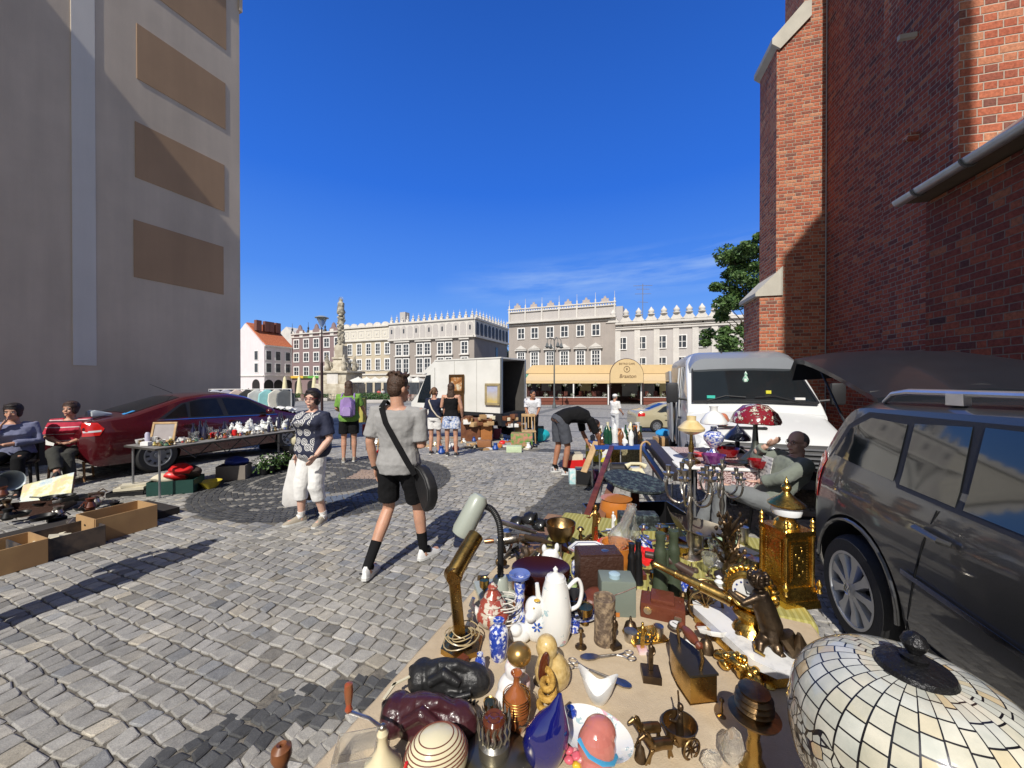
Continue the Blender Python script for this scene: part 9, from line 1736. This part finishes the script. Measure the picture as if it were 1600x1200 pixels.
for i, (px, py, lb) in enumerate(((963,800,'large orange glazed pot under the edge of the round marble top'),)): p = atd(px, py, 2.9); one('orange_jar', lb, 'pot', B().lathe([(.07,0),(.12,.06),(.13,.14),(.11,.2),(.12,.21)], 28), orange_c, p+Vector((0,0,-.1)))
crate('dark_crate', 'black crate holding odds and ends below the marble top', 'crate', Vector((1.0,2.95,.0)), R(5), .75, .5, .62, blackm)
gbox('sewing_box', 'black speckled metal box on the olive cloth by the silver candelabrum', 'box', 1000, 832, 60, 26, 26, m_gran, R(-4), z=TZ)
for i, (px, py, lb, mt) in enumerate(((1095,842,'pale green paper under the scale pan',M('mint_paper',(.45,.62,.42),.7)),(1155,865,'white sheet of paper beside the mint paper near the trousers',paper),(1128,850,'mint green folder by the bronze tree',M('mint_paper',(.45,.62,.42))))): p = Lpt(px, py); one('paper_sheet', lb, 'paper', B().box((0,0,.012),(.16,.12,.004)), mt, p, R(20*i))
def side_pt(x_, y_, z_): return tr.matrix_basis @ Vector((x_, y_, z_))
def painting(label, cxpx, y0, y1, w, mat, fm):
 x_ = 0; best = None
 for q in [i*.01 for i in range(0, 320)]:
  P_ = side_pt(q, .03, 1); px = 800+F*P_.x/P_.y
  if best is None or abs(px-cxpx) < best[0]: best = (abs(px-cxpx), q, P_.y)
 k = best[2]/F; zc = HC-((y0+y1)/2-597)*k-tr.location.z; h = (y1-y0)*k; w = w*k*1.12
 t = thing('painting', label, 'painting', side_pt(best[1], .045, zc), tr.rotation_euler.z); b = B(); b.box((0,.0,0), (w,.02,h)); mk('canvas', b, mat, t)
 for c, d in (((0,.012,h/2),(w+.08,.05,.09)),((0,.012,-h/2),(w+.08,.05,.09)),((w/2,.012,0),(.09,.05,h)),((-w/2,.012,0),(.09,.05,h))): b = B(); b.box(c, d, bev=.012); mk('frame_side', b, fm, t)
m_p1, b_ = newmat('autumn_painting'); tc = tex(); setin(b_, 'Base Color', ramp(noise(tc, 5, 6, .7), [(.35, (.14,.05,.02)), (.5, (.42,.18,.05)), (.62, (.62,.55,.40))])); m_p2, b_ = newmat('meadow_painting'); tc = tex(); x, y, z = sep(tc); setin(b_, 'Base Color', mix(((z+noise(tc,4,3)*.3)*3+.2).clamp(), (.55,.42,.15), mix(noise(tc,7,4), (.32,.30,.50), (.5,.55,.6))))
painting('autumn forest painting in an ornate dark frame high on the truck side', 714, 587, 612, 24, m_p1, M('dark_gilt', (.12,.06,.02), .4, .5, bmp=.4)); painting('orange brown painting hanging below the autumn forest one', 716, 616, 643, 18, M('orange_painting', (.42,.18,.05), .5, c2=(.25,.10,.04), scale=3), M('dark_gilt', (.12,.06,.02))); painting('lilac and yellow meadow painting in a pale gold frame on the truck side', 770, 601, 631, 22, m_p2, M('pale_gilt', (.50,.40,.22), .4, .4))
t = chair('light wooden chair that the man in the printed shirt leans on', gd(826, 11.0), R(180), woodl, seat=.46, back=.95);
rg = random.Random(61)
m_cab = M('cabinet_brown', (.18,.07,.03), .5, c2=(.11,.04,.02), scale=5)
for i, (px, py, w, h, mt, lb) in enumerate(((735,690,30,36,m_cab,'open brown cabinet left of its neighbour below the truck'),(760,690,18,34,M('cabinet_orange',(.36,.14,.04),.5),'orange brown wooden cabinet next to the open one'),(727,688,6,15,M_wf,'small white board leaning on the brown cabinet'),(788,668,22,26,cardb,'cardboard box behind the orange cabinet'),(813,660,20,24,cardb,'tall cardboard box nearest the truck opening'),(812,684,16,20,woodl,'pale wooden crate beside the light chair'),(800,680,16,26,m_cab,'dark brown bedside cabinet between the crates'),(815,700,34,22,M('fruit_green',(.10,.28,.06),.6,c2=(.5,.2,.15),scale=9),'green printed fruit box at the front of the row'),(803,707,24,9,M('white_green_card',(.5,.6,.4),.6),'flat pale green box in front of the fruit box'),(756,699,22,10,M('brown_flat',(.28,.12,.05),.6),'flat brown wooden box on the paving'),(776,686,12,16,M('pink_red_tin',(.55,.12,.18),.5),'pink red tin among the small boxes'),(760,680,9,14,M('yellow_tin',(.6,.5,.15),.5),'pale yellow tin on the orange cabinet foot'),(845,690,10,24,M('olive_box',(.10,.10,.06),.6),'olive box behind the light chair'))):
 o = gbox('crate' if i in (5,7) else 'wooden_cabinet' if i in (0,1,6) else 'box', lb, 'box' if i not in (0,1,6) else 'cabinet', px, py, w, h, w*.7, mt, R(rg.uniform(-12,12)))
p = atg(843, 692); one('turquoise_basin', 'turquoise plastic basin standing on edge beside the fruit boxes', 'basin', B().lathe([(.22,0),(.34,.12),(.36,.13),(.2,.02)], 28, rot=(R(-62),0,0), sy=.75), M('turquoise_pl', (.02,.42,.50), .35), p+Vector((0,.1,.16)))
for i in range(90):
 px, py = rg.uniform(585,845), rg.uniform(684,712)
 if 650 < px < 700 and rg.random() < .5: py = rg.uniform(690,706)
 if px > 690 and py > 703: py -= 8
 p = atg(px, py); k = kk_(p); b = B(); kd = i % 3; sz = rg.uniform(.06,.14)
 if kd == 0: b.box((0,0,sz*.2), (sz*2,sz*1.4,sz*.4), (0,0,rg.random()*3)); nm, ct_, lb, gp_ = 'flea_market_book', 'book', 'book or flat box lying on the paving near the truck', 'books and flat boxes on the paving near the truck'
 elif kd == 1: b.lathe([(sz*.5,0),(sz*.7,sz*.4),(sz*.35,sz*1.1),(sz*.45,sz*1.5)], 12); nm, ct_, lb, gp_ = 'flea_market_vase', 'vase', 'small vase standing on the paving near the truck', 'vases on the paving near the truck'
 else: b.ell((0,0,sz*.4),(sz*.8,sz*.6,sz*.5)); b.jit(.05,9); nm, ct_, lb, gp_ = 'flea_market_bundle', 'bundle', 'crumpled bundle lying on the paving near the truck', 'bundles on the paving near the truck'
 one(nm, lb, ct_, b, rg.choice([porc, paper, M_wf, woodl, cardb, redpl, cream_c, bluepl, blackm, porc_f, orange_c]), p, rg.random()*6, gp_)
for i in range(22):
 px = rg.uniform(722,812); p = atg(px, 692); b = B(); s_ = rg.uniform(.12,.2); b.box((0,0,s_*.4), (s_*1.3,s_,s_*.8), bev=.01); one('stacked_box', 'small box or basket piled on the furniture below the truck', 'box', b, rg.choice([woodl, cardb, M_wf, m_cab, paper]), p+Vector((0,.4,.45+.3*rg.random())), rg.random()*6, 'small boxes piled on furniture below the truck')
t = chair('second wooden chair seen from the side near the red chest', gd(608, 9.5), R(60), woodl, seat=.42, back=1.0); gbox('red_chest', 'dark red low chest between the two strolling groups', 'chest', 578, 680, 24, 17, 18, M('dark_red_chest', (.30,.03,.02), .5))
for i, c in enumerate(((.05,.06,.2),(.5,.2,.2),(.45,.4,.1))): p = gd(553+7*i, 9.8); one('hanging_garment', ('navy jacket on the small rack behind the rucksack','salmon top on the small rack','mustard scarf on the small rack')[i], 'clothing', B().box((0,0,1.05), (.10,.22,.62), bev=.03).jit(.03,7), M('rack_%d' % i, c, .85, bmp=.4), p)
one('garment_rack', 'small dark garment rack behind the woman in green', 'clothes rail', B().tube([gd(548,9.8), gd(548,9.8)+Vector((0,0,1.42)), gd(572,9.8)+Vector((0,0,1.42)), gd(572,9.8)], .014, 8), blackm)
rg = random.Random(91)
KD = [('brass_cup','cup',[(.6,0),(.3,.1),(.25,.4),(.9,.6),(1,1),(.85,.95)],brass),('small_candlestick','candlestick',[(1,0),(.9,.06),(.2,.15),(.3,.4),(.15,.6),(.25,.8),(.5,.86),(.3,1)],brass_d),('small_jar','jar',[(.6,0),(1,.3),(.9,.7),(.5,.85),(.55,1)],porc_v),('silver_cup','cup',[(.7,0),(.9,.1),(1,1),(.9,.98)],silver),('wooden_box','box',[(1,0),(1,.5),(1.05,.52),(1.0,.6)],woodr),('bronze_bell','bell',[(1,0),(.85,.2),(.6,.6),(.2,.75),(.1,1)],bronze),('china_figure','figurine',[(.7,0),(.9,.2),(.4,.5),(.6,.7),(.25,.82),(.4,.92),(.1,1)],porc)]
spots = [(760,935),(795,925),(858,965),(892,985),(985,990),(1065,955),(1100,985),(1140,960),(1155,990),(1168,935),(1180,905),(1120,930),(1075,925),(1010,945),(905,905),(900,880),(940,905),(1050,850),(1062,870),(1090,865),(1130,890),(1165,890),(980,870),(1010,860),(935,850),(905,850),(890,865),(1035,845),(1075,850),(1120,845),(1160,850),(950,880),(1175,1010),(1105,1015),(1150,1020),(845,1065),(905,1010),(1000,905),(1022,912),(870,850),(738,985),(752,1050),(745,1082),(895,1120),(1000,1190),(1128,1120),(1100,1090),(762,1120),(1030,1000),(915,975),(985,1000),(1075,1010),(1155,1105),(1195,1100),(880,1062),(725,1040)]
for i, (px, py) in enumerate(spots):
 nm, ct_, pr_, mt = KD[(i*3+i//7) % 7]; p = Lpt(px+rg.uniform(-4,4), py+rg.uniform(-3,3)); k = kk_(p); h_ = rg.uniform(16,34)*k; w_ = rg.uniform(7,13)*k
 if ct_ == 'box': h_ *= .6
 one(nm, 'small %s crowded between the larger pieces on the front table' % nm.replace('_', ' '), ct_, B().lathe([(r*w_, z*h_) for r, z in pr_], 4 if ct_ == 'box' else 16, ph=R(45)), mt, p, rg.random(), 'small %ss between the larger pieces on the front table' % nm.replace('_', ' '))
for i in range(26):
 p = Lpt(rg.uniform(900,1170), rg.uniform(838,880)); b = B(); a = rg.random()*3; l_ = rg.uniform(.04,.09); b.tube([(-l_*math.cos(a),-l_*math.sin(a),.012),(0,0,.02+.03*rg.random()),(l_*math.cos(a),l_*math.sin(a),.012)], [.004,.009,.005], 8); b.ell((0,0,.02),(.018,.018,.014), seg=10, rings=6)
 one('metal_oddment', 'bent metal oddment lying on the olive cloth', 'oddment', b.jit(.006,30), [silver, brass_d, iron, bronze][i % 4], p, rg.random()*6, 'bent metal oddments on the olive cloth')
